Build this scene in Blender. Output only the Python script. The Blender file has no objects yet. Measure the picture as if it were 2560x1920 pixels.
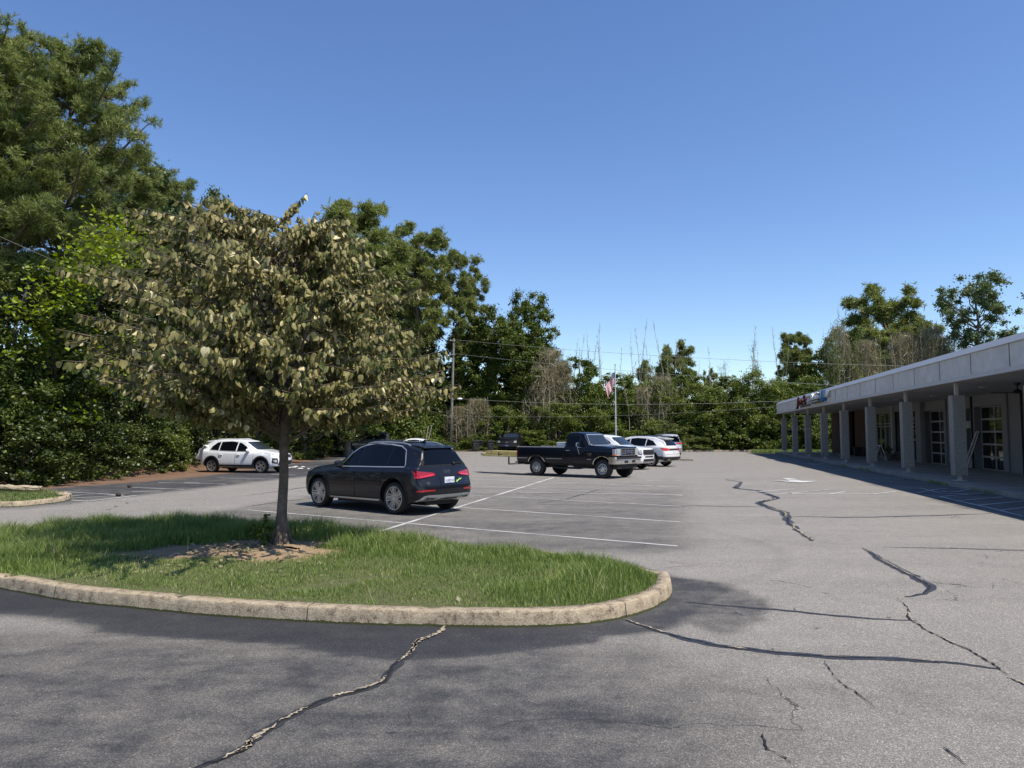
import bpy, bmesh, math, random
import numpy as np
from mathutils import Vector, Matrix
from mathutils.bvhtree import BVHTree

# ------------------------------------------------------------------ camera, sky, sun, exposure
SC = bpy.context.scene
COL = SC.collection
PITCH = math.radians(3.835)
CAMH = 1.83
FPX = 1850.0
cam_d = bpy.data.cameras.new("camera")
cam_d.sensor_width = 36.0
cam_d.lens = 36.0 * FPX / 2560.0
cam_d.clip_start = 0.1
cam_d.clip_end = 5000
cam = bpy.data.objects.new("camera", cam_d)
cam.location = (0, 0, CAMH)
cam.rotation_euler = (math.pi / 2 + PITCH, 0, 0)
COL.objects.link(cam)
SC.camera = cam

SUN_EL = math.radians(60.5)
SUN_AZ = math.atan2(0.84, -0.54)          # from +Y towards +X
sdir = Vector((math.sin(SUN_AZ) * math.cos(SUN_EL), math.cos(SUN_AZ) * math.cos(SUN_EL), math.sin(SUN_EL)))
W = bpy.data.worlds.new("World")
SC.world = W
W.use_nodes = True
nt = W.node_tree
nt.nodes.clear()
wo = nt.nodes.new('ShaderNodeOutputWorld')
bg = nt.nodes.new('ShaderNodeBackground')
sky = nt.nodes.new('ShaderNodeTexSky')
sky.sky_type = 'NISHITA'
sky.sun_disc = False
sky.sun_elevation = SUN_EL
sky.sun_rotation = SUN_AZ
sky.altitude = 300
sky.air_density = 1.0
sky.dust_density = 0.0
sky.ozone_density = 3.0
bg.inputs['Strength'].default_value = 0.145
hs_ = nt.nodes.new('ShaderNodeHueSaturation')
hs_.inputs['Saturation'].default_value = 1.12
hs_.inputs['Hue'].default_value = 0.508
nt.links.new(sky.outputs[0], hs_.inputs['Color']); nt.links.new(hs_.outputs[0], bg.inputs['Color'])
nt.links.new(bg.outputs[0], wo.inputs['Surface'])
sun_d = bpy.data.lights.new("sun", 'SUN')
sun_d.energy = 4.9
sun_d.angle = math.radians(0.53)
sun_d.color = (1.0, 0.94, 0.84)
sun = bpy.data.objects.new("sun", sun_d)
sun.rotation_euler = sdir.to_track_quat('Z', 'Y').to_euler()
sun.location = (30, -20, 40)
COL.objects.link(sun)
SC.view_settings.view_transform = 'Standard'
SC.view_settings.look = 'None'
SC.view_settings.gamma = 1.0
SC.view_settings.exposure = 0.25
SC.cycles.max_bounces = 8
SC.cycles.transparent_max_bounces = 8

rng = np.random.default_rng(7)
random.seed(7)
PI = math.pi

# ------------------------------------------------------------------ photo measuring helpers (used to work out world positions)
def _ray(px, py):
    a = (px - 1280) / FPX; b = -(py - 960) / FPX
    cp, sp = math.cos(PITCH), math.sin(PITCH)
    return a, cp - b * sp, sp + b * cp
def G(px, py, z=0.0):
    a, y, zz = _ray(px, py)
    t = (z - CAMH) / zz
    return (a * t, y * t)
def H(px, py, Y):
    a, y, zz = _ray(px, py)
    t = Y / y
    return (a * t, Y, CAMH + zz * t)

# ------------------------------------------------------------------ materials
MATS = {}
def newmat(name):
    m = bpy.data.materials.new(name); m.use_nodes = True
    return m, m.node_tree, m.node_tree.nodes['Principled BSDF']
def mat(name, col, rough=0.6, metal=0.0, coat=0.0, spec=0.5, var=0.0, vscale=8.0, bump=0.0, bscale=60.0, emit=None):
    if name in MATS: return MATS[name]
    m, nt, p = newmat(name)
    p.inputs['Base Color'].default_value = (*col, 1)
    p.inputs['Roughness'].default_value = rough
    p.inputs['Metallic'].default_value = metal
    p.inputs['Coat Weight'].default_value = coat
    p.inputs['Coat Roughness'].default_value = 0.03
    p.inputs['Specular IOR Level'].default_value = spec
    if var > 0 or bump > 0:
        tc = nt.nodes.new('ShaderNodeTexCoord')
    if var > 0:
        n = nt.nodes.new('ShaderNodeTexNoise'); n.inputs['Scale'].default_value = vscale; n.inputs['Detail'].default_value = 6
        n.inputs['Roughness'].default_value = 0.65
        nt.links.new(tc.outputs['Object'], n.inputs['Vector'])
        r = nt.nodes.new('ShaderNodeValToRGB')
        r.color_ramp.elements[0].position = 0.3; r.color_ramp.elements[1].position = 0.7
        r.color_ramp.elements[0].color = (*[max(0, c * (1 - var)) for c in col], 1)
        r.color_ramp.elements[1].color = (*[min(1, c * (1 + var)) for c in col], 1)
        nt.links.new(n.outputs['Fac'], r.inputs['Fac']); nt.links.new(r.outputs['Color'], p.inputs['Base Color'])
    if bump > 0:
        n2 = nt.nodes.new('ShaderNodeTexNoise'); n2.inputs['Scale'].default_value = bscale; n2.inputs['Detail'].default_value = 5
        nt.links.new(tc.outputs['Object'], n2.inputs['Vector'])
        b = nt.nodes.new('ShaderNodeBump'); b.inputs['Strength'].default_value = bump; b.inputs['Distance'].default_value = 0.02
        nt.links.new(n2.outputs['Fac'], b.inputs['Height']); nt.links.new(b.outputs['Normal'], p.inputs['Normal'])
    MATS[name] = m
    return m

def leafmat(name, c1, c2, c3=None, transl=0.35, rough=0.5, spec=0.35, patch=0.35, gust=1.5):
    """foliage: every leaf its own tint, clumps of the crown drift between the tints"""
    if name in MATS: return MATS[name]
    m, nt, p = newmat(name)
    L = nt.links
    geo = nt.nodes.new('ShaderNodeNewGeometry')
    ramp = nt.nodes.new('ShaderNodeValToRGB')
    cr = ramp.color_ramp
    cr.elements[0].color = (*c1, 1); cr.elements[1].color = (*c2, 1)
    if c3:
        e = cr.elements.new(0.93); e.color = (*c2, 1)
        cr.elements[-1].color = (*c3, 1)
    tc = nt.nodes.new('ShaderNodeTexCoord')
    n = nt.nodes.new('ShaderNodeTexNoise'); n.inputs['Scale'].default_value = gust; n.inputs['Detail'].default_value = 3
    L.new(tc.outputs['Object'], n.inputs['Vector'])
    a = nt.nodes.new('ShaderNodeMath'); a.operation = 'SUBTRACT'; a.inputs[1].default_value = 0.5
    L.new(n.outputs['Fac'], a.inputs[0])
    b = nt.nodes.new('ShaderNodeMath'); b.operation = 'MULTIPLY_ADD'; b.inputs[1].default_value = patch * 3
    L.new(a.outputs[0], b.inputs[0]); L.new(geo.outputs['Random Per Island'], b.inputs[2])
    L.new(b.outputs[0], ramp.inputs['Fac'])
    L.new(ramp.outputs['Color'], p.inputs['Base Color'])
    p.inputs['Roughness'].default_value = rough
    p.inputs['Specular IOR Level'].default_value = spec
    tr = nt.nodes.new('ShaderNodeBsdfTranslucent')
    hs = nt.nodes.new('ShaderNodeHueSaturation'); hs.inputs['Saturation'].default_value = 1.15; hs.inputs['Value'].default_value = 1.2
    L.new(ramp.outputs['Color'], hs.inputs['Color']); L.new(hs.outputs['Color'], tr.inputs['Color'])
    mx = nt.nodes.new('ShaderNodeMixShader'); mx.inputs[0].default_value = transl
    L.new(p.outputs[0], mx.inputs[1]); L.new(tr.outputs[0], mx.inputs[2])
    L.new(mx.outputs[0], nt.nodes['Material Output'].inputs['Surface'])
    MATS[name] = m
    return m

# ------------------------------------------------------------------ mesh helpers
def tag(o, label=None, cat=None, group=None, kind=None):
    if label: o['label'] = label
    if cat: o['category'] = cat
    if group: o['group'] = group
    if kind: o['kind'] = kind
    return o
def empty(name, loc=(0, 0, 0), rz=0.0, label=None, cat=None, group=None):
    o = bpy.data.objects.new(name, None); COL.objects.link(o)
    o.empty_display_size = 0.2
    o.location = loc; o.rotation_euler = (0, 0, rz)
    return tag(o, label, cat, group)
def link(name, me, parent=None):
    o = bpy.data.objects.new(name, me); COL.objects.link(o)
    if parent is not None: o.parent = parent
    return o
def npmesh(name, V, F, mats, smooth=False, mi=None):
    """V (n,3) array, F (m,k) array of equal-size faces"""
    me = bpy.data.meshes.new(name)
    V = np.asarray(V, dtype=np.float32); F = np.asarray(F, dtype=np.int32)
    k = F.shape[1]
    me.vertices.add(len(V)); me.vertices.foreach_set('co', V.ravel())
    me.loops.add(F.size); me.loops.foreach_set('vertex_index', F.ravel())
    me.polygons.add(len(F))
    me.polygons.foreach_set('loop_start', np.arange(0, F.size, k, dtype=np.int32))
    me.polygons.foreach_set('loop_total', np.full(len(F), k, dtype=np.int32))
    if mi is not None: me.polygons.foreach_set('material_index', np.asarray(mi, dtype=np.int32))
    me.polygons.foreach_set('use_smooth', np.full(len(F), smooth, dtype=bool))
    for m in (mats if isinstance(mats, (list, tuple)) else [mats]): me.materials.append(m)
    me.update(calc_edges=True); me.validate()
    return me

class MB:
    def __init__(s): s.v = []; s.f = []; s.m = []; s.s = []
    def add(s, vs, fs, m=0, smooth=False):
        o = len(s.v); s.v += [tuple(v) for v in vs]
        for f in fs: s.f.append(tuple(i + o for i in f)); s.m.append(m); s.s.append(smooth)
        return s
    def box(s, x0, x1, y0, y1, z0, z1, m=0, M=None):
        vs = [(x, y, z) for z in (z0, z1) for y in (y0, y1) for x in (x0, x1)]
        if M is not None: vs = [tuple(M @ Vector(v)) for v in vs]
        return s.add(vs, [(0, 2, 3, 1), (4, 5, 7, 6), (0, 1, 5, 4), (2, 6, 7, 3), (0, 4, 6, 2), (1, 3, 7, 5)], m)
    def bar(s, a, b, w, h=None, m=0, up=(0, 0, 1)):
        a = Vector(a); b = Vector(b); h = h or w
        d = (b - a); L = d.length; d.normalize()
        u = Vector(up)
        if abs(d.dot(u)) > 0.97: u = Vector((1, 0, 0))
        r = d.cross(u).normalized(); u = r.cross(d)
        M = Matrix((( r.x, d.x, u.x, a.x), (r.y, d.y, u.y, a.y), (r.z, d.z, u.z, a.z), (0, 0, 0, 1)))
        return s.box(-w / 2, w / 2, 0, L, -h / 2, h / 2, m, M)
    def tube(s, pts, rad, n=8, m=0, cap=True):
        pts = [Vector(p) for p in pts]
        if not hasattr(rad, '__len__'): rad = [rad] * len(pts)
        vs = []; fs = []
        ref = Vector((0, 0, 1))
        for i, p in enumerate(pts):
            d = (pts[min(i + 1, len(pts) - 1)] - pts[max(i - 1, 0)])
            if d.length < 1e-9: d = Vector((0, 0, 1))
            d.normalize()
            if abs(d.dot(ref)) > 0.95: ref = Vector((1, 0, 0)) if abs(d.x) < 0.9 else Vector((0, 1, 0))
            r = d.cross(ref).normalized(); u = r.cross(d)
            for k in range(n):
                a = 2 * PI * k / n
                vs.append(p + (r * math.cos(a) + u * math.sin(a)) * rad[i])
        for i in range(len(pts) - 1):
            for k in range(n):
                fs.append((i * n + k, i * n + (k + 1) % n, (i + 1) * n + (k + 1) % n, (i + 1) * n + k))
        if cap:
            fs.append(tuple(range(n - 1, -1, -1))); fs.append(tuple((len(pts) - 1) * n + k for k in range(n)))
        return s.add(vs, fs, m, True)
    def lathe(s, prof, n=24, axis='z', c=(0, 0, 0), m=0, close=False):
        vs = []; fs = []
        for (r, t) in prof:
            for k in range(n):
                a = 2 * PI * k / n; x = r * math.cos(a); y = r * math.sin(a)
                p = (x, y, t) if axis == 'z' else ((x, t, y) if axis == 'y' else (t, x, y))
                vs.append((p[0] + c[0], p[1] + c[1], p[2] + c[2]))
        N = len(prof)
        for i in range(N - 1 if not close else N):
            j = (i + 1) % N
            for k in range(n):
                q = (i * n + k, i * n + (k + 1) % n, j * n + (k + 1) % n, j * n + k)
                fs.append(q if axis != 'y' else q[::-1])
        return s.add(vs, fs, m, True)
    def prism(s, poly, z0, z1, m=0, plane='xy'):
        def P(a, b, c): return (a, b, c) if plane == 'xy' else ((a, c, b) if plane == 'xz' else (c, a, b))
        n = len(poly)
        vs = [P(a, b, z0) for a, b in poly] + [P(a, b, z1) for a, b in poly]
        fs = [tuple(range(n))[::-1], tuple(range(n, 2 * n))] + [(i, (i + 1) % n, n + (i + 1) % n, n + i) for i in range(n)]
        return s.add(vs, fs, m)
    def sphere(s, c, r, m=0, nu=12, nv=8):
        rr = r if hasattr(r, '__len__') else (r, r, r)
        vs = []; fs = []
        for j in range(nv + 1):
            t = PI * j / nv
            for i in range(nu):
                a = 2 * PI * i / nu
                vs.append((c[0] + rr[0] * math.sin(t) * math.cos(a), c[1] + rr[1] * math.sin(t) * math.sin(a), c[2] + rr[2] * math.cos(t)))
        for j in range(nv):
            for i in range(nu):
                fs.append((j * nu + i, (j + 1) * nu + i, (j + 1) * nu + (i + 1) % nu, j * nu + (i + 1) % nu))
        return s.add(vs, fs, m, True)
    def mesh(s, name, mats, bevel=0.0, sharp=35):
        me = bpy.data.meshes.new(name)
        me.from_pydata(s.v, [], s.f)
        for m in (mats if isinstance(mats, (list, tuple)) else [mats]): me.materials.append(m)
        me.polygons.foreach_set('material_index', s.m)
        me.polygons.foreach_set('use_smooth', s.s)
        if bevel > 0:
            bm = bmesh.new(); bm.from_mesh(me)
            bmesh.ops.recalc_face_normals(bm, faces=bm.faces[:])
            es = [e for e in bm.edges if len(e.link_faces) == 2 and e.calc_face_angle(0) > 0.6]
            bmesh.ops.bevel(bm, geom=es, offset=bevel, segments=2, affect='EDGES', profile=0.6)
            bm.to_mesh(me); bm.free()
        else:
            bm = bmesh.new(); bm.from_mesh(me)
            bmesh.ops.recalc_face_normals(bm, faces=bm.faces[:])
            bm.to_mesh(me); bm.free()
        if any(s.s): me.set_sharp_from_angle(angle=math.radians(sharp))
        me.update()
        return me
    def build(s, name, mats, parent=None, bevel=0.0, sharp=35):
        return link(name, s.mesh(name, mats, bevel, sharp), parent)

def copy_tree(o, parent=None):
    c = o.copy(); COL.objects.link(c)
    if parent is not None: c.parent = parent
    for ch in list(o.children): copy_tree(ch, c)
    return c
def text_obj(name, txt, size, depth, m, parent=None, M=None, align='CENTER', shear=0.0):
    cu = bpy.data.curves.new(name, 'FONT'); cu.body = txt; cu.size = size; cu.extrude = depth; cu.align_x = align; cu.shear = shear
    t = bpy.data.objects.new(name, cu); COL.objects.link(t)
    dg = bpy.context.evaluated_depsgraph_get()
    me = bpy.data.meshes.new_from_object(t.evaluated_get(dg))
    bpy.data.objects.remove(t); bpy.data.curves.remove(cu)
    me.materials.clear(); me.materials.append(m)
    if M is not None: me.transform(M)
    return link(name, me, parent)
def interp(x, pts):
    pts = sorted(pts, key=lambda p: p[0]); xs = [p[0] for p in pts]; ys = [p[1] for p in pts]
    return float(np.interp(x, xs, ys))
# ------------------------------------------------------------------ ground materials
def asphalt_mat():
    m, nt, p = newmat('asphalt'); L = nt.links
    tc = nt.nodes.new('ShaderNodeTexCoord')
    at = nt.nodes.new('ShaderNodeAttribute'); at.attribute_name = 'seal_shade'
    def noise(scale, detail=4, rough=0.6, vec=None, dist=0.0):
        n = nt.nodes.new('ShaderNodeTexNoise'); n.inputs['Scale'].default_value = scale
        n.inputs['Detail'].default_value = detail; n.inputs['Roughness'].default_value = rough; n.inputs['Distortion'].default_value = dist
        L.new(vec or tc.outputs['Object'], n.inputs['Vector']); return n.outputs['Fac']
    def math_(op, a, b=None, c=None, clamp=False):
        n = nt.nodes.new('ShaderNodeMath'); n.operation = op; n.use_clamp = clamp
        for i, v in enumerate((a, b, c)):
            if v is None: continue
            if isinstance(v, (int, float)): n.inputs[i].default_value = v
            else: L.new(v, n.inputs[i])
        return n.outputs[0]
    def ramp(f, stops):
        r = nt.nodes.new('ShaderNodeValToRGB'); cr = r.color_ramp
        cr.elements[0].position = stops[0][0]; cr.elements[0].color = (*stops[0][1], 1)
        cr.elements[1].position = stops[-1][0]; cr.elements[1].color = (*stops[-1][1], 1)
        for q, c in stops[1:-1]:
            e = cr.elements.new(q); e.color = (*c, 1)
        L.new(f, r.inputs['Fac']); return r.outputs['Color']
    mp = nt.nodes.new('ShaderNodeMapping'); mp.inputs['Rotation'].default_value = (0, 0, 0.56); mp.inputs['Scale'].default_value = (0.28, 1.0, 1)
    L.new(tc.outputs['Object'], mp.inputs['Vector'])
    big = noise(0.75, 9, 0.68, mp.outputs[0], 0.4)
    mid = noise(2.3, 6, 0.7)
    s = math_('ADD', at.outputs['Fac'], math_('MULTIPLY', math_('SUBTRACT', big, 0.5), 0.68))
    s = math_('ADD', s, math_('MULTIPLY', math_('SUBTRACT', mid, 0.5), 0.55), clamp=True)
    base = ramp(s, [(0.0, (0.272, 0.253, 0.226)), (0.35, (0.208, 0.194, 0.174)), (0.60, (0.122, 0.115, 0.105)), (0.74, (0.052, 0.052, 0.055)), (1.0, (0.030, 0.031, 0.035))])
    # aggregate: stones worn pale in a dark binder
    vo = nt.nodes.new('ShaderNodeTexVoronoi'); vo.inputs['Scale'].default_value = 130; L.new(tc.outputs['Object'], vo.inputs['Vector'])
    st = ramp(vo.outputs['Color'], [(0.0, (0.35, 0.35, 0.36)), (0.45, (0.78, 0.78, 0.79)), (0.78, (1.40, 1.37, 1.32)), (1.0, (2.8, 2.65, 2.5))])
    gr = noise(170, 2, 0.5)
    g2 = ramp(gr, [(0.33, (0.62, 0.62, 0.63)), (0.68, (1.40, 1.39, 1.36))])
    mx = nt.nodes.new('ShaderNodeMix'); mx.data_type = 'RGBA'; mx.blend_type = 'MULTIPLY'; mx.inputs[0].default_value = 0.75
    L.new(base, mx.inputs['A']); L.new(st, mx.inputs['B'])
    mx2 = nt.nodes.new('ShaderNodeMix'); mx2.data_type = 'RGBA'; mx2.blend_type = 'MULTIPLY'; mx2.inputs[0].default_value = 0.9
    L.new(mx.outputs['Result'], mx2.inputs['A']); L.new(g2, mx2.inputs['B'])
    # fine hairline cracks
    v2 = nt.nodes.new('ShaderNodeTexVoronoi'); v2.feature = 'DISTANCE_TO_EDGE'; v2.inputs['Scale'].default_value = 0.33
    dn = nt.nodes.new('ShaderNodeTexNoise'); dn.inputs['Scale'].default_value = 1.3; dn.inputs['Detail'].default_value = 6
    L.new(tc.outputs['Object'], dn.inputs['Vector'])
    va = nt.nodes.new('ShaderNodeVectorMath'); va.operation = 'MULTIPLY_ADD'; va.inputs[1].default_value = (0.9, 0.9, 0)
    L.new(dn.outputs['Color'], va.inputs[0]); L.new(tc.outputs['Object'], va.inputs[2]); L.new(va.outputs[0], v2.inputs['Vector'])
    ck = math_('MULTIPLY', math_('LESS_THAN', v2.outputs['Distance'], 0.0022), math_('GREATER_THAN', big, 0.53))
    mx3 = nt.nodes.new('ShaderNodeMix'); mx3.data_type = 'RGBA'; mx3.blend_type = 'MIX'
    L.new(math_('MULTIPLY', ck, 0.7), mx3.inputs[0]); L.new(mx2.outputs['Result'], mx3.inputs['A']); mx3.inputs['B'].default_value = (0.03, 0.03, 0.03, 1)
    # drifts of rust-red pine straw, painted where the attribute says
    ps = nt.nodes.new('ShaderNodeAttribute'); ps.attribute_name = 'straw'
    pn = noise(3.2, 8, 0.72, mp.outputs[0], 0.5)
    pf = math_('MULTIPLY', math_('SUBTRACT', math_('ADD', ps.outputs['Fac'], pn), 0.98), 7.0, clamp=True)
    pc = ramp(noise(40, 3), [(0.3, (0.08, 0.048, 0.030)), (0.7, (0.27, 0.165, 0.105))])
    mx4 = nt.nodes.new('ShaderNodeMix'); mx4.data_type = 'RGBA'
    L.new(pf, mx4.inputs[0]); L.new(mx3.outputs['Result'], mx4.inputs['A']); L.new(pc, mx4.inputs['B'])
    L.new(mx4.outputs['Result'], p.inputs['Base Color'])
    p.inputs['Roughness'].default_value = 0.85
    p.inputs['Specular IOR Level'].default_value = 0.3
    b = nt.nodes.new('ShaderNodeBump'); b.inputs['Strength'].default_value = 0.5; b.inputs['Distance'].default_value = 0.006
    L.new(gr, b.inputs['Height']); L.new(b.outputs['Normal'], p.inputs['Normal'])
    return m
def soilmat(name, stops, scale=30, bump=0.6, dist=0.02):
    m, nt, p = newmat(name); L = nt.links
    tc = nt.nodes.new('ShaderNodeTexCoord')
    n = nt.nodes.new('ShaderNodeTexNoise'); n.inputs['Scale'].default_value = scale; n.inputs['Detail'].default_value = 8; n.inputs['Roughness'].default_value = 0.75
    L.new(tc.outputs['Object'], n.inputs['Vector'])
    r = nt.nodes.new('ShaderNodeValToRGB'); cr = r.color_ramp
    cr.elements[0].position = stops[0][0]; cr.elements[0].color = (*stops[0][1], 1)
    cr.elements[1].position = stops[-1][0]; cr.elements[1].color = (*stops[-1][1], 1)
    for q, c in stops[1:-1]:
        e = cr.elements.new(q); e.color = (*c, 1)
    L.new(n.outputs['Fac'], r.inputs['Fac']); L.new(r.outputs['Color'], p.inputs['Base Color'])
    p.inputs['Roughness'].default_value = 0.9; p.inputs['Specular IOR Level'].default_value = 0.2
    b = nt.nodes.new('ShaderNodeBump'); b.inputs['Strength'].default_value = bump; b.inputs['Distance'].default_value = dist
    L.new(n.outputs['Fac'], b.inputs['Height']); L.new(b.outputs['Normal'], p.inputs['Normal'])
    return m
M_ASPH = asphalt_mat()
M_STRAW = soilmat('pine_straw', [(0.3, (0.06, 0.036, 0.022)), (0.5, (0.17, 0.100, 0.060)), (0.72, (0.36, 0.24, 0.155))], 22, 0.9, 0.05)
M_FOREST = soilmat('forest_floor', [(0.3, (0.03, 0.028, 0.012)), (0.7, (0.10, 0.075, 0.035))], 3)
M_TURFSOIL = soilmat('turf_soil', [(0.3, (0.05, 0.075, 0.02)), (0.7, (0.12, 0.14, 0.045))], 25)

# left edge of the asphalt, far edge, as world polylines (x, y)
LEFT = [(-21.5, -8), (-19.5, 10), (-17.6, 25), (-16.0, 29.4), (-15.3, 34), (-14.8, 48), (-14.6, 62), (-10.5, 74), (-9.5, 77)]
def left_x(y): return float(np.interp(y, [p[1] for p in LEFT], [p[0] for p in LEFT]))
FAR_Y = 75.0
BLD_K = 0.2114
def edge_x(a, y): return a + BLD_K * y

# island outline: front edge read from the photograph, back edge in metres
front = [(0, 1474), (174, 1505), (347, 1523), (521, 1540), (810, 1558), (1041, 1566), (1273, 1569), (1446, 1563), (1562, 1545), (1643, 1518), (1680, 1488), (1672, 1459)]
ISL = [G(*q) for q in front]
ISL += [(1.75, 9.25), (1.35, 10.0), (0.55, 10.7), (-0.6, 11.25), (-1.8, 11.75), (-3.0, 12.6), (-4.4, 13.6), (-5.8, 14.2), (-7.1, 14.1), (-8.2, 13.1), (-8.6, 11.6), (-8.2, 10.3), (-7.2, 9.3)]
def catmull(P, n=8):
    P = [np.array(p, float) for p in P]; N = len(P); out = []
    for i in range(N):
        p0, p1, p2, p3 = P[i - 1], P[i], P[(i + 1) % N], P[(i + 2) % N]
        for k in range(n):
            t = k / n
            out.append(0.5 * ((2 * p1) + (p2 - p0) * t + (2 * p0 - 5 * p1 + 4 * p2 - p3) * t * t + (3 * p1 - p0 - 3 * p2 + p3) * t ** 3))
    return np.array(out)
ISLC = catmull(ISL, 7)
def resample(C, step):
    C = np.vstack([C, C[:1]]); d = np.r_[0, np.cumsum(np.linalg.norm(np.diff(C, axis=0), axis=1))]
    n = max(8, int(d[-1] / step)); t = np.linspace(0, d[-1], n, endpoint=False)
    return np.c_[np.interp(t, d, C[:, 0]), np.interp(t, d, C[:, 1])]
ISLR = resample(ISLC, 0.12)
def inpoly(x, y, poly):
    ins = np.zeros(len(x), bool); j = len(poly) - 1
    for i in range(len(poly)):
        xi, yi = poly[i]; xj, yj = poly[j]
        c = ((yi > y) != (yj > y)) & (x < (xj - xi) * (y - yi) / (yj - yi + 1e-12) + xi)
        ins ^= c; j = i
    return ins
def distpoly(x, y, poly, closed=True):
    d = np.full(len(x), 1e9); n = len(poly)
    for i in range(n if closed else n - 1):
        a = poly[i]; b = poly[(i + 1) % n]; ab = (b[0] - a[0], b[1] - a[1]); L2 = ab[0] ** 2 + ab[1] ** 2 + 1e-12
        t = np.clip(((x - a[0]) * ab[0] + (y - a[1]) * ab[1]) / L2, 0, 1)
        d = np.minimum(d, np.hypot(x - a[0] - t * ab[0], y - a[1] - t * ab[1]))
    return d

# ------------------------------------------------------------------ ground, lot
tag(link('ground', npmesh('ground', [(-1500, -1500, -0.03), (1500, -1500, -0.03), (1500, 1500, -0.03), (-1500, 1500, -0.03)], [(0, 1, 2, 3)], M_FOREST)), kind='structure')

ys = np.r_[np.arange(-8, 2, 1.0), np.arange(2, 16, 0.10), np.arange(16, 26, 0.25), np.arange(26, FAR_Y + 2.01, 0.6)]
nu = 330
V = []
for y in ys:
    xl = left_x(y); xr = edge_x(9.85, y) + 0.1
    V.append(np.c_[np.linspace(xl, xr, nu), np.full(nu, y), np.zeros(nu)])
V = np.vstack(V)
idx = np.arange(len(V)).reshape(len(ys), nu)
F = np.stack([idx[:-1, :-1], idx[:-1, 1:], idx[1:, 1:], idx[1:, :-1]], -1).reshape(-1, 4)
me = npmesh('parking_lot', V, F, M_ASPH)
X, Y = V[:, 0], V[:, 1]
def sm(e0, e1, v): t = np.clip((v - e0) / (e1 - e0), 0, 1); return t * t * (3 - 2 * t)
seal_shade = np.full(len(V), 0.17)
seal_shade += 0.50 * sm(8.5, 6.0, Y) * sm(2.6, -0.6, X)
seal_shade += 0.14 * sm(8.0, 5.0, Y) * sm(-0.5, 1.0, X)
d = distpoly(X, Y, ISLR[::3])
seal_shade = np.maximum(seal_shade, (0.95 - 0.22 * sm(-0.5, 1.5, X)) * sm(np.where(X > 0.8, 0.75, 1.2), np.where(X > 0.8, 0.35, 0.6), d + 0.25 * np.sin(X * 1.7) * np.sin(Y * 2.3)) * sm(-14, -7, X))
bl = [G(*q) for q in [(1452, 1430), (1560, 1420), (1700, 1440), (1800, 1470), (1880, 1475), (1935, 1500), (1950, 1530), (1925, 1560), (1850, 1595), (1790, 1600), (1700, 1560), (1640, 1540)]]
sg_ = np.where(inpoly(X, Y, bl), -1, 1) * distpoly(X, Y, bl)
seal_shade = np.maximum(seal_shade, 0.60 * sm(0.06, -0.16, sg_ + 0.06 * np.sin(X * 9) * np.sin(Y * 8)))
a_ = X - 0.236 * (Y - 12.2)        # distance across the bays
bay = sm(4.0, 2.2, a_) * sm(-9.5, -7.6, a_ + 0.0) * sm(10.2, 12.2, Y) * sm(44, 20, Y)
seal_shade = np.maximum(seal_shade, (0.56 - 0.010 * (Y - 12)) * bay)
lx = np.array([left_x(y) for y in Y])
seal_shade = np.maximum(seal_shade, 0.72 * sm(8.0, 6.2, X - lx + 0.3 * np.sin(Y * .7)) * sm(16, 20, Y) * sm(70, 45, Y))
ex = edge_x(9.85, Y) - X
seal_shade = np.maximum(seal_shade, 0.50 * sm(2.9, 2.3, ex + 0.15 * np.sin(Y * .9)))  # strip along the walkway darkened to paint in the canopy's shadow
# tyre-worn arcs and dribbles of sealer by the tip of the island
for cx, cy, r, w, s in [(0.6, 12.2, 3.6, 0.20, 0.28)]:
    dd = np.abs(np.hypot(X - cx, Y - cy) - r)
    seal_shade = np.maximum(seal_shade, s * sm(w, w * .4, dd) * (X > cx + r * 0.55) * sm(18, 14, Y))
straw = 0.66 * sm(3.2, 0.1, X - lx) + 0.40 * sm(7.6, 3.0, X - lx) * sm(60, 30, Y)
straw *= (Y > 18)
for nm, arr in (('seal_shade', seal_shade), ('straw', straw)):
    at = me.attributes.new(nm, 'FLOAT', 'POINT'); at.data.foreach_set('value', arr.astype(np.float32))
tag(link('parking_lot', me), kind='structure')

# pine-straw bank along the left edge and the far edge
def bank(name, pts, outward, prof, m):
    rows = []
    for i, p in enumerate(pts):
        q0 = np.array(pts[max(0, i - 1)]); q1 = np.array(pts[min(len(pts) - 1, i + 1)])
        t = (q1 - q0) / np.linalg.norm(q1 - q0); n = np.array([-t[1], t[0]]) * outward
        wob = 0.18 * math.sin(i * 1.3) + 0.12 * math.sin(i * 3.1)
        rows.append([(p[0] + n[0] * (dd + (wob if k < 3 else 0)), p[1] + n[1] * (dd + (wob if k < 3 else 0)), z + (0.06 * math.sin(i * 2.1 + k) if k > 1 else 0)) for k, (dd, z) in enumerate(prof)])
    V = np.array(rows).reshape(-1, 3); n0, n1 = len(rows), len(prof)
    idx = np.arange(len(V)).reshape(n0, n1)
    F = np.stack([idx[:-1, :-1], idx[:-1, 1:], idx[1:, 1:], idx[1:, :-1]], -1).reshape(-1, 4)
    return tag(link(name, npmesh(name, V, F, m, True)), kind='structure')
yy = np.arange(-6, 77.1, 0.8)
bank('straw_bank', [(left_x(y), y) for y in yy], 1, [(-0.25, 0.006), (0.3, 0.06), (0.9, 0.28), (1.8, 0.42), (4, 0.5), (12, 0.55)], M_STRAW)
bank('far_bank', [(x, FAR_Y + 1.2) for x in np.arange(-14, 60, 0.8)], 1, [(-0.25, 0.006), (0.2, 0.05), (0.8, 0.12), (3, 0.2), (14, 0.3)], M_FOREST)

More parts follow.
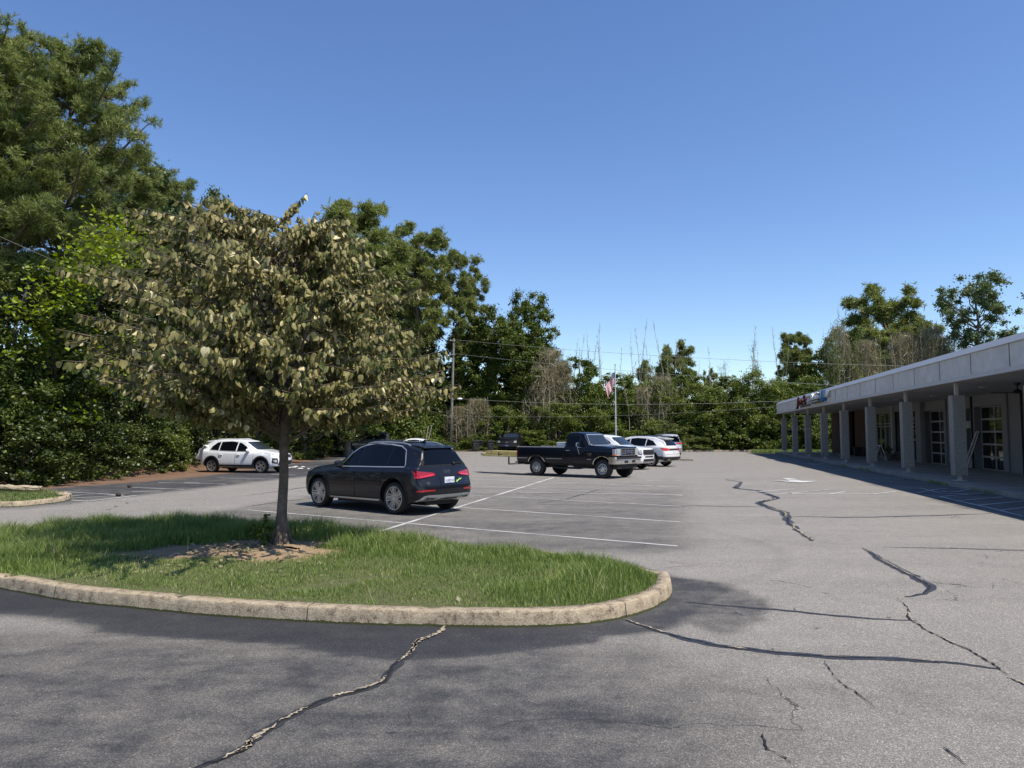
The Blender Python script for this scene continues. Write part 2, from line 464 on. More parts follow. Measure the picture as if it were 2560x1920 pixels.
# ------------------------------------------------------------------ kerbs
def kerb_mat():
    m, nt, p = newmat('kerb_concrete'); L = nt.links
    tc = nt.nodes.new('ShaderNodeTexCoord')
    n = nt.nodes.new('ShaderNodeTexNoise'); n.inputs['Scale'].default_value = 9; n.inputs['Detail'].default_value = 9; n.inputs['Roughness'].default_value = 0.8
    L.new(tc.outputs['Object'], n.inputs['Vector'])
    r = nt.nodes.new('ShaderNodeValToRGB'); cr = r.color_ramp
    cr.elements[0].position = 0.36; cr.elements[0].color = (0.13, 0.10, 0.075, 1)
    cr.elements[1].position = 0.62; cr.elements[1].color = (0.54, 0.44, 0.30, 1)
    e = cr.elements.new(0.47); e.color = (0.40, 0.315, 0.21, 1)
    L.new(n.outputs['Fac'], r.inputs['Fac'])
    n2 = nt.nodes.new('ShaderNodeTexNoise'); n2.inputs['Scale'].default_value = 120; n2.inputs['Detail'].default_value = 3
    L.new(tc.outputs['Object'], n2.inputs['Vector'])
    r2 = nt.nodes.new('ShaderNodeValToRGB'); r2.color_ramp.elements[0].position = 0.35; r2.color_ramp.elements[1].position = 0.6
    r2.color_ramp.elements[0].color = (0.45, 0.45, 0.45, 1); r2.color_ramp.elements[1].color = (1.15, 1.15, 1.15, 1)
    L.new(n2.outputs['Fac'], r2.inputs['Fac'])
    mx = nt.nodes.new('ShaderNodeMix'); mx.data_type = 'RGBA'; mx.blend_type = 'MULTIPLY'; mx.inputs[0].default_value = 0.8
    L.new(r.outputs['Color'], mx.inputs['A']); L.new(r2.outputs['Color'], mx.inputs['B'])
    # moss in the joint with the road
    sp = nt.nodes.new('ShaderNodeSeparateXYZ'); L.new(tc.outputs['Object'], sp.inputs[0])
    ma = nt.nodes.new('ShaderNodeMath'); ma.operation = 'MULTIPLY_ADD'; ma.inputs[1].default_value = 0.05; L.new(n.outputs['Fac'], ma.inputs[0])
    L.new(sp.outputs['Z'], ma.inputs[2])
    lt = nt.nodes.new('ShaderNodeMath'); lt.operation = 'LESS_THAN'; lt.inputs[1].default_value = 0.046; L.new(ma.outputs[0], lt.inputs[0])
    mx2 = nt.nodes.new('ShaderNodeMix'); mx2.data_type = 'RGBA'; L.new(lt.outputs[0], mx2.inputs[0])
    L.new(mx.outputs['Result'], mx2.inputs['A']); mx2.inputs['B'].default_value = (0.055, 0.06, 0.015, 1)
    L.new(mx2.outputs['Result'], p.inputs['Base Color']); p.inputs['Roughness'].default_value = 0.9
    b = nt.nodes.new('ShaderNodeBump'); b.inputs['Strength'].default_value = 0.9; b.inputs['Distance'].default_value = 0.02
    L.new(n.outputs['Fac'], b.inputs['Height']); L.new(b.outputs['Normal'], p.inputs['Normal'])
    return m
M_KERB = kerb_mat()
def kerb(name, C, width=0.17, h=0.15, closed=True, m=None, joint=23, wob=0.0022, sg=None):
    """C: outline with the road outside (counter-clockwise interior)"""
    C = np.asarray(C); n = len(C)
    area = 0.5 * np.sum(C[:, 0] * np.roll(C[:, 1], -1) - np.roll(C[:, 0], -1) * C[:, 1])
    sgn = sg or (1 if area > 0 else -1)
    prof = [(0.0, -0.01), (0.010, h * 0.45), (0.018, h * 0.86), (0.026, h * 0.96), (0.040, h), (width, h), (width, h - 0.05)]
    rows = []
    for i in range(n):
        a = C[i - 1] if closed or i > 0 else C[i]; b = C[(i + 1) % n] if closed or i < n - 1 else C[i]
        t = (b - a) / (np.linalg.norm(b - a) + 1e-9); nn = np.array([-t[1], t[0]]) * sgn
        j = 0.020 if joint and i % joint == 0 else 0.0
        row = []
        for k, (dd, z) in enumerate(prof):
            w = random.uniform(-wob, wob)
            row.append((C[i][0] + nn[0] * (dd + j + w), C[i][1] + nn[1] * (dd + j + w), z - j * (k > 1) + w * (k > 0)))
        rows.append(row)
    V = np.array(rows).reshape(-1, 3); P = len(prof); idx = np.arange(len(V)).reshape(n, P)
    if closed: idx = np.vstack([idx, idx[:1]])
    F = np.stack([idx[:-1, :-1], idx[:-1, 1:], idx[1:, 1:], idx[1:, :-1]], -1).reshape(-1, 4)
    if sgn > 0: F = F[:, ::-1]
    return tag(link(name, npmesh(name, V, F, m or M_KERB, True)), kind='structure')
kerb('island_kerb', ISLR)
mbj = MB()
for i in range(9, len(ISLR), 27):
    a = Vector(ISLR[i - 1]); b = Vector(ISLR[(i + 1) % len(ISLR)]); t = (b - a).normalized(); c_ = Vector(ISLR[i]); nn = Vector((IC_[0] - c_.x, IC_[1] - c_.y)) if False else Vector((-t.y, t.x))
    q = c_ + nn * 0.1
    if not inpoly(np.array([q.x]), np.array([q.y]), ISLR)[0]: nn = -nn
    pr = [(-0.004, 0.0), (0.006, 0.07), (0.014, 0.13), (0.036, 0.153), (0.17, 0.154)]
    vs = []
    for dd, z in pr:
        for s_ in (-0.004, 0.004): p = c_ + nn * dd + t * s_; vs.append((p.x, p.y, z))
    mbj.add(vs, [(2 * k, 2 * k + 1, 2 * k + 3, 2 * k + 2) for k in range(4)])
tag(mbj.build('kerb_joints', mat('kerb_joint', (0.05, 0.04, 0.03), 0.95)), kind='structure')

# ------------------------------------------------------------------ island soil, mulch, grass
IC = np.array([-3.1, 10.6])
TREE = G(703, 1362, 0.2); TREE = (TREE[0], TREE[1])
def isl_z(x, y):
    return 0.125 + 0.10 * np.exp(-(((x - TREE[0]) / 2.2) ** 2 + ((y - TREE[1]) / 1.5) ** 2)) + 0.012 * np.sin(x * 5.1) * np.sin(y * 4.3)
def mulch_f(x, y):
    u = (x - (TREE[0] - 0.45)) / 1.60; v = (y - (TREE[1] - 0.45)) / 0.78
    r = np.sqrt(u * u + v * v) + 0.16 * np.sin(3 * np.arctan2(v, u) + 1) + 0.1 * np.sin(7 * np.arctan2(v, u))
    return np.clip((1.1 - r) / 0.28, 0, 1)
rows = []; NR = 40
for k in range(NR + 1):
    s = k / NR
    inner = ISLR + (IC - ISLR) * (0.15 / np.maximum(np.linalg.norm(ISLR - IC, axis=1), 1))[:, None]
    P = IC + (inner - IC) * s
    rows.append(np.c_[P, isl_z(P[:, 0], P[:, 1])])
V = np.vstack(rows); n = len(ISLR); idx = np.arange(len(V)).reshape(NR + 1, n); idx = np.hstack([idx, idx[:, :1]])
F = np.stack([idx[:-1, :-1], idx[1:, :-1], idx[1:, 1:], idx[:-1, 1:]], -1).reshape(-1, 4)[n:]
def island_mat():
    m, nt, p = newmat('island_soil'); L = nt.links
    tc = nt.nodes.new('ShaderNodeTexCoord'); at = nt.nodes.new('ShaderNodeAttribute'); at.attribute_name = 'mulch'
    n = nt.nodes.new('ShaderNodeTexNoise'); n.inputs['Scale'].default_value = 42; n.inputs['Detail'].default_value = 8; n.inputs['Roughness'].default_value = 0.8
    L.new(tc.outputs['Object'], n.inputs['Vector'])
    r = nt.nodes.new('ShaderNodeValToRGB'); cr = r.color_ramp
    cr.elements[0].position = 0.34; cr.elements[0].color = (0.15, 0.085, 0.045, 1)
    cr.elements[1].position = 0.62; cr.elements[1].color = (0.56, 0.40, 0.235, 1)
    r2 = nt.nodes.new('ShaderNodeValToRGB'); c2 = r2.color_ramp
    c2.elements[0].position = 0.35; c2.elements[0].color = (0.045, 0.07, 0.02, 1)
    c2.elements[1].position = 0.65; c2.elements[1].color = (0.20, 0.19, 0.07, 1)
    L.new(n.outputs['Fac'], r.inputs['Fac']); L.new(n.outputs['Fac'], r2.inputs['Fac'])
    mx = nt.nodes.new('ShaderNodeMix'); mx.data_type = 'RGBA'; L.new(at.outputs['Fac'], mx.inputs[0]); L.new(r2.outputs['Color'], mx.inputs['A']); L.new(r.outputs['Color'], mx.inputs['B'])
    L.new(mx.outputs['Result'], p.inputs['Base Color']); p.inputs['Roughness'].default_value = 0.95
    b = nt.nodes.new('ShaderNodeBump'); b.inputs['Strength'].default_value = 1.0; b.inputs['Distance'].default_value = 0.03
    L.new(n.outputs['Fac'], b.inputs['Height']); L.new(b.outputs['Normal'], p.inputs['Normal'])
    return m
me = npmesh('island_soil', V, F, island_mat(), True)
at = me.attributes.new('mulch', 'FLOAT', 'POINT'); at.data.foreach_set('value', mulch_f(V[:, 0], V[:, 1]).astype(np.float32))
tag(link('island_soil', me), kind='structure')

def blades(name, P, z, h, w, m, lean=0.35, label=None):
    n = len(P); az = rng.uniform(0, 2 * PI, n); fz = rng.uniform(0, 2 * PI, n)
    side = np.c_[np.cos(az), np.sin(az), np.zeros(n)] * (w * 0.5)[:, None]
    ln = np.c_[np.cos(fz), np.sin(fz), np.zeros(n)] * (h * rng.uniform(0.1, lean * 2, n))[:, None]
    base = np.c_[P, z - 0.01]
    up = np.c_[np.zeros(n), np.zeros(n), h]
    a = base - side; b = base + side
    mid = base + up * 0.6 + ln * 0.35
    c = mid - side * 0.75; d = mid + side * 0.75
    tip = base + up * rng.uniform(0.85, 1.0, n)[:, None] + ln
    V = np.stack([a, b, d, c, tip], 1).reshape(-1, 3)
    o = np.arange(n)[:, None] * 5
    F = np.vstack([o + np.array([[0, 1, 2]]), o + np.array([[0, 2, 3]]), o + np.array([[3, 2, 4]])])
    return npmesh(name, V, F, m, True)
M_GRASS = leafmat('grass_blade', (0.100, 0.158, 0.034), (0.280, 0.360, 0.095), (0.60, 0.52, 0.28), transl=0.3, patch=0.22, gust=0.9)
N = 330000
x = rng.uniform(-8.8, 2.1, N); y = rng.uniform(6.8, 14.4, N)
ok = inpoly(x, y, ISLR[::2]) ; x, y = x[ok], y[ok]
d = distpoly(x, y, ISLR[::3])
mf = mulch_f(x, y)
back = sm(0.0, 1.0, (y - (9.5 + (-0.10) * (x + 3))) / 2.2)       # tall along the back
tall = np.maximum(back, np.maximum(sm(-5.2, -6.8, x), sm(-0.4, 0.9, x) * 0.75)) * (1 - mf)
clump = 0.5 + 0.5 * np.sin(x * 3.1 + 2 * np.sin(y * 2.0)) * np.sin(y * 3.7 + 1.5 * np.sin(x * 1.7))
thin = np.sin(x * 1.9 + 1.3 * np.sin(y * 2.7)) * np.sin(y * 2.3 + 1.1 * np.sin(x * 2.1)) + 0.5 * np.sin(x * 5.3) * np.sin(y * 6.1)
keep = (rng.random(len(x)) > 0.75 * sm(0.45, 1.1, thin) * (1 - tall)) & (d > 0.10 + 0.10 * rng.random(len(x))) & (rng.random(len(x)) > mf * 0.985) & (rng.random(len(x)) < 0.65 + 0.35 * tall)
x, y, tall, clump, d = x[keep], y[keep], tall[keep], clump[keep], d[keep]
edge = np.clip(d / 0.5, 0.35, 1)
h = (0.038 + 0.030 * clump + tall * (0.11 + 0.17 * clump)) * rng.uniform(0.55, 1.25, len(x)) * edge
wv = rng.uniform(0.004, 0.0085, len(x))
spike = (rng.random(len(x)) < 0.006 * (0.3 + tall)) 
h[spike] = rng.uniform(0.22, 0.42, spike.sum()); wv[spike] = 0.0035
me = blades('grass', np.c_[x, y], isl_z(x, y), h, wv, M_GRASS)
tag(link('grass', me), 'uncut green grass covering the kerbed island around the tree', 'grass', kind='stuff')

# ------------------------------------------------------------------ cracks and sealer strips, painted lines
M_TAR = mat('crack_tar', (0.032, 0.033, 0.037), 0.55, var=0.35, vscale=14)
M_TARD = mat('crack_gap', (0.008, 0.008, 0.009), 0.9)
M_SAND = mat('crack_sand', (0.33, 0.27, 0.195), 0.95, var=0.6, vscale=35)
def ribbon(mb, pts, w, z, m=0, jitter=0.0, taper=True, seed=0, sub=0.12, closed_w=None):
    r = random.Random(seed)
    P = [np.array(p) for p in pts]; Q = []
    for a, b in zip(P[:-1], P[1:]):
        L = np.linalg.norm(b - a); k = max(1, int(L / sub))
        for i in range(k): Q.append(a + (b - a) * i / k)
    Q.append(P[-1]); n = len(Q)
    vs = []
    jx = 0
    for i, q in enumerate(Q):
        a = Q[max(0, i - 1)]; b = Q[min(n - 1, i + 1)]; t = (b - a) / (np.linalg.norm(b - a) + 1e-9); nn = np.array([-t[1], t[0]])
        ww = w * (1 if not taper else min(1, 0.25 + 3.0 * min(i, n - 1 - i) / n)) * (1 + jitter * r.uniform(-1, 1))
        jx = 0.7 * jx + r.uniform(-1, 1) * jitter * 0.6 * w
        c = q + nn * jx
        vs.append((*(c + nn * ww / 2), z)); vs.append((*(c - nn * ww / 2), z))
    mb.add(vs, [(2 * i, 2 * i + 1, 2 * i + 3, 2 * i + 2) for i in range(n - 1)], m)
CR = {
 'A': [(1118,1565),(1085,1589),(1044,1603),(1031,1633),(998,1655),(977,1679),(955,1706),(912,1722),(841,1741),(760,1774),(705,1801),(651,1839),(613,1872),(559,1899),(521,1910),(480,1930),(430,1965)],
 'B': [(1563,1550),(1624,1571),(1710,1596),(1790,1614),(1938,1633),(2061,1642),(2245,1649),(2399,1659),(2497,1673)],
 'B2': [(1716,1506),(1790,1513),(1938,1524),(2061,1537),(2184,1548),(2294,1553)],
 'C': [(1815,1199),(1852,1205),(1839,1221),(1895,1227),(1944,1245),(1895,1257),(1932,1273),(1962,1282),(1968,1300),(1993,1325),(2033,1353)],
 'D': [(2159,1371),(2208,1402),(2257,1427),(2300,1451),(2328,1467),(2307,1485),(2264,1493)],
 'E': [(2245,1497),(2270,1519),(2276,1549),(2325,1580),(2380,1608),(2423,1626),(2460,1648),(2497,1672),(2522,1694),(2560,1713),(2640,1750)],
 'F': [(2061,1651),(2085,1691),(2110,1712),(2159,1746),(2184,1768)], 'G': [(1655,1420),(1753,1411),(1852,1405),(1968,1402)],
 'H': [(2208,1368),(2368,1371),(2560,1376),(2700,1380)], 'I': [(1968,1290),(2091,1294),(2214,1292),(2368,1288),(2479,1284)],
 'J': [(1716,1263),(1815,1267),(1907,1267)], 'K': [(1907,1832),(1916,1875),(1962,1897),(1987,1915)], 'L': [(2343,1857),(2374,1884),(2417,1915)],
 'M': [(1950,1734),(1993,1765),(2024,1783)], 'N': [(440,1748),(600,1700)][:0], 'O': [(2120,1800),(2250,1850),(2300,1905)][:0],
 'P': [(600,1241),(700,1228),(830,1208)], 'Q': [(600,1270),(720,1252),(800,1245)], 'R': [(1340,1259),(1420,1247),(1510,1220)]}
CW = {k: [G(*q) for q in v] for k, v in CR.items() if v}
def wiggle(P, amp, seed, n=4):
    r = random.Random(seed); out = [P[0]]
    for a, b in zip(P[:-1], P[1:]):
        a = np.array(a); b = np.array(b); t = b - a; L = np.linalg.norm(t); nn = np.array([-t[1], t[0]]) / (L + 1e-9)
        for k in range(1, n): out.append(tuple(a + t * k / n + nn * r.uniform(-1, 1) * amp * min(1, L)))
        out.append(tuple(b))
    return out
mb = MB()
for k, w in (('A', .075), ('B', .10), ('B2', .055), ('C', .20), ('D', .13), ('I', .10), ('H', .05), ('J', .07)):
    ribbon(mb, wiggle(CW[k], .02, 3), w, 0.004, 0, 0.18, seed=len(k) + ord(k[0]), sub=0.05)
tag(mb.build('crack_sealer', [M_TAR]), kind='structure')
def along(P, t0, t1):
    P = np.array(P); d = np.r_[0, np.cumsum(np.linalg.norm(np.diff(P, axis=0), axis=1))]; t = np.linspace(t0 * d[-1], t1 * d[-1], 40)
    return list(zip(np.interp(t, d, P[:, 0]), np.interp(t, d, P[:, 1])))
mb = MB()
wA = wiggle(CW['A'], .02, 3)
for k, w in (('A', .022), ('B', .014), ('C', .04), ('D', .02), ('E', .014), ('F', .008), ('K', .012), ('L', .010), ('M', .007), ('P', .04), ('Q', .04), ('R', .03), ('B2', .006)):
    ribbon(mb, wiggle(CW[k], .03, 3), w, 0.008, 0, 0.8, seed=9 + ord(k[0]), sub=0.03)
tag(mb.build('crack_gaps', [M_TARD]), kind='structure')
mb = MB()
for t0, t1, w in ((0.0, .20, .035), (.10, .34, .030), (.14, .30, .022), (.44, .55, .022), (.55, .60, .030), (.66, .74, .018), (.75, .90, .028), (.80, .88, .020)):
    ribbon(mb, along(wA, t0, t1), w, 0.012, 0, 0.7, seed=int(t0 * 100), sub=0.02)
for k, sp in (('B', [(0, .22, .018), (.37, .42, .02), (.6, .66, .008), (.8, .9, .008)]), ('C', [(.1, .25, .02), (.5, .56, .05), (.66, .8, .035), (.85, 1, .03)]), ('D', [(0, .12, .02), (.2, .7, .018)]), ('E', [(.2, .3, .012), (.5, .6, .01), (.85, 1, .02)]), ('G', [(0, .3, .018), (.3, 1, .010)])):
    for t0, t1, w in sp: ribbon(mb, along(CW[k], t0, t1), w, 0.012, 0, 0.8, seed=int(t0 * 90) + 5, sub=0.03)
tag(mb.build('crack_sand', [M_SAND]), kind='structure')

def paint_mat():
    m, nt, p = newmat('lot_paint'); L = nt.links
    tc = nt.nodes.new('ShaderNodeTexCoord')
    n = nt.nodes.new('ShaderNodeTexNoise'); n.inputs['Scale'].default_value = 38; n.inputs['Detail'].default_value = 6; n.inputs['Roughness'].default_value = 0.75
    n2 = nt.nodes.new('ShaderNodeTexNoise'); n2.inputs['Scale'].default_value = 0.9; n2.inputs['Detail'].default_value = 4
    L.new(tc.outputs['Object'], n.inputs['Vector']); L.new(tc.outputs['Object'], n2.inputs['Vector'])
    a = nt.nodes.new('ShaderNodeMath'); a.operation = 'MULTIPLY_ADD'; a.inputs[1].default_value = 0.6; L.new(n2.outputs['Fac'], a.inputs[0]); L.new(n.outputs['Fac'], a.inputs[2])
    r = nt.nodes.new('ShaderNodeValToRGB'); cr = r.color_ramp
    cr.elements[0].position = 0.62; cr.elements[0].color = (0.12, 0.115, 0.11, 1)
    cr.elements[1].position = 0.86; cr.elements[1].color = (0.60, 0.59, 0.56, 1)
    L.new(a.outputs[0], r.inputs['Fac']); L.new(r.outputs['Color'], p.inputs['Base Color']); p.inputs['Roughness'].default_value = 0.8
    return m
M_PAINT = paint_mat()
mb = MB()
SD = np.array([-0.845, 0.535])
def line(p, q, w=0.08, z=0.005): ribbon(mb, [p, q], w * 0.85, z, 0, 0.05, taper=False, sub=0.4)
for k in range(5):
    e = np.array([2.70 + 0.236 * 3.3 * k, 12.2 + 3.3 * k])
    line(e, e + SD * 10.7)
line(G(935, 1334), G(1385, 1194), 0.11, 0.0092)
P = lambda L: [G(*q) for q in L]
for L_ in ([(48,1224),(241,1234),(309,1239)], [(166,1242),(234,1235)], [(169,1247),(309,1239)], [(178,1251),(224,1254)], [(224,1254),(342,1239)], [(324,1219),(460,1224)],
           [(395,1207),(500,1209)], [(547,1195),(662,1198)], [(460,1207),(568,1211)], [(677,1186),(739,1188)], [(330,1230),(404,1228)],
           # bays and hatching in the shade of the shops
           [(2464,1233),(2348,1242)], [(2348,1242),(2495,1276),(2575,1296)], [(2508,1243),(2395,1252)], [(2560,1253),(2445,1264)], [(2575,1268),(2495,1277)],
           [(2019,1158),(2041,1163)], [(2041,1163),(2088,1161)], [(2041,1162),(2066,1157),(2085,1157)], [(1931,1141.5),(1992,1142)],
           [(1618,1202),(1709,1202)], [(1575,1216),(1706,1216)], [(1300,1232),(1706,1238)],
           [(1897,1230),(1985,1223)], [(1972,1235),(2080,1223)], [(2075,1235),(2113,1230)], [(2180,1236),(2242,1229)], [(1900,1234),(2180,1236),(2290,1237)]):
    pp = P(L_)
    for a, b in zip(pp[:-1], pp[1:]): line(a, b, 0.10, 0.0135 if L_[0][0] in (224, 2348, 169, 2041) else 0.0105)
# accessible bay: X and wheelchair figure strokes
for L_ in ([(2260,1221),(2300,1221),(2360,1236),(2464,1233)], [(2292,1234),(2330,1226),(2354,1222)], [(2355,1229),(2370,1232),(2400,1229),(2430,1222),(2410,1220)], [(2354,1224),(2368,1222),(2400,1223),(2424,1220)]):
    pp = P(L_)
    for a, b in zip(pp[:-1], pp[1:]): line(a, b, 0.10, 0.0165)
# straight-ahead arrow
c0 = np.array(G(1985, 1202)); dv = np.array([0.978, -0.207]); du = np.array([0.207, 0.978])
def arrow(c, s):
    pts = [(0, 1.3), (-0.75, 0.25), (-0.2, 0.25), (-0.2, -1.3), (0.2, -1.3), (0.2, 0.25), (0.75, 0.25)]
    v = [(*(c + dv * (a * s) + du * (-b * s)), 0.0195) for a, b in pts]
    mb.add(v, [(0, 1, 2), (0, 2, 5), (0, 5, 6), (2, 3, 4, 5)], 0)
arrow(c0, 1.1)
tag(mb.build('painted_markings', [M_PAINT]), kind='structure')

# ------------------------------------------------------------------ small island at the far left with a broken kerb
SI = [G(-160, 1262), G(0, 1268), G(60, 1266), G(120, 1260), G(160, 1254), G(181, 1246), G(172, 1241), G(148, 1238), G(90, 1231), G(0, 1226), G(-160, 1222)]
SIR = resample(catmull(SI, 6), 0.22)
kerb('end_island_kerb', SIR, 0.16, 0.13, m=M_KERB, joint=9)
c = SIR.mean(0); rows = []
for k in range(9):
    P_ = c + (SIR - c) * (k / 8) * 0.975
    rows.append(np.c_[P_, np.full(len(P_), 0.115) + 0.04 * (1 - k / 8)])
V = np.vstack(rows); n = len(SIR); idx = np.arange(len(V)).reshape(9, n); idx = np.hstack([idx, idx[:, :1]])
F = np.stack([idx[:-1, :-1], idx[1:, :-1], idx[1:, 1:], idx[:-1, 1:]], -1).reshape(-1, 4)[n:]
tag(link('end_island_soil', npmesh('end_island_soil', V, F, soilmat('dry_turf', [(0.35, (0.07, 0.10, 0.03)), (0.5, (0.16, 0.18, 0.06)), (0.7, (0.34, 0.27, 0.15))], 6), True)), kind='structure')
x = rng.uniform(SIR[:, 0].min(), SIR[:, 0].max(), 26000); y = rng.uniform(SIR[:, 1].min(), SIR[:, 1].max(), 26000)
ok = inpoly(x, y, SIR) & (distpoly(x, y, SIR) > 0.2); x, y = x[ok], y[ok]
me = blades('grass', np.c_[x, y], np.full(len(x), 0.13), rng.uniform(0.04, 0.11, len(x)), np.full(len(x), 0.010), leafmat('dry_grass', (0.07, 0.13, 0.03), (0.18, 0.22, 0.07), (0.42, 0.34, 0.2), patch=0.4))
tag(link('grass', me), 'thin patchy grass on the small island at the lot entrance on the left', 'grass', kind='stuff')
def rock(name, loc, size, rz, m, label, cat, group=None, seed=0):
    bm = bmesh.new(); bmesh.ops.create_cube(bm, size=1)
    bmesh.ops.subdivide_edges(bm, edges=bm.edges[:], cuts=5, use_grid_fill=True)
    r = random.Random(seed)
    for v in bm.verts:
        v.co = Vector((v.co.x * size[0], v.co.y * size[1], v.co.z * size[2]))
        k = 0.10 * min(size)
        v.co += Vector((math.sin(v.co.y * 31 + seed) , math.sin(v.co.x * 27 + seed), math.sin(v.co.x * 19 + v.co.y * 23))) * k + Vector((r.uniform(-1, 1), r.uniform(-1, 1), r.uniform(-1, 1))) * k * 0.7
    me = bpy.data.meshes.new(name); bm.to_mesh(me); bm.free(); me.materials.append(m)
    o = link(name, me); o.location = loc; o.rotation_euler = (0.03, 0.05, rz)
    return tag(o, label, cat, group)
g = G(52, 1243)
rock('kerb_chunk', (g[0], g[1], 0.22), (1.05, 0.28, 0.2), 0.12, M_KERB, 'long broken chunk of pale kerb lying on the grass of the left island', 'concrete chunk', seed=2)
g = G(160, 1250)
rock('kerb_chunk', (g[0] - .1, g[1] + .1, 0.12), (0.35, 0.22, 0.12), 0.7, M_KERB, 'small crumbled piece of pale kerb at the tip of the left island', 'concrete chunk', seed=5)
# bumper kerbs along the far end and the left side
def wheelstop(loc, rz, label, L=1.8, m=None):
    mb = MB(); mb.prism([(-.08, 0), (.08, 0), (.05, .11), (-.05, .11)], -L / 2, L / 2, plane='xz')
    o = mb.build('parking_block', [m or M_KERB], bevel=0.012); o.location = (loc[0], loc[1], 0.0); o.rotation_euler = (0, 0, rz)
    return tag(o, label, 'parking block')
wheelstop(G(1702, 1151), 0.9, 'pale worn parking block on the asphalt behind the white crossover')
kerb('far_kerb', np.array([(xx, FAR_Y + 0.9 + 0.02 * math.sin(xx)) for xx in np.arange(4, 30, 0.5)][::1]), 0.18, 0.16, closed=False, joint=6, sg=1)
# ------------------------------------------------------------------ the row of shops. local frame: x = into the building, y = along it (away), z = up
AXD = math.atan(BLD_K)
DV = (math.sin(AXD), math.cos(AXD)); NV = (math.cos(AXD), -math.sin(AXD))
def U(a, Y):                       # depth Y on the line at offset a -> distance along the building
    return DV[0] * (a + BLD_K * Y) + DV[1] * Y
def UX(a, px): return U(a, FPX * a / (px - 1671.0))
def VA(a): return a * math.cos(AXD)
def BW(v, u, z=0.0): return (v * NV[0] + u * DV[0], v * NV[1] + u * DV[1], z)
M_JOINT = mat('fascia_joint', (0.09, 0.088, 0.085), 0.8)
M_WHITE = mat('fascia_paint', (0.40, 0.395, 0.38), 0.6, var=0.10, vscale=1.2)
M_TRIM = mat('fascia_trim', (0.56, 0.545, 0.51), 0.5, var=0.05, vscale=2)
M_PANEL = mat('fascia_panel', (0.64, 0.615, 0.565), 0.65, var=0.16, vscale=1.6)
M_SOFF = mat('soffit', (0.38, 0.37, 0.35), 0.7, var=0.06, vscale=0.7)
def pebble():
    m, nt, p = newmat('pebble_column'); L = nt.links
    tc = nt.nodes.new('ShaderNodeTexCoord'); v = nt.nodes.new('ShaderNodeTexVoronoi'); v.inputs['Scale'].default_value = 42
    L.new(tc.outputs['Object'], v.inputs['Vector'])
    r = nt.nodes.new('ShaderNodeValToRGB'); r.color_ramp.elements[0].color = (0.20, 0.182, 0.158, 1); r.color_ramp.elements[1].color = (0.44, 0.41, 0.355, 1)
    L.new(v.outputs['Color'], r.inputs['Fac']); L.new(r.outputs['Color'], p.inputs['Base Color']); p.inputs['Roughness'].default_value = 0.85
    b = nt.nodes.new('ShaderNodeBump'); b.inputs['Strength'].default_value = 0.8; b.inputs['Distance'].default_value = 0.02
    L.new(v.outputs['Distance'], b.inputs['Height']); L.new(b.outputs['Normal'], p.inputs['Normal'])
    return m
M_PEB = pebble()
M_SIDING = mat('wall_paint', (0.24, 0.236, 0.23), 0.6, var=0.06, vscale=1.5)
M_JAMB = mat('wall_paint_dark', (0.19, 0.195, 0.21), 0.6)
M_FRAME = mat('door_frame_grey', (0.42, 0.41, 0.39), 0.4)
M_ALU = mat('aluminium', (0.45, 0.45, 0.46), 0.35, metal=0.7)
M_GLASS = mat('shop_glass', (0.006, 0.007, 0.008), 0.03, spec=0.6)
M_DARK = mat('dark_trim', (0.015, 0.015, 0.017), 0.5)
M_CONC = mat('walk_concrete', (0.31, 0.275, 0.23), 0.9, var=0.22, vscale=1.3, bump=0.2)
M_ROOF = mat('roof_membrane', (0.35, 0.35, 0.34), 0.8)
def brick():
    m, nt, p = newmat('brick'); L = nt.links
    tc = nt.nodes.new('ShaderNodeTexCoord'); mp = nt.nodes.new('ShaderNodeMapping'); mp.inputs['Rotation'].default_value = (PI / 2, 0, PI / 2)
    sx = nt.nodes.new('ShaderNodeSeparateXYZ'); cx = nt.nodes.new('ShaderNodeCombineXYZ')
    L.new(tc.outputs['Object'], sx.inputs[0]); L.new(sx.outputs['Y'], cx.inputs['X']); L.new(sx.outputs['Z'], cx.inputs['Y'])
    b = nt.nodes.new('ShaderNodeTexBrick'); b.inputs['Scale'].default_value = 1.0; b.inputs['Brick Width'].default_value = 0.2; b.inputs['Row Height'].default_value = 0.075
    b.inputs['Mortar Size'].default_value = 0.008; b.inputs['Color1'].default_value = (0.11, 0.045, 0.030, 1); b.inputs['Color2'].default_value = (0.075, 0.032, 0.024, 1)
    b.inputs['Mortar'].default_value = (0.10, 0.085, 0.07, 1)
    L.new(cx.outputs[0], b.inputs['Vector']); L.new(b.outputs['Color'], p.inputs['Base Color']); p.inputs['Roughness'].default_value = 0.85
    return m
M_BRICK = brick()
A_F, A_C, A_W = 9.9, 10.37, 14.7            # fascia face, column line, shop-front wall
FL = 0.15; ZS = 3.62; ZT = 4.68
u0, u1 = U(A_F, 2.0), U(A_F, 67.7)
uw1 = UX(A_W, 2078.6)
vF, vC, vW = VA(A_F), VA(A_C), VA(A_W)
bld = empty('shop_building', (0, 0, 0), -AXD, 'long low white flat roofed row of shops with a deep columned canopy', 'building')
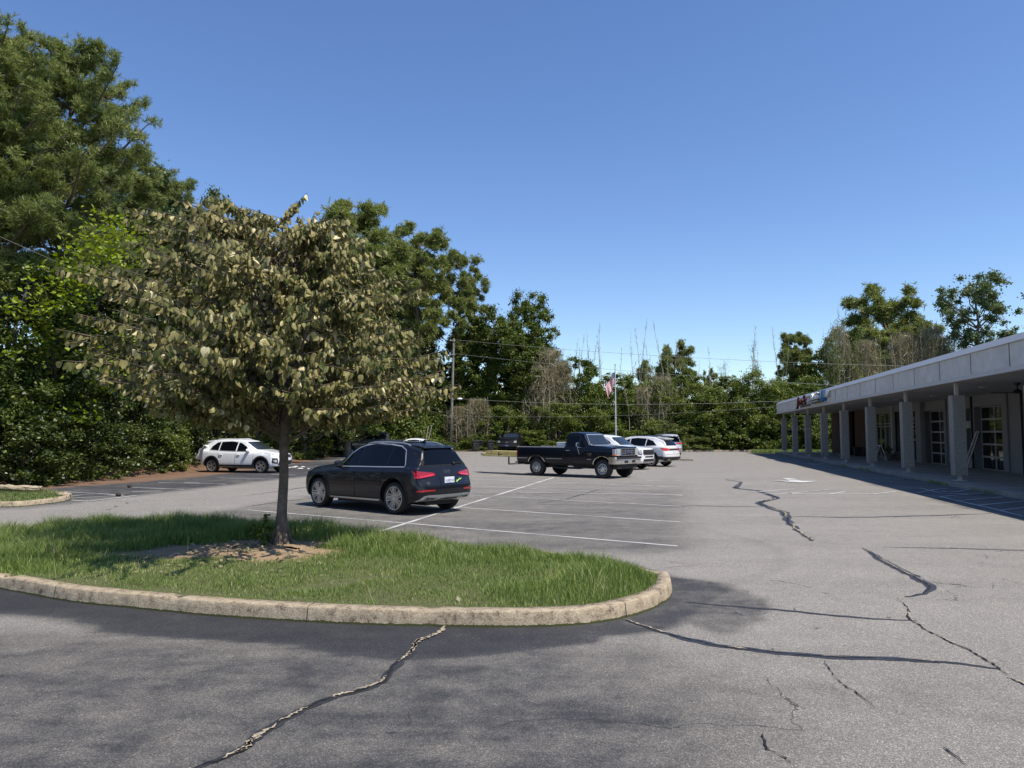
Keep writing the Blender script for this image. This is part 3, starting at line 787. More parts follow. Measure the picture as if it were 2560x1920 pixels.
# fascia: bottom trim, panels, sloped coping
mb = MB(); mb.box(vF - 0.02, vF + 0.10, u0, u1, ZS, ZS + 0.14); mb.box(vF + 0.10, vW, u1 - 0.12, u1, ZS, ZS + 0.14)
mb.build('fascia_trim', M_TRIM, bld, bevel=0.006)
mb = MB()
pu = [u1 - 0.004]; 
for px in (1971, 1990, 2016, 2053, 2089.5, 2119.5, 2152, 2190.5, 2235, 2288.6, 2352.5, 2431.4, 2529.5): pu.append(UX(A_F, px))
while pu[-1] > u0 + 2.6: pu.append(pu[-1] - (2.45))
pu.append(u0)
for a, b in zip(pu[1:], pu[:-1]): mb.box(vF, vF + 0.05, a + 0.022, b - 0.022, ZS + 0.143, ZT - 0.243)
mb.build('fascia_panels', M_PANEL, bld, bevel=0.004)
for a in pu[1:-1]:
    mb = MB(); mb.box(vF - 0.004, vF + 0.004, a - 0.024, a + 0.024, ZS + 0.146, ZT - 0.246); mb.build('fascia_joint', M_JOINT, bld)
mb = MB(); mb.box(vF + 0.053, vF + 0.12, u0, u1 - 0.06, ZS + 0.143, ZT - 0.243); mb.box(vF + 0.12, vW + 9, u1 - 0.2, u1 - 0.06, ZS + 0.143, ZT - 0.24)
mb.build('fascia_backing', M_DARK, bld)
mb = MB(); mb.prism([(vF - 0.05, ZT - 0.24), (vF - 0.05, ZT - 0.22), (vF + 0.10, ZT), (vF + 0.3, ZT), (vF + 0.3, ZT - 0.24)], u0, u1 + 0.03, plane='xz')
mb.build('roof_coping', M_TRIM, bld)
mb = MB(); mb.box(vF + 0.3, vW + 12, u0, u1 + 0.02, ZT - 0.30, ZT - 0.05)
mb.build('roof', M_ROOF, bld)
mb = MB()
mb.box(vF + 0.10, vW + 0.5, u0, u1 - 0.12, ZS + 0.02, ZS + 0.08)
for k in range(1, 12): mb.box(vF + 0.12, vW, u1 - 5.83 * k - 0.02, u1 - 5.83 * k + 0.02, ZS + 0.012, ZS + 0.02)
mb.build('soffit', M_SOFF, bld)
# recessed lights
for k, (aa, px, py) in enumerate([(12.3, 2461, 969.5), (12.6, 2334, 987), (12.2, 2242, 1000), (12.5, 2180, 1012)]):
    mb = MB(); mb.lathe([(0.10, 0.0), (0.14, 0.0), (0.15, 0.012), (0.15, 0.04)], 20); mb.lathe([(0.0, 0.012), (0.10, 0.012)], 20)
    o = mb.build('soffit_light', M_TRIM, bld); o.location = (VA(aa), UX(aa, px), ZS - 0.02)
# columns
M_PLATE = mat('column_shoe', (0.55, 0.53, 0.50), 0.7, var=0.25, vscale=20)
colproto = None
us = [U(A_C, 26.6 + 5.72 * k) for k in range(-4, 8)]
for k, u in enumerate(us):
    if colproto is None:
        mb = MB(); mb.box(-0.21, 0.21, -0.21, 0.21, 0.19, 3.05)
        colproto = mb.build('column', M_PEB, bld, bevel=0.012)
        mb = MB(); mb.box(-0.055, 0.055, -0.055, 0.055, 0.02, 0.19); mb.box(-0.18, 0.18, -0.18, 0.18, 0.0, 0.025)
        for s in (-1, 1):
            mb.bar((s * 0.03, -0.06, 0.03), (s * 0.10, -0.06, 0.15), 0.02)
        mb.build('column_shoe', M_PLATE, colproto, bevel=0.004)
        mb = MB(); mb.box(-0.055, 0.055, -0.055, 0.055, 3.05, 3.48); mb.build('column_cap', M_PLATE, colproto)
        c = colproto
    else: c = copy_tree(colproto, bld)
    c.location = (vC, u, FL)
# a steel band with a bracket on two of the far columns
for u in us[-3:-1][::1]:
    mb = MB(); mb.box(-0.235, 0.235, -0.235, 0.235, 0, 0.10); mb.box(-0.45, -0.235, -0.06, 0.06, 0.02, 0.07)
    o = mb.build('column_band', M_ALU, bld); o.location = (vC, u, FL + 1.98)

# shop-front wall split into pieces between the openings (px of edges on the wall plane)
def uw(px): return UX(A_W, px)
head = 3.10
ub0 = U(A_W, 4)
def wallpiece(name, ua, ub, m, z0=FL, z1=ZS + 0.02, v0=vW, v1=vW + 0.3, bev=0.0):
    mb = MB(); mb.box(v0, v1, min(ua, ub), max(ua, ub), z0, z1); return mb.build(name, m, bld)
wallpiece('brick_wall', uw(2078.6), uw(2119), M_BRICK)
wallpiece('brick_wall', uw(2135), uw(2170), M_BRICK)
# dark panel set back in the opening between the brick piers
wallpiece('dark_back_panel', uw(2119), uw(2135), M_DARK, v0=vW + 0.9, v1=vW + 1.0)
# glass entrance with aluminium mullions
def storefront(name, pxa, pxb, cols, rows, z0, z1, m_fr, recess=0.12, mw=0.05, door=None, heights=None):
    ua, ub = sorted((uw(pxa), uw(pxb)))
    v = vW + recess
    g = MB(); g.box(v + 0.02, v + 0.035, ua + 0.02, ub - 0.02, z0 + 0.02, z1 - 0.02)
    fr = MB()
    for i in range(cols + 1):
        u = ua + (ub - ua) * i / cols; fr.box(v - 0.03, v + 0.06, u - mw / 2 + (mw / 2 if i == 0 else 0) - (mw / 2 if i == cols else 0), u + mw / 2 + (mw / 2 if i == 0 else 0) - (mw / 2 if i == cols else 0), z0, z1)
    hs = heights or [j / rows for j in range(rows + 1)]
    for hh in hs:
        z = z0 + (z1 - z0) * hh
        zc = min(max(z, z0 + mw / 2), z1 - mw / 2)
        fr.box(v - 0.026, v + 0.055, ua + 0.002, ub - 0.002, zc - mw / 2, zc + mw / 2)
    f = fr.build(name, m_fr, bld); g.build('glass', M_GLASS, f)
    return f
storefront('glazed_entrance', 2185, 2229, 4, 3, FL, 3.25, M_ALU, 0.12, 0.06, heights=[0, 0.04, 0.70, 0.76, 1])
storefront('shop_window', 2233, 2262, 1, 1, FL + 0.5, 3.25, M_DARK, 0.10, 0.05)
storefront('glass_door', 2274, 2298, 2, 3, FL, 3.25, M_ALU, 0.12, 0.06, heights=[0, 0.42, 0.74, 1])
wallpiece('wall_pier', uw(2170), uw(2185), M_DARK, v0=vW, v1=vW + 0.3)
wallpiece('wall_pier', uw(2229), uw(2233), M_FRAME, v0=vW - 0.1, v1=vW + 0.12)
wallpiece('wall_pier', uw(2262), uw(2274), M_DARK)
wallpiece('wall_sill', uw(2233), uw(2262), M_DARK, z0=FL, z1=FL + 0.5)
wallpiece('wall_header', uw(2170), uw(2298), M_SIDING, z0=3.25)
wallpiece('wall_pier', uw(2298), uw(2311), M_SIDING, v0=vW - 0.25)
# roll-up glass doors in deep openings
RC = 0.32
def rollup(pxa, length, m_fr=M_FRAME):
    ub = uw(pxa); ua = ub - length
    v = vW + RC
    f = MB()
    for i in range(3):
        u = ua + length * i / 2; w = 0.07
        f.box(v - 0.03, v + 0.03, max(ua, u - w / 2), min(ub, u + w / 2), FL, head + 0.0)
    for j in range(6):
        z = FL + (head - FL) * j / 5; f.box(v - 0.025, v + 0.027, ua + 0.003, ub - 0.003, max(FL, z - 0.04), min(head, z + 0.04))
    fo = f.build('rollup_door', m_fr, bld)
    g = MB(); g.box(v + 0.0, v + 0.012, ua + 0.01, ub - 0.01, FL + 0.01, head - 0.01); g.build('glass', M_GLASS, fo)
    jb = MB(); jb.box(vW, v + 0.05, ub + 0.0, ub + 0.05, FL, head); jb.box(vW, v + 0.05, ua - 0.05, ua, FL, head); jb.box(vW + 0.002, v + 0.05, ua, ub, head, head + 0.05)
    jb.build('door_jamb', M_JAMB, bld)
    return ua, ub
g1a, g1b = rollup(2311, 2.95)
g2a, g2b = rollup(2434, 3.0)
wallpiece('wall_panel', g1b + 0.05, uw(2311) + 0.06, M_SIDING)
wallpiece('wall_header', g1a - 0.05, g1b + 0.05, M_SIDING, z0=head + 0.05)
wallpiece('wall_header', g2a - 0.05, g2b + 0.05, M_SIDING, z0=head + 0.05)
ud0, ud1 = uw(2424), uw(2398)
wallpiece('wall_panel', g1a - 0.05, ud1, M_SIDING)
wallpiece('wall_panel', ud0, g2b + 0.05, M_SIDING)
wallpiece('wall_panel', ub0, g2a - 0.05, M_SIDING)
wallpiece('wall_header', ud0, ud1, M_SIDING, z0=3.08)
dz = MB(); dz.box(vW + 0.06, vW + 0.12, ud0 + 0.01, ud1 - 0.01, FL, 2.25); dz.box(vW + 0.05, vW + 0.13, ud0, ud1, 2.25, 2.45)
d_ = dz.build('shop_door', M_FRAME, bld, bevel=0.004)
g = MB(); g.box(vW + 0.045, vW + 0.059, ud0 + 0.13, ud1 - 0.13, FL + 0.55, 2.1); g.box(vW + 0.07, vW + 0.09, ud0 + 0.05, ud1 - 0.05, 2.46, 3.07); g.build('glass', M_GLASS, d_)
mb = MB(); mb.bar((vW + 0.03, ud0 + 0.08, 1.15), (vW + 0.03, ud0 + 0.08, 1.4), 0.02); mb.build('handle', M_ALU, d_)
# vertical battens and pipes on the wall
for px, m_, w in ((2366, M_JAMB, .09), (2429.8, M_DARK, .10), (2520, M_JAMB, .05), (2556, M_DARK, .04)):
    mb = MB(); u = uw(px); mb.box(vW - 0.08, vW - 0.002, u - w / 2, u + w / 2, FL, ZS + 0.01); mb.build('downpipe', m_, bld, bevel=0.01)
# end wall and back
mb = MB(); mb.box(vW, vW + 12, uw1 - 0.004, uw1 + 0.3, 0, ZT - 0.3); mb.build('brick_wall', M_BRICK, bld)
mb = MB(); mb.box(vW + 12, vW + 12.3, ub0, uw1, 0, ZT - 0.3); mb.build('back_wall', M_BRICK, bld)

# covered walkway slab
vE = VA(9.82)
mb = MB(); mb.box(vE, vW + 1.2, u0, u1 + 1.0, -0.05, FL)
wk = mb.build('walkway', M_CONC, None, bevel=0.02); wk.rotation_euler = (0, 0, -AXD); tag(wk, kind='structure')
mb = MB()
r_ = random.Random(4)
for k in range(0, 30):
    u = u0 + (u1 - u0) * k / 30
    mb.box(vE + 0.03, vW, u - 0.006, u + 0.006, FL, FL + 0.003)
j = mb.build('walkway_joints', M_TARD, None); j.rotation_euler = (0, 0, -AXD); tag(j, kind='structure')

# signs on the fascia
M_RED = mat('sign_red', (0.10, 0.010, 0.010), 0.3)
M_SWHITE = mat('sign_white', (0.85, 0.85, 0.85), 0.35)
M_SBLUE = mat('sign_blue', (0.02, 0.17, 0.36), 0.35)
def sign_root(aa, px, z, label):
    u = UX(aa, px); p = BW(VA(aa), u, z)
    return empty('shop_sign', p, -AXD - PI / 2, label, 'sign')      # local x runs along the wall towards the right as seen from the lot, -y towards the lot
RT = Matrix.Rotation(PI / 2, 4, 'X')
s1 = sign_root(A_F, 2015, 3.80, 'dark red script letters standing off the white canopy fascia near its far end')
text_obj('letters', "Joe's", 0.95, 0.07, M_RED, s1, Matrix.Translation((-0.2, -0.28, 0.06)) @ RT @ Matrix.Diagonal((2.0, 1, 1, 1)), shear=0.3)
mb = MB(); mb.box(-1.9, 1.9, -0.10, -0.02, -0.02, 0.05); mb.build('rail', M_DARK, s1, bevel=0.01)
mb = MB(); mb.box(2.0, 2.45, -0.30, -0.02, 0.06, 0.36); mb.build('power_box', M_WHITE, s1, bevel=0.01)
s2 = sign_root(A_F, 2056, 3.86, 'white block letters with a blue end panel on the canopy fascia')
text_obj('letters', "BLISS", 0.60, 0.08, M_SWHITE, s2, Matrix.Translation((-1.0, -0.26, 0.22)) @ RT @ Matrix.Diagonal((1.9, 1, 1, 1)))
text_obj('small_letters', "STUDIO", 0.16, 0.05, M_TRIM, s2, Matrix.Translation((-1.0, -0.25, 0.04)) @ RT @ Matrix.Diagonal((3.2, 1, 1, 1)))
mb = MB(); mb.box(-2.75, 0.85, -0.16, -0.03, -0.02, 0.70); mb.build('backing_panel', mat('sign_brown', (0.05, 0.035, 0.03), 0.5), s2, bevel=0.01)
mb = MB(); mb.box(0.9, 1.5, -0.30, -0.03, 0.0, 0.70); mb.build('end_panel', M_SBLUE, s2, bevel=0.015)
mb = MB(); mb.add([(0.95, -0.302, 0.68), (1.4, -0.302, 0.68), (1.05, -0.302, 0.25), (0.95, -0.32, 0.68), (1.4, -0.32, 0.68), (1.05, -0.32, 0.25)], [(0, 1, 2), (3, 5, 4), (0, 3, 4, 1), (1, 4, 5, 2), (2, 5, 3, 0)]); mb.build('white_triangle', M_SWHITE, s2)
mb = MB(); mb.box(1.9, 2.5, -0.28, -0.02, 0.2, 0.6); mb.build('power_box', M_WHITE, s2, bevel=0.01)

# things under the canopy
M_BLACK = mat('black_plastic', (0.012, 0.012, 0.013), 0.45)
# ceiling fan
p = H(2543, 959, 26.3); fr = empty('ceiling_fan', (p[0], p[1], ZS + 0.0), -AXD, 'black ceiling fan hanging from the canopy soffit at the right edge', 'ceiling fan')
mb = MB(); mb.lathe([(0.0, 0.02), (0.11, 0.02), (0.10, -0.05), (0.03, -0.09)], 20); mb.lathe([(0.02, -0.08), (0.02, -0.24)], 10); mb.build('mount', M_BLACK, fr)
mb = MB(); mb.lathe([(0.03, -0.20), (0.07, -0.23), (0.13, -0.27), (0.14, -0.33), (0.12, -0.36), (0.0, -0.37)], 24); mb.build('motor', M_BLACK, fr)
for k in range(3):
    mb = MB(); M = Matrix.Rotation(PI * 0.97 + k * 2 * PI / 3, 4, 'Z') @ Matrix.Rotation(0.14, 4, 'X'); mb.box(0.12, 0.86, -0.07, 0.07, -0.345, -0.335, M=M); mb.build('blade', M_BLACK, fr, bevel=0.003)
# folded step ladder leaning on the wall
g = G(2411, 1171, FL); lb = Vector((g[0], g[1], FL)); du_ = Vector((DV[0], DV[1], 0)); dn_ = Vector((NV[0], NV[1], 0))
ld = empty('step_ladder', tuple(lb), -AXD, 'folded white step ladder leaning against the shop wall beside the door', 'ladder')
lean = 0.42
for s, nm in ((0, 'front_rail'), (0.40, 'front_rail')):
    mb = MB(); mb.bar((0, -s + 0.1, 0), (lean, -s - 0.62 + 0.1 + 0.12 * (s > 0), 1.80), 0.075, 0.03); mb.build(nm, M_SWHITE, ld)
for k in range(1, 6):
    mb = MB(); t = k / 6.2; mb.box(lean * t - 0.05, lean * t + 0.05, -0.62 * t - 0.30, -0.62 * t + 0.1, 1.8 * t - 0.012, 1.8 * t + 0.012); mb.build('step', M_ALU, ld)
mb = MB(); mb.bar((0.09, 0.12, 0.12), (lean + 0.02, -0.50, 1.72), 0.03); mb.bar((0.09, -0.24, 0.12), (lean + 0.02, -0.80, 1.72), 0.03); mb.build('rear_rails', M_DARK, ld)
# A-frame sign
g = G(2199, 1151, FL); af = empty('sandwich_board', (g[0], g[1], FL), -AXD, 'white framed sandwich board standing open on the shaded walkway', 'sign')
for s in (-1, 1):
    mb = MB(); M = Matrix.Rotation(s * 0.36, 4, 'Y')
    def bx(*a): mb.box(*a[:6], M=Matrix.Translation((-s * 0.36, 0, 0)) @ M)
    mb.box(-0.015, 0.015, -0.28, -0.24, 0, 1.02, M=Matrix.Translation((s * 0.38, 0, 0)) @ Matrix.Rotation(-s * 0.37, 4, 'Y'))
    mb.box(-0.015, 0.015, 0.24, 0.28, 0, 1.02, M=Matrix.Translation((s * 0.38, 0, 0)) @ Matrix.Rotation(-s * 0.37, 4, 'Y'))
    mb.box(-0.014, 0.014, -0.24, 0.24, 0.97, 1.02, M=Matrix.Translation((s * 0.38, 0, 0)) @ Matrix.Rotation(-s * 0.37, 4, 'Y'))
    mb.box(-0.014, 0.014, -0.24, 0.24, 0.18, 0.22, M=Matrix.Translation((s * 0.38, 0, 0)) @ Matrix.Rotation(-s * 0.37, 4, 'Y'))
    fo = mb.build('frame', M_SWHITE, af)
    mb = MB(); mb.box(-0.006, 0.006, -0.24, 0.24, 0.22, 0.97, M=Matrix.Translation((s * 0.38, 0, 0)) @ Matrix.Rotation(-s * 0.37, 4, 'Y')); mb.build('board', M_BLACK, af)
# planter with a plant
g = G(2223, 1150, FL); pl = empty('planter', (g[0], g[1], FL), 0, 'round grey planter bowl with a dark shrub beside the sandwich board', 'planter')
mb = MB(); mb.lathe([(0.0, 0.0), (0.20, 0.0), (0.33, 0.25), (0.36, 0.42), (0.33, 0.42), (0.30, 0.36), (0, 0.36)], 24); mb.build('pot', mat('pot_grey', (0.22, 0.21, 0.20), 0.8, var=0.2), pl)
# barber pole
uu = UX(A_W, 2288); pp_ = BW(vW - 0.16, uu, 0); bp = empty('barber_pole', (pp_[0], pp_[1], 1.9), -AXD, 'red and white striped barber pole on the shaded shop wall beside the glass door', 'barber pole')
def stripe():
    m, nt, p = newmat('barber_stripes'); L = nt.links
    tc = nt.nodes.new('ShaderNodeTexCoord'); w = nt.nodes.new('ShaderNodeTexWave'); w.wave_type = 'BANDS'; w.bands_direction = 'Z'; w.inputs['Scale'].default_value = 1.9
    mp = nt.nodes.new('ShaderNodeMapping'); mp.inputs['Rotation'].default_value = (0.75, 0, 0); L.new(tc.outputs['Object'], mp.inputs['Vector']); L.new(mp.outputs[0], w.inputs['Vector'])
    r = nt.nodes.new('ShaderNodeValToRGB'); r.color_ramp.interpolation = 'CONSTANT'; r.color_ramp.elements[0].color = (0.75, 0.55, 0.48, 1); r.color_ramp.elements[1].position = 0.5; r.color_ramp.elements[1].color = (0.14, 0.03, 0.035, 1)
    L.new(w.outputs['Color'], r.inputs['Fac']); L.new(r.outputs['Color'], p.inputs['Base Color']); p.inputs['Roughness'].default_value = 0.2
    return m
mb = MB(); mb.lathe([(0.0, 0), (0.13, 0), (0.13, 0.55), (0.0, 0.55)], 20); mb.build('striped_tube', stripe(), bp)
for z0, z1 in ((-0.12, 0.0), (0.55, 0.68)):
    mb = MB(); mb.lathe([(0.0, z0), (0.10, z0 + 0.02), (0.15, z0 + 0.05), (0.15, z1)], 20); mb.lathe([(0.15, z1), (0, z1)], 20); mb.build('cap', M_ALU, bp)
mb = MB(); mb.box(0.10, 0.17, -0.04, 0.04, 0.2, 0.3); mb.build('bracket', M_ALU, bp)
mb = MB(); mb.lathe([(0.0, 0.70), (0.10, 0.72), (0.13, 0.82), (0.10, 0.92), (0.0, 0.95)], 16); mb.build('globe', M_SWHITE, bp)
# dark benches / boxes by the brick piers
for k, (px, py, w, lab) in enumerate([(2142, 1139, 0.55, 'black box planter against the brick pier under the canopy, left of its pair'), (2160, 1141, 0.55, 'black box planter against the brick pier under the canopy, right of its pair')]):
    g = G(px, py, FL); b_ = empty('box_planter', (g[0] + 0.1, g[1] + 1.2, FL), -AXD, lab, 'planter', 'black planters by the brick pier')
    mb = MB(); mb.prism([(-w * .40, 0), (w * .40, 0), (w * .5, 0.62), (-w * .5, 0.62)], -w * .42, w * .42, plane='xz'); mb.build('pot', M_BLACK, b_, bevel=0.02)
    mb = MB(); mb.box(-w * .53, w * .53, -w * .47, w * .47, 0.62, 0.67); mb.build('rim', M_BLACK, b_, bevel=0.01)
g = G(2308, 1155, FL); b_ = empty('doormat_box', (g[0], g[1], FL), -AXD, 'low black rubber box on the walkway by the first roll up door', 'box')
mb = MB(); mb.box(-0.25, 0.25, -0.3, 0.3, 0.0, 0.12); mb.build('base', M_BLACK, b_, bevel=0.03); mb = MB(); mb.box(-0.2, 0.2, -0.25, 0.25, 0.12, 0.16); mb.build('lid', M_BLACK, b_, bevel=0.01)
# security camera pair under the far end of the soffit
p = H(1996, 1026, 62); sc_ = empty('security_camera', (p[0], p[1], ZS + 0.01), 0, 'small black camera fixture under the far end of the soffit', 'camera')
mb = MB(); mb.lathe([(0.06, 0.0), (0.06, -0.05), (0.02, -0.06), (0.02, -0.16)], 12); mb.build('mount', M_BLACK, sc_)
mb = MB(); mb.box(-0.22, 0.05, -0.06, 0.06, -0.26, -0.15); mb.build('body', M_BLACK, sc_, bevel=0.02)
# ------------------------------------------------------------------ vehicles (local frame: x forward, y left, z up)
def paint(name, col, metal=0.0, rough=0.35, coat=1.0, spec=0.5): return mat(name, col, rough, metal, coat, spec)
P_WHITE = paint('paint_white', (0.80, 0.80, 0.79))
P_PEARL = paint('paint_pearl', (0.72, 0.70, 0.68))
P_GREY = paint('paint_dark_grey', (0.007, 0.008, 0.013), 0.1, 0.35, 0.5, 0.3)
P_NAVY = paint('paint_navy', (0.002, 0.003, 0.010), 0.0, 0.35, 0.45, 0.2)
P_BLACK = paint('paint_black', (0.004, 0.004, 0.005), 0.0, 0.35, 0.4, 0.2)
P_SILV = paint('paint_silver', (0.50, 0.51, 0.53), 0.6, 0.35)
P_DKG = paint('paint_charcoal', (0.035, 0.034, 0.033), 0.2, 0.35)
M_GL = mat('car_glass', (0.003, 0.004, 0.006), 0.02, spec=0.25)
M_GLC = mat('car_glass_clear', (0.020, 0.026, 0.032), 0.03, spec=0.6)
M_TYRE = mat('tyre', (0.020, 0.019, 0.018), 0.75, var=0.2, vscale=5)
M_RIM = mat('rim_silver', (0.62, 0.63, 0.64), 0.28, metal=0.85)
M_RIMD = mat('rim_dark', (0.03, 0.03, 0.032), 0.5)
M_PLAS = mat('car_plastic', (0.020, 0.020, 0.021), 0.6)
M_CHR = mat('chrome', (0.75, 0.76, 0.78), 0.12, metal=1.0)
M_SILVT = mat('silver_trim', (0.52, 0.53, 0.54), 0.32, metal=0.6)
M_TAIL = mat('tail_lamp', (0.32, 0.006, 0.010), 0.12, coat=1.0)
M_TAILB = mat('tail_lamp_bright', (0.62, 0.03, 0.04), 0.15, coat=1.0)
M_HEAD = mat('head_lamp', (0.55, 0.57, 0.58), 0.12, coat=1.0, metal=0.2)
M_AMB = mat('amber_lamp', (0.75, 0.20, 0.03), 0.2, coat=1.0)
M_SEAM = mat('panel_gap', (0.003, 0.003, 0.003), 0.8)
M_PLATE2 = mat('number_plate', (0.72, 0.74, 0.78), 0.4)
M_PTXT = mat('plate_text', (0.10, 0.16, 0.35), 0.5)

def body_mesh(sp):
    """lofted shell from side and plan profiles; returns verts, quads"""
    x0 = min(p[0] for p in sp['top']); x1 = max(p[0] for p in sp['top'])
    xs = set(np.round(np.linspace(x0, x1, 56), 4)); 
    for k in ('top', 'belt', 'wid', 'roofw', 'bot'):
        for p in sp[k]:
            if x0 <= p[0] <= x1: xs.add(round(p[0], 4))
    for d in (0.01, 0.03, 0.06, 0.1, 0.15, 0.22): xs.add(round(x0 + d, 4)); xs.add(round(x1 - d, 4))
    xs = sorted(xs); ys = [xs[0]]
    for x in xs[1:]:
        if x - ys[-1] > 0.008: ys.append(x)
    xs = ys
    bowf, bowr = sp.get('bow', (0.16, 0.12)); topr = sp.get('topr', 0.13); hood = sp.get('hoodw', 0.90)
    dxf = sp.get('nose', [(0, 0)]); dxr = sp.get('tail', [(0, 0)])
    def shift(x, y, z, w):
        f = max(0, 1 - (x1 - x) / 0.55) ** 2; r = max(0, 1 - (x - x0) / 0.45) ** 2
        t = min(1, abs(y) / w)
        return x - f * (bowf * t ** 2.2 + interp(z, dxf)) + r * (bowr * t ** 2.4 + interp(z, dxr))
    rings = []; meta = []
    for x in xs:
        T = interp(x, sp['top']); B = min(interp(x, sp['belt']), T - 0.015); w = interp(x, sp['wid']); wr = interp(x, sp['roofw']); zb = interp(x, sp['bot'])
        h = T - B; r = min(topr, 0.45 * h); wb = w * sp.get('beltw', 0.945)
        wr = min(wr, wb - 0.01)
        if h < 0.16: wr = wb * hood + (wr - wb * hood) * (h / 0.16) if wr < wb * hood else wr
        rr = min(0.12, r * 1.0)
        hb = B - zb
        sh = sp.get('shoulder', 0.02)
        sec = [(0, zb), (0.80 * w, zb), (0.94 * w, zb + 0.02), (0.985 * w, zb + 0.10), (1.0 * w, zb + 0.30 * hb), (1.0 * w, zb + 0.52 * hb), (0.992 * w, zb + 0.72 * hb),
               (0.982 * w, B - 0.10), (0.972 * w, B - 0.045), (wb + 0.004, B - 0.004), (wb - sh, B + 0.006 * (h > 0.05))]
        a = wb - sh
        for t in (0.12, 0.35, 0.62): sec.append((a + (wr - a) * t * 0.93, B + (h - r) * t))
        sec += [(wr, T - r), (wr - rr * 0.22, T - r * 0.45), (wr - rr * 0.6, T - r * 0.15), (wr - rr * 1.1, T - r * 0.02)]
        cr = sp.get('crown', 0.03) * min(1, h / 0.4 + 0.35)
        ww = wr - rr * 1.1
        for t in (0.66, 0.33, 0.0): sec.append((ww * t, T + cr * (1 - t * t)))
        rings.append((x, sec, w))
    V = []; Fq = []; n = len(rings[0][1])
    def P(x, y, z, w): V.append((shift(x, y, z, w), y, z)); return len(V) - 1
    L = []; R = []
    for x, sec, w in rings:
        l = [P(x, y, z, w) for y, z in sec]
        rgt = [l[0]] + [P(x, -y, z, w) for y, z in sec[1:-1]] + [l[-1]]
        L.append(l); R.append(rgt)
    for i in range(len(rings) - 1):
        for j in range(n - 1):
            Fq.append((L[i][j], L[i][j + 1], L[i + 1][j + 1], L[i + 1][j]))
            Fq.append((R[i][j], R[i + 1][j], R[i + 1][j + 1], R[i][j + 1]))
    for e, flip in ((0, False), (len(rings) - 1, True)):
        x, sec, w = rings[e]; ny = 10; prev = None
        rows = []
        for j in range(n):
            if j == 0 or j == n - 1: rows.append([L[e][j]] * (ny + 1)); continue
            y, z = sec[j]; row = [R[e][j]]
            for k in range(1, ny): yy = y * (-1 + 2 * k / ny); row.append(P(x, yy, z, w))
            row.append(L[e][j]); rows.append(row)
        for j in range(n - 1):
            for k in range(ny):
                q = [rows[j][k], rows[j][k + 1], rows[j + 1][k + 1], rows[j + 1][k]]
                q2 = []
                for v in q:
                    if v not in q2: q2.append(v)
                if len(q2) >= 3: Fq.append(tuple(q2 if flip else q2[::-1]))
    return V, Fq

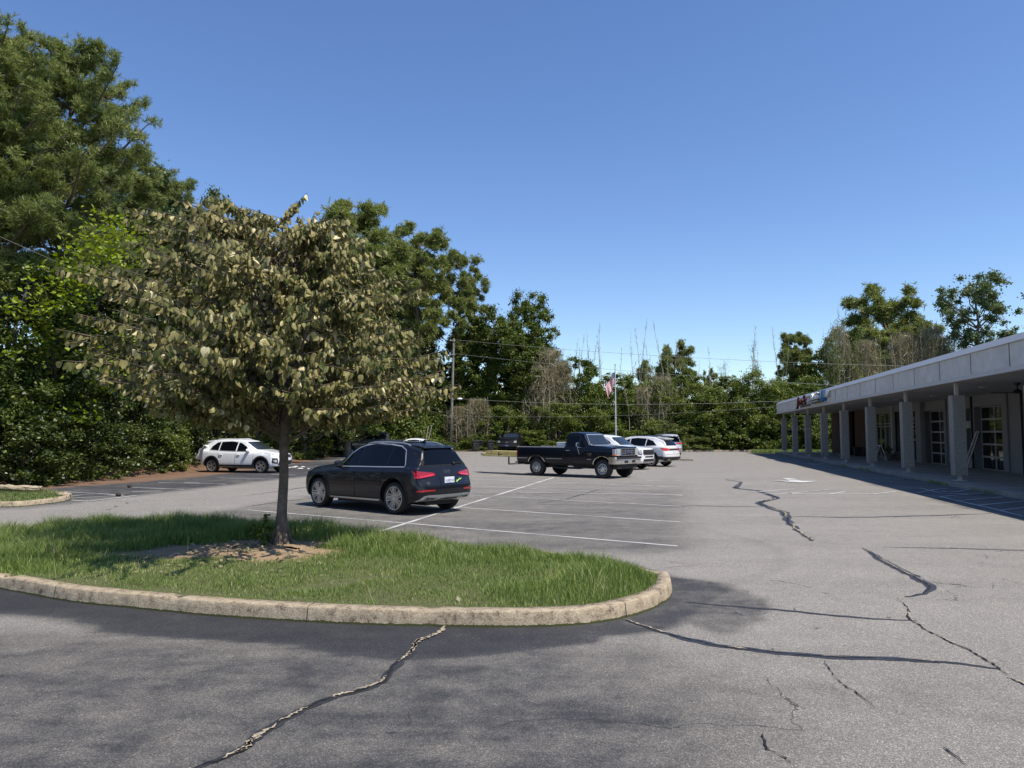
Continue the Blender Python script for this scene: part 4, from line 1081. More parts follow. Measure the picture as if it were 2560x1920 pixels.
class Car:
    def __init__(s, name, sp, paintm, loc, rz, label, cat, group=None):
        s.sp = sp; s.paint = paintm
        s.root = empty(name, (loc[0], loc[1], loc[2] if len(loc) > 2 else 0.0), rz, label, cat, group)
        V, Fq = body_mesh(sp)
        me = bpy.data.meshes.new('body'); me.from_pydata(V, [], Fq)
        bm = bmesh.new(); bm.from_mesh(me); bmesh.ops.remove_doubles(bm, verts=bm.verts[:], dist=0.0005)
        bmesh.ops.recalc_face_normals(bm, faces=bm.faces[:]); bm.to_mesh(me)
        s.bvh = BVHTree.FromBMesh(bm); bm.free()
        me.materials.append(paintm)
        s.body = link('body', me, s.root)
        s.R = sp['R']; s.ax = sp['axles']; s.tw = sp.get('tw', 0.25); s.hw = max(p[1] for p in sp['wid'])
        cut = MB(); rw = s.R + sp.get('gap', 0.065)
        for x in s.ax:
            for sd in (-1, 1):
                y0, y1 = sorted((sd * (s.hw - 0.42), sd * (s.hw + 0.2)))
                pr = [(0, y0), (rw, y0), (rw, y1), (0, y1)]
                cut.lathe(pr, 40, 'y', (x, 0, s.R + 0.03)); 
        for b in sp.get('cuts', []): cut.box(*b)
        s.boolean(cut)
    def boolean(s, cut):
        cm = cut.mesh('cutter', M_PLAS); 
        bm = bmesh.new(); bm.from_mesh(cm); bmesh.ops.remove_doubles(bm, verts=bm.verts[:], dist=1e-5); bmesh.ops.recalc_face_normals(bm, faces=bm.faces[:]); bm.to_mesh(cm); bm.free()
        co = bpy.data.objects.new('cutter', cm); COL.objects.link(co)
        bo = bpy.data.objects.new('tmp', s.body.data); COL.objects.link(bo)
        md = bo.modifiers.new('b', 'BOOLEAN'); md.operation = 'DIFFERENCE'; md.solver = 'EXACT'; md.object = co
        try: md.material_mode = 'TRANSFER'
        except Exception: pass
        dg = bpy.context.evaluated_depsgraph_get()
        me = bpy.data.meshes.new_from_object(bo.evaluated_get(dg))
        bpy.data.objects.remove(bo); bpy.data.objects.remove(co)
        me.name = 'body'
        if len(me.polygons) > 100:
            s.body.data = me
        me.polygons.foreach_set('use_smooth', [True] * len(me.polygons))
        me.set_sharp_from_angle(angle=math.radians(s.sp.get('sharp', 28)))
        me.update()
    DIR = {'L': (Vector((0, -1, 0)), lambda a, b: Vector((a, 4, b))), 'R': (Vector((0, 1, 0)), lambda a, b: Vector((a, -4, b))),
           'F': (Vector((-1, 0, 0)), lambda a, b: Vector((6, a, b))), 'B': (Vector((1, 0, 0)), lambda a, b: Vector((-6, a, b))),
           'T': (Vector((0, 0, -1)), lambda a, b: Vector((a, b, 4)))}
    def hit(s, view, a, b, off=0.0):
        d, f = s.DIR[view]; o = f(a, b)
        h = s.bvh.ray_cast(o, d)
        if h[0] is None: h = s.bvh.find_nearest(o + d * (4 - 0.5 * 1))
        return h[0] - d * off
    def decal(s, name, poly, view, m, off=0.006, maxl=0.10, parent=None, thick=0.0):
        bm = bmesh.new()
        vs = [bm.verts.new((a, b, 0)) for a, b in poly]
        bm.faces.new(vs); bmesh.ops.triangulate(bm, faces=bm.faces[:])
        for _ in range(5):
            es = [e for e in bm.edges if e.calc_length() > maxl]
            if not es: break
            bmesh.ops.subdivide_edges(bm, edges=es, cuts=1)
            bmesh.ops.triangulate(bm, faces=[f for f in bm.faces if len(f.verts) > 3])
        for v in bm.verts: v.co = s.hit(view, v.co.x, v.co.y, off)
        if thick:
            r = bmesh.ops.extrude_face_region(bm, geom=bm.faces[:])
            d = s.DIR[view][0]
            for g in r['geom']:
                if isinstance(g, bmesh.types.BMVert): g.co -= d * thick
        bmesh.ops.recalc_face_normals(bm, faces=bm.faces[:])
        d = s.DIR[view][0]
        if not thick:
            for f in bm.faces:
                if f.normal.dot(d) > 0: f.normal_flip()
        for f in bm.faces: f.smooth = True
        me = bpy.data.meshes.new(name); bm.to_mesh(me); bm.free(); me.materials.append(m)
        me.set_sharp_from_angle(angle=math.radians(40))
        return link(name, me, parent or s.root)
    def strip(s, name, pts, view, m, w=0.012, off=0.004, parent=None, sub=0.06):
        P = [Vector((a, b)) for a, b in pts]; Q = []
        for a, b in zip(P[:-1], P[1:]):
            k = max(1, int((b - a).length / sub)); Q += [a + (b - a) * i / k for i in range(k)]
        Q.append(P[-1]); vs = []
        for i, q in enumerate(Q):
            t = (Q[min(i + 1, len(Q) - 1)] - Q[max(i - 1, 0)]).normalized(); n = Vector((-t.y, t.x)) * w / 2
            vs.append(s.hit(view, *(q + n), off)); vs.append(s.hit(view, *(q - n), off))
        mb = MB(); mb.add(vs, [(2 * i, 2 * i + 1, 2 * i + 3, 2 * i + 2) for i in range(len(Q) - 1)], 0, True)
        return mb.build(name, m, parent or s.root)
    def ring(s, name, cx, cz, r0, r1, a0, a1, view, m, off=0.008, parent=None, n=28):
        vs = []; 
        for i in range(n + 1):
            a = math.radians(a0 + (a1 - a0) * i / n)
            for r in (r0, r1): vs.append(s.hit(view, cx + r * math.cos(a), cz + r * math.sin(a), off))
        # inner lip turned into the wheel well
        d = s.DIR[view][0]
        base = len(vs)
        for i in range(n + 1): vs.append(vs[2 * i] + d * 0.05)
        fs = [(2 * i, 2 * i + 1, 2 * i + 3, 2 * i + 2) for i in range(n)] + [(base + i, 2 * i, 2 * i + 2, base + i + 1) for i in range(n)]
        mb = MB(); mb.add(vs, fs, 0, True); return mb.build(name, m, parent or s.root)
    def both(s, fn):
        for v in ('L', 'R'): fn(v)
    def wheels(s, style, Rr, m_rim=None, m_tyre=None):
        key = (style, s.R, Rr, s.tw)
        ty = MB(); R = s.R; h = s.tw / 2
        ty.lathe([(Rr, -h * 0.92), (Rr + 0.01, -h), (R - 0.035, -h * 1.02), (R - 0.012, -h * 0.86), (R, -h * 0.6), (R, 0), (R, h * 0.6), (R - 0.012, h * 0.86), (R - 0.035, h * 1.02), (Rr + 0.01, h), (Rr, h * 0.92)], 48, 'y')
        for q in (-0.55, -0.2, 0.2, 0.55): pass
        tm = ty.mesh('tyre', M_TYRE)
        rm = MB()
        rm.lathe([(Rr + 0.004, h * 0.98), (Rr - 0.012, h * 1.0), (Rr - 0.02, h * 0.8), (Rr - 0.03, -h * 0.7)], 40, 'y', m=0)
        bk = MB()
        rm.lathe([(Rr - 0.03, h * 0.05), (0.0, h * 0.05)], 32, 'y', m=1)
        Y = h * 0.86
        def spoke(a0, r0, w0, a1, r1, w1, t=0.035, m=0, dy=0.0):
            p0 = Vector((r0 * math.cos(a0), r0 * math.sin(a0))); p1 = Vector((r1 * math.cos(a1), r1 * math.sin(a1)))
            d = (p1 - p0).normalized(); n = Vector((-d.y, d.x))
            q = [p0 + n * w0 / 2, p0 - n * w0 / 2, p1 - n * w1 / 2, p1 + n * w1 / 2]
            vs = [(v.x, Y + (dy if i < 2 else 0), v.y) for i, v in enumerate(q)] + [(v.x, Y - t, v.y) for v in q]
            rm.add(vs, [(0, 1, 2, 3), (4, 7, 6, 5), (0, 4, 5, 1), (1, 5, 6, 2), (2, 6, 7, 3), (3, 7, 4, 0)], m)
        if style == 'five_double':
            for k in range(5):
                a = 2 * PI * k / 5 + PI / 2
                for o in (-1, 1):
                    spoke(a + o * 0.30, 0.045, 0.018, a + o * 0.085, Rr - 0.012, 0.024, dy=-0.012)
                    spoke(a + o * 0.95, 0.045, 0.016, a + o * 0.33, Rr - 0.012, 0.022, dy=-0.012)
        elif style == 'five_split':
            for k in range(5):
                a = 2 * PI * k / 5 + PI / 2
                spoke(a, 0.05, 0.075, a, Rr * 0.62, 0.06, dy=-0.008)
                for o in (-1, 1): spoke(a, Rr * 0.50, 0.05, a + o * 0.30, Rr - 0.012, 0.045, dy=0)
        elif style == 'ten':
            for k in range(10):
                a = 2 * PI * k / 10
                spoke(a, 0.05, 0.03, a + 0.08, Rr - 0.012, 0.034, dy=-0.008)
        elif style == 'truck':
            rm.lathe([(Rr - 0.02, h * 0.75), (Rr * 0.80, h * 0.45), (Rr * 0.74, h * 0.75), (Rr * 0.45, h * 0.80), (Rr * 0.42, h * 1.0), (Rr * 0.30, h * 1.05), (0.0, h * 1.05)], 40, 'y', m=0)
            for k in range(8):
                a = 2 * PI * k / 8; r = Rr * 0.62
                c = (r * math.cos(a), h * 0.785, r * math.sin(a))
                rm.lathe([(0.0, 0.0), (0.030, 0.0), (0.030, -0.02)], 12, 'y', (c[0], c[1] + 0.006, c[2]), m=1)
        rm.lathe([(0.042, Y - 0.02), (0.040, Y + 0.002), (0.025, Y + 0.006), (0.0, Y + 0.006)], 20, 'y', m=0)
        rme = rm.mesh('rim', [m_rim or M_RIM, M_RIMD], sharp=30)
        for x in s.ax:
            for sd in (1, -1):
                t = link('wheel', tm, s.root); t.location = (x, sd * (s.hw - h - s.sp.get('inset', 0.035)), s.R)
                if sd < 0: t.rotation_euler = (0, 0, PI)
                t.rotation_euler[1] = 0
                r = link('rim', rme, t); r.rotation_euler = (0, 0.4 + x, 0)
    def mirror(s, x, z, m=None, big=1.0, arm=0.0):
        for sd, v in ((1, 'L'), (-1, 'R')):
            p = s.hit(v, x, z - 0.06)
            mb = MB(); c = (p.x - 0.02, p.y + sd * (0.12 + arm), z)
            mb.sphere(c, (0.075 * big, 0.125 * big, 0.085 * big), nu=16, nv=10)
            mb.bar((p.x + 0.02, p.y - sd * 0.02, z - 0.075), (c[0], c[1], z - 0.05), 0.06, 0.03)
            mo = mb.build('mirror', m or s.paint, s.root)
            g = MB(); g.box(c[0] - 0.077 * big, c[0] - 0.068 * big, c[1] - 0.09 * big, c[1] + 0.09 * big, z - 0.055 * big, z + 0.055 * big); g.build('mirror_glass', M_GLC, mo, bevel=0.003)
    def handles(s, xs, z, m=None):
        for v, sd in (('L', 1), ('R', -1)):
            for x in xs:
                p = s.hit(v, x, z)
                mb = MB(); mb.box(x - 0.09, x + 0.09, min(p.y, p.y + sd * 0.035), max(p.y, p.y + sd * 0.035), z - 0.014, z + 0.016)
                mb.build('door_handle', m or s.paint, s.root, bevel=0.008)
    def under(s, z=None):
        x0, x1 = min(s.ax), max(s.ax); zb = interp(0, s.sp['bot'])
        mb = MB(); mb.box(x0 + s.R + 0.1, x1 - s.R - 0.1, -s.hw * 0.7, s.hw * 0.7, zb - 0.06, zb + 0.05); mb.box(x0 - 0.55, x0 + 0.5, -s.hw * 0.45, s.hw * 0.45, zb - 0.04, zb + 0.1)
        mb.box(x0 - 0.05, x0 + 0.05, -s.hw * 0.8, s.hw * 0.8, s.R - 0.05, s.R + 0.05); mb.box(x1 - 0.05, x1 + 0.05, -s.hw * 0.8, s.hw * 0.8, s.R - 0.05, s.R + 0.05)
        mb.build('underbody', M_PLAS, s.root)
    def sideglass(s, polys, chrome=None, cw=0.022, m=None):
        for v in ('L', 'R'):
            if chrome:
                for pts in chrome: s.strip('window_trim', pts, v, M_SILVT, cw, 0.013)
            for p in polys: s.decal('side_window', p, v, m or M_GL, 0.008)
    def plate(s, view, y, z, txt, w=0.31, h=0.155, off=0.02, col=None):
        p = s.hit(view, y, z)
        sg = -1 if view == 'B' else 1
        mb = MB(); mb.box(min(p.x, p.x + sg * off), max(p.x, p.x + sg * off), y - w / 2, y + w / 2, z - h / 2, z + h / 2)
        o = mb.build('number_plate', M_PLATE2, s.root, bevel=0.004)
        if txt:
            rot = Matrix.Rotation(-PI / 2 if view == 'B' else PI / 2, 4, 'Z') @ Matrix.Rotation(PI / 2, 4, 'X')
            text_obj('plate_number', txt, 0.085, 0.001, M_PTXT, o, Matrix.Translation((p.x + sg * (off + 0.002), y, z - 0.03)) @ rot @ Matrix.Diagonal((0.82, 1.0, 1, 1)))
        return o
    def ctext(s, name, view, y, z, txt, size, m, off=0.012, sx=1.0):
        p = s.hit(view, y, z); sg = -1 if view == 'B' else 1
        rot = Matrix.Rotation(-PI / 2 if view == 'B' else PI / 2, 4, 'Z') @ Matrix.Rotation(PI / 2, 4, 'X')
        return text_obj(name, txt, size, 0.003, m, s.root, Matrix.Translation((p.x + sg * off, y, z)) @ rot @ Matrix.Diagonal((sx, 1, 1, 1)))

def suv_spec(L0, L1, H, W, axles, R, hood=1.02, belt=1.02, roofw=0.60, cowl=1.02, roof_f=0.15, roof_r=-1.6, hatch=(-2.0, 1.45), tailz=1.05, zb=0.24, noseh=0.80, **kw):
    """L0 rear end x, L1 front end x"""
    w = W / 2
    sp = dict(
        top=[(L1, noseh), (L1 - 0.05, noseh + 0.07), (L1 - 0.22, hood - 0.07), (L1 - 0.6, hood), (cowl + 0.02, hood + 0.09), (cowl - 0.04, hood + 0.12), (roof_f + 0.25, H - 0.09), (roof_f, H - 0.03), (roof_f - 0.35, H), (roof_r + 0.4, H), (roof_r, H - 0.035),
             (hatch[0], hatch[1]), (L0 + 0.14, tailz + 0.03), (L0 + 0.06, tailz - 0.06), (L0 + 0.02, tailz - 0.2), (L0, tailz - 0.27)],
        belt=[(L1, noseh - 0.06), (L1 - 0.3, hood - 0.14), (cowl, belt - 0.03), (L0 + 0.5, belt + 0.05), (L0 + 0.1, tailz - 0.05), (L0, tailz - 0.32)],
        wid=[(L1, w * 0.80), (L1 - 0.08, w * 0.875), (L1 - 0.3, w * 0.95), (L1 - 0.75, w * 0.99), (0, w), (L0 + 0.6, w * 0.99), (L0 + 0.25, w * 0.955), (L0 + 0.06, w * 0.90), (L0, w * 0.86)],
        roofw=[(L1, w * 0.66), (cowl, w * 0.80), (roof_f, roofw + 0.02), (roof_r, roofw), (hatch[0], roofw - 0.02), (L0 + 0.14, w * 0.80), (L0, w * 0.76)],
        bot=[(L1, zb + 0.08), (L1 - 0.5, zb), (0, zb), (L0 + 0.5, zb), (L0, zb + 0.12)],
        axles=axles, R=R, nose=[(0.2, 0.10), (0.45, 0.02), (0.6, 0.0), (0.75, 0.02), (0.95, 0.10)], tail=[(0.25, 0.10), (0.45, 0.0), (0.65, 0.0), (0.8, 0.06), (1.0, 0.12), (1.2, 0.14)])
    sp.update(kw); return sp

def roof_rail(c, sg, y, xa, xb, m):
    xs = [xa, xa - 0.08, xa - 0.25, (xa + xb) / 2, xb + 0.25, xb + 0.08, xb]; up = [-0.01, 0.02, 0.035, 0.04, 0.035, 0.02, -0.01]
    mb = MB(); mb.tube([(x, sg * y, c.hit('T', x, sg * y).z + u) for x, u in zip(xs, up)], 0.015, 8); mb.build('roof_rail', m, c.root)
# ---- 1. dark grey SUV by the island (rear three-quarter)
sp = suv_spec(-2.31, 2.27, 1.605, 1.89, (1.41, -1.41), 0.365, hood=1.01, belt=1.00, roofw=0.60, cowl=0.88, roof_f=0.02, roof_r=-1.55, hatch=(-1.93, 1.47), tailz=1.08, zb=0.235)
HD = math.radians(140.5)
c = Car('parked_car', sp, P_GREY, (-3.20, 18.55), HD, 'dark grey blue SUV with bright split spoke wheels parked just behind the grassy island', 'car')
c.under()
for v in 'LR':
    for x in c.ax: c.ring('wheel_arch_trim', x, c.R + 0.03, c.R + 0.062, c.R + 0.095, -12, 192, v, c.paint, 0.012)
win = [[(0.60, 1.055), (0.02, 1.065), (0.02, 1.49), (0.10, 1.46), (0.36, 1.30)], [(-0.03, 1.066), (-1.02, 1.085), (-1.02, 1.535), (-0.4, 1.565), (-0.03, 1.515)], [(-1.07, 1.087), (-1.66, 1.10), (-1.62, 1.20), (-1.42, 1.44), (-1.30, 1.50), (-1.07, 1.53)]]
tr = [[(0.68, 1.035), (-1.0, 1.062), (-1.70, 1.078), (-1.70, 1.12), (-1.50, 1.45), (-1.32, 1.54), (-0.9, 1.583), (-0.4, 1.598), (-0.05, 1.55), (0.14, 1.488), (0.40, 1.335), (0.68, 1.05)]]
c.sideglass(win, tr, 0.022)
for v in 'LR':
    c.strip('panel_gap', [(0.93, 1.02), (0.98, 0.62), (0.93, 0.33)], v, M_SEAM, 0.010)
    c.strip('panel_gap', [(-0.02, 1.04), (-0.05, 0.33)], v, M_SEAM, 0.010)
    c.strip('panel_gap', [(-1.02, 1.05), (-1.00, 0.80), (-0.92, 0.62)], v, M_SEAM, 0.010)
    c.strip('panel_gap', [(0.9, 0.345), (-0.92, 0.345)], v, M_SEAM, 0.008)
    c.strip('crease_highlight', [(1.95, 0.845), (0.9, 0.90), (-0.4, 0.925), (-1.2, 0.95), (-2.1, 0.955)], v, mat('paint_dark_grey_glint', (0.015, 0.017, 0.023), 0.4, 0.5, 1.0), 0.012, 0.003)  # paler strip paints the line of light along the body crease
    c.decal('sill_trim', [(0.88, 0.275), (-0.90, 0.275), (-0.96, 0.325), (0.90, 0.31)], v, M_SILVT, 0.022)
    c.decal('side_marker', [(1.98, 0.72), (2.10, 0.72), (2.10, 0.76), (1.98, 0.76)], v, M_AMB, 0.008)
    c.decal('tail_light', [(-2.00, 0.99), (-2.17, 0.99), (-2.19, 0.84), (-2.12, 0.85)], v, M_TAIL, 0.012)
c.handles([0.12, -0.88], 0.90)
c.mirror(0.60, 1.10)
c.decal('rear_window_surround', [(-0.70, 1.10), (0.70, 1.10), (0.555, 1.52), (-0.555, 1.52)], 'B', M_SEAM, 0.006)
c.decal('rear_window', [(-0.61, 1.125), (0.61, 1.125), (0.50, 1.47), (-0.50, 1.47)], 'B', M_GL, 0.012)
mb = MB(); mb.prism([(-1.55, 1.572), (-1.75, 1.555), (-1.975, 1.51), (-1.985, 1.495), (-1.85, 1.475), (-1.55, 1.50)], -0.49, 0.49, plane='xz'); mb.build('spoiler', c.paint, c.root, bevel=0.012)
p0 = c.hit('B', -0.30, 1.14, 0.03); p1 = c.hit('B', -0.62, 1.17, 0.03)
mb = MB(); mb.bar(p0, p1, 0.02); mb.sphere(p0, 0.035); mb.build('rear_wiper', M_PLAS, c.root)
for sg in (-1, 1):
    o = c.decal('tail_light', [(sg * 0.885, 1.00), (sg * 0.42, 0.945), (sg * 0.37, 0.895), (sg * 0.45, 0.875), (sg * 0.885, 0.82)], 'B', M_TAIL, 0.012, thick=0.012)
    c.decal('light_strip', [(sg * 0.87, 0.865), (sg * 0.50, 0.915), (sg * 0.42, 0.912), (sg * 0.45, 0.885), (sg * 0.86, 0.835)], 'B', M_TAILB, 0.028, parent=o)
    c.decal('reflector', [(sg * 0.86, 0.575), (sg * 0.46, 0.575), (sg * 0.46, 0.545), (sg * 0.88, 0.525)], 'B', M_TAIL, 0.012, thick=0.008)
    c.decal('exhaust_recess', [(sg * 0.72, 0.345), (sg * 0.42, 0.35), (sg * 0.38, 0.375), (sg * 0.66, 0.40)], 'B', M_PLAS, 0.034)
c.decal('diffuser', [(-0.86, 0.31), (0.86, 0.31), (0.72, 0.44), (0.60, 0.455), (-0.60, 0.455), (-0.72, 0.44)], 'B', M_SILVT, 0.012, thick=0.014)
c.decal('diffuser_recess', [(-0.33, 0.335), (0.33, 0.335), (0.30, 0.37), (-0.30, 0.37)], 'B', M_PLAS, 0.034)
for pts in ([(-0.93, 0.90), (-0.40, 0.885), (0.40, 0.885), (0.93, 0.90)], [(-0.80, 0.80), (-0.66, 0.64), (-0.60, 0.625), (0.60, 0.625), (0.66, 0.64), (0.80, 0.80)], [(-0.9, 0.50), (0.9, 0.50)], [(-0.66, 1.055), (0.66, 1.055)]):
    c.strip('panel_gap', pts, 'B', M_SEAM, 0.010, 0.008)
c.decal('plate_recess', [(-0.27, 0.66), (0.27, 0.66), (0.27, 0.86), (-0.27, 0.86)], 'B', c.paint, 0.010)
c.plate('B', 0.0, 0.765, '16380 N7', off=0.03)
p = c.hit('B', 0, 0.965, 0.012)
mb = MB()
for k in range(4):
    cy = (-1.5 + k) * 0.052; R_ = 0.036
    vs = []; 
    pts = [(p.x, cy + R_ * math.cos(2 * PI * i / 16), 0.965 + R_ * math.sin(2 * PI * i / 16)) for i in range(17)]
    mb.tube(pts, 0.0055, 6, cap=False)
mb.build('ring_emblem', M_CHR, c.root)
c.ctext('badge', 'B', 0.62, 0.70, 'Q5', 0.075, M_CHR, sx=1.1)
c.ctext('badge', 'B', -0.62, 0.70, 'TFSI', 0.035, M_CHR, sx=1.0)
p = c.hit('B', -0.30, 0.75, 0.02)
mb = MB(); mb.tube([(p.x, -0.20, 0.715), (p.x, -0.26, 0.73), (p.x, -0.31, 0.765), (p.x, -0.37, 0.785), (p.x, -0.41, 0.80)], [0.006, 0.013, 0.012, 0.010, 0.004], 6)
for a, b in (((-0.26, 0.73), (-0.235, 0.77)), ((-0.26, 0.73), (-0.29, 0.705)), ((-0.35, 0.78), (-0.33, 0.81)), ((-0.35, 0.78), (-0.38, 0.755))): mb.tube([(p.x, *a), (p.x, *b)], 0.005, 5)
mb.build('lizard_sticker', mat('sticker_green', (0.45, 0.75, 0.15), 0.5), c.root)
for sg in (-1, 1):
    roof_rail(c, sg, 0.52, 0.0, -1.55, M_SILVT)
c.decal('sunroof', [(-0.05, -0.42), (-1.25, -0.42), (-1.25, 0.42), (-0.05, 0.42)], 'T', M_GL, 0.006)
mb = MB(); mb.prism([(-1.30, 1.60), (-1.50, 1.60), (-1.48, 1.69)], -0.02, 0.02, plane='xz'); mb.build('antenna_fin', c.paint, c.root)
c.decal('windscreen', [(-0.66, 1.13), (0.66, 1.13), (0.56, 1.53), (-0.56, 1.53)], 'F', M_GLC, 0.008)
c.decal('grille', [(-0.5, 0.45), (0.5, 0.45), (0.55, 0.82), (-0.55, 0.82)], 'F', M_PLAS, 0.01)
for sg in (-1, 1): c.decal('headlight', [(sg * 0.60, 0.70), (sg * 0.88, 0.72), (sg * 0.88, 0.84), (sg * 0.58, 0.80)], 'F', M_HEAD, 0.01)
c.wheels('five_double', 0.265)

# ---- generic modern SUV dressing
def dress(c, hood, belt, H, roof_f, cowl, roof_r, tail, colw=True, plastic=True, wheel='five_split', Rr=0.22, win=None, trim=None, seams=(0.95, -0.03, -1.0), rim=None, plate_txt=''):
    c.under()
    if plastic:
        for v in 'LR':
            for x in c.ax: c.ring('wheel_arch_trim', x, c.R + 0.03, c.R + 0.055, c.R + 0.125, -14, 194, v, M_PLAS, 0.012)
            zb = interp(0, c.sp['bot'])
            c.decal('sill_trim', [(c.ax[0] - c.R - 0.07, zb + 0.03), (c.ax[1] + c.R + 0.07, zb + 0.03), (c.ax[1] + c.R + 0.10, zb + 0.13), (c.ax[0] - c.R - 0.10, zb + 0.13)], v, M_PLAS, 0.012)
    else:
        for v in 'LR':
            for x in c.ax: c.ring('wheel_arch_trim', x, c.R + 0.03, c.R + 0.062, c.R + 0.09, -12, 192, v, c.paint, 0.010)
    c.sideglass(win, trim)
    for v in 'LR':
        for sx in seams[:2]: c.strip('panel_gap', [(sx, belt + 0.02), (sx - 0.02, interp(0, c.sp['bot']) + 0.14)], v, M_SEAM, 0.010)
        c.strip('panel_gap', [(seams[2], belt + 0.03), (seams[2] + 0.02, 0.85), (seams[2] + 0.10, 0.68)], v, M_SEAM, 0.010)
    c.handles([seams[1] + 0.17, seams[2] + 0.17], belt - 0.12)
    c.mirror(cowl - 0.32, belt + 0.09)
    c.wheels(wheel, Rr, rim)

# ---- 2. white compact SUV in front of the hedge (right side and front), one stall in
sp = suv_spec(-2.12, 2.15, 1.56, 1.80, (1.32, -1.32), 0.325, hood=0.99, belt=0.96, roofw=0.57, cowl=1.00, roof_f=0.10, roof_r=-1.42, hatch=(-1.80, 1.38), tailz=1.07, zb=0.25, gap=0.065)
g1 = G(655, 1183); g2 = G(528, 1181)
hd = math.atan2(-0.26, 0.966)
cx, cy = (g1[0] + g2[0]) / 2 - math.sin(hd) * 0.80, (g1[1] + g2[1]) / 2 + math.cos(hd) * 0.80
c = Car('parked_car', sp, P_WHITE, (cx, cy), hd, 'white compact SUV parked in front of the dark hedge behind the island tree', 'car')
win = [[(0.68, 1.01), (0.00, 1.015), (0.00, 1.41), (0.14, 1.385), (0.43, 1.24)], [(-0.06, 1.017), (-0.95, 1.04), (-0.95, 1.44), (-0.4, 1.465), (-0.06, 1.425)], [(-1.00, 1.042), (-1.48, 1.07), (-1.40, 1.24), (-1.20, 1.41), (-1.00, 1.435)]]
dress(c, 0.99, 0.96, 1.56, 0.12, 1.00, -1.42, -2.2, win=win, trim=[[(0.76, 0.985), (-1.50, 1.025)]], wheel='five_split', Rr=0.235, seams=(0.93, -0.03, -0.98))
c.decal('windscreen', [(-0.64, 1.09), (0.64, 1.09), (0.54, 1.45), (-0.54, 1.45)], 'F', M_GLC, 0.008)
for sg in (-1, 1):
    c.decal('headlight', [(sg * 0.48, 0.845), (sg * 0.82, 0.88), (sg * 0.84, 0.98), (sg * 0.50, 0.91)], 'F', M_HEAD, 0.012)
    c.decal('headlight', [(1.50, 0.915), (1.54, 0.93), (1.92, 0.875), (1.93, 0.82), (1.80, 0.82)], 'L' if sg > 0 else 'R', M_HEAD, 0.010)
    c.decal('fog_lamp_recess', [(sg * 0.56, 0.44), (sg * 0.80, 0.46), (sg * 0.82, 0.70), (sg * 0.60, 0.68)], 'F', M_PLAS, 0.012)
    c.decal('fog_lamp', [(sg * 0.62, 0.50), (sg * 0.76, 0.51), (sg * 0.77, 0.62), (sg * 0.65, 0.61)], 'F', M_HEAD, 0.020)
    c.decal('fog_lamp_recess', [(1.88, 0.48), (1.98, 0.46), (1.98, 0.70), (1.90, 0.70)], 'L' if sg > 0 else 'R', M_PLAS, 0.010)
    c.decal('tail_light', [(-1.84, 0.99), (-1.96, 0.97), (-1.97, 0.90), (-1.88, 0.90)], 'L' if sg > 0 else 'R', M_TAIL, 0.010)
    roof_rail(c, sg, 0.50, -0.05, -1.35, c.paint)
c.decal('grille', [(-0.47, 0.72), (0.47, 0.72), (0.52, 0.80), (0.40, 0.86), (-0.40, 0.86), (-0.52, 0.80)], 'F', M_PLAS, 0.012)
c.decal('lower_intake', [(-0.55, 0.38), (0.55, 0.38), (0.50, 0.58), (-0.50, 0.58)], 'F', M_PLAS, 0.012)
c.decal('rear_window', [(-0.60, 1.12), (0.60, 1.12), (0.50, 1.36), (-0.50, 1.36)], 'B', M_GL, 0.010)
mb = MB(); mb.prism([(-1.40, 1.53), (-1.60, 1.518), (-1.88, 1.47), (-1.90, 1.45), (-1.75, 1.42), (-1.40, 1.46)], -0.48, 0.48, plane='xz'); mb.build('spoiler', c.paint, c.root, bevel=0.012)
# sheet of white plastic bunched over the tailgate
sh = MB()
vs = []; NU, NV_ = 14, 12
rr_ = random.Random(3)
for i in range(NU + 1):
    for j in range(NV_ + 1):
        u = i / NU; v = j / NV_
        y = -0.72 + 1.35 * v; t = u
        x = -1.72 - 0.52 * t + 0.05 * math.sin(9 * v + 5 * t); z = 1.22 + 0.12 * math.sin(3.1 * t) - 0.62 * t ** 1.7 + 0.05 * math.sin(13 * v + 3 * t) + 0.03 * math.sin(7 * t * 3 + v * 5)
        if t < 0.1: z = 1.22 + 0.1 * t
        vs.append((x - 0.02 + rr_.uniform(-.015, .015), y, z + rr_.uniform(-.015, .015)))
sh.add(vs, [(i * (NV_ + 1) + j, i * (NV_ + 1) + j + 1, (i + 1) * (NV_ + 1) + j + 1, (i + 1) * (NV_ + 1) + j) for i in range(NU) for j in range(NV_)], 0, True)
kc = c; shm = sh.mesh('plastic_sheet', mat('plastic_sheet', (0.88, 0.88, 0.88), 0.4), sharp=60)
so = link('plastic_sheet', shm); so.location = c.root.location; so.rotation_euler = c.root.rotation_euler
md = so.modifiers.new('s', 'SOLIDIFY'); md.thickness = 0.012
tag(so, 'crumpled white plastic sheet draped over the tailgate of the white compact SUV', 'plastic sheet')

# ---- 3. white three-row SUV behind the pickup (front three-quarter)
sp = suv_spec(-2.42, 2.38, 1.75, 1.95, (1.45, -1.45), 0.37, hood=1.14, belt=1.08, roofw=0.64, cowl=1.05, roof_f=0.20, roof_r=-1.9, hatch=(-2.2, 1.55), tailz=1.15, zb=0.27, noseh=1.00,
              nose=[(0.2, 0.10), (0.45, 0.0), (0.9, 0.02), (1.1, 0.06)])
HT = math.radians(-38.0)
c = Car('parked_car', sp, P_WHITE, (5.15, 39.3), HT, 'white three row SUV with a black grille parked nose out behind the navy pickup', 'car')
win = [[(0.72, 1.13), (0.02, 1.135), (0.02, 1.60), (0.20, 1.57), (0.5, 1.40)], [(-0.04, 1.136), (-1.02, 1.15), (-1.02, 1.635), (-0.4, 1.65), (-0.04, 1.61)], [(-1.08, 1.15), (-2.0, 1.17), (-1.95, 1.55), (-1.08, 1.63)]]
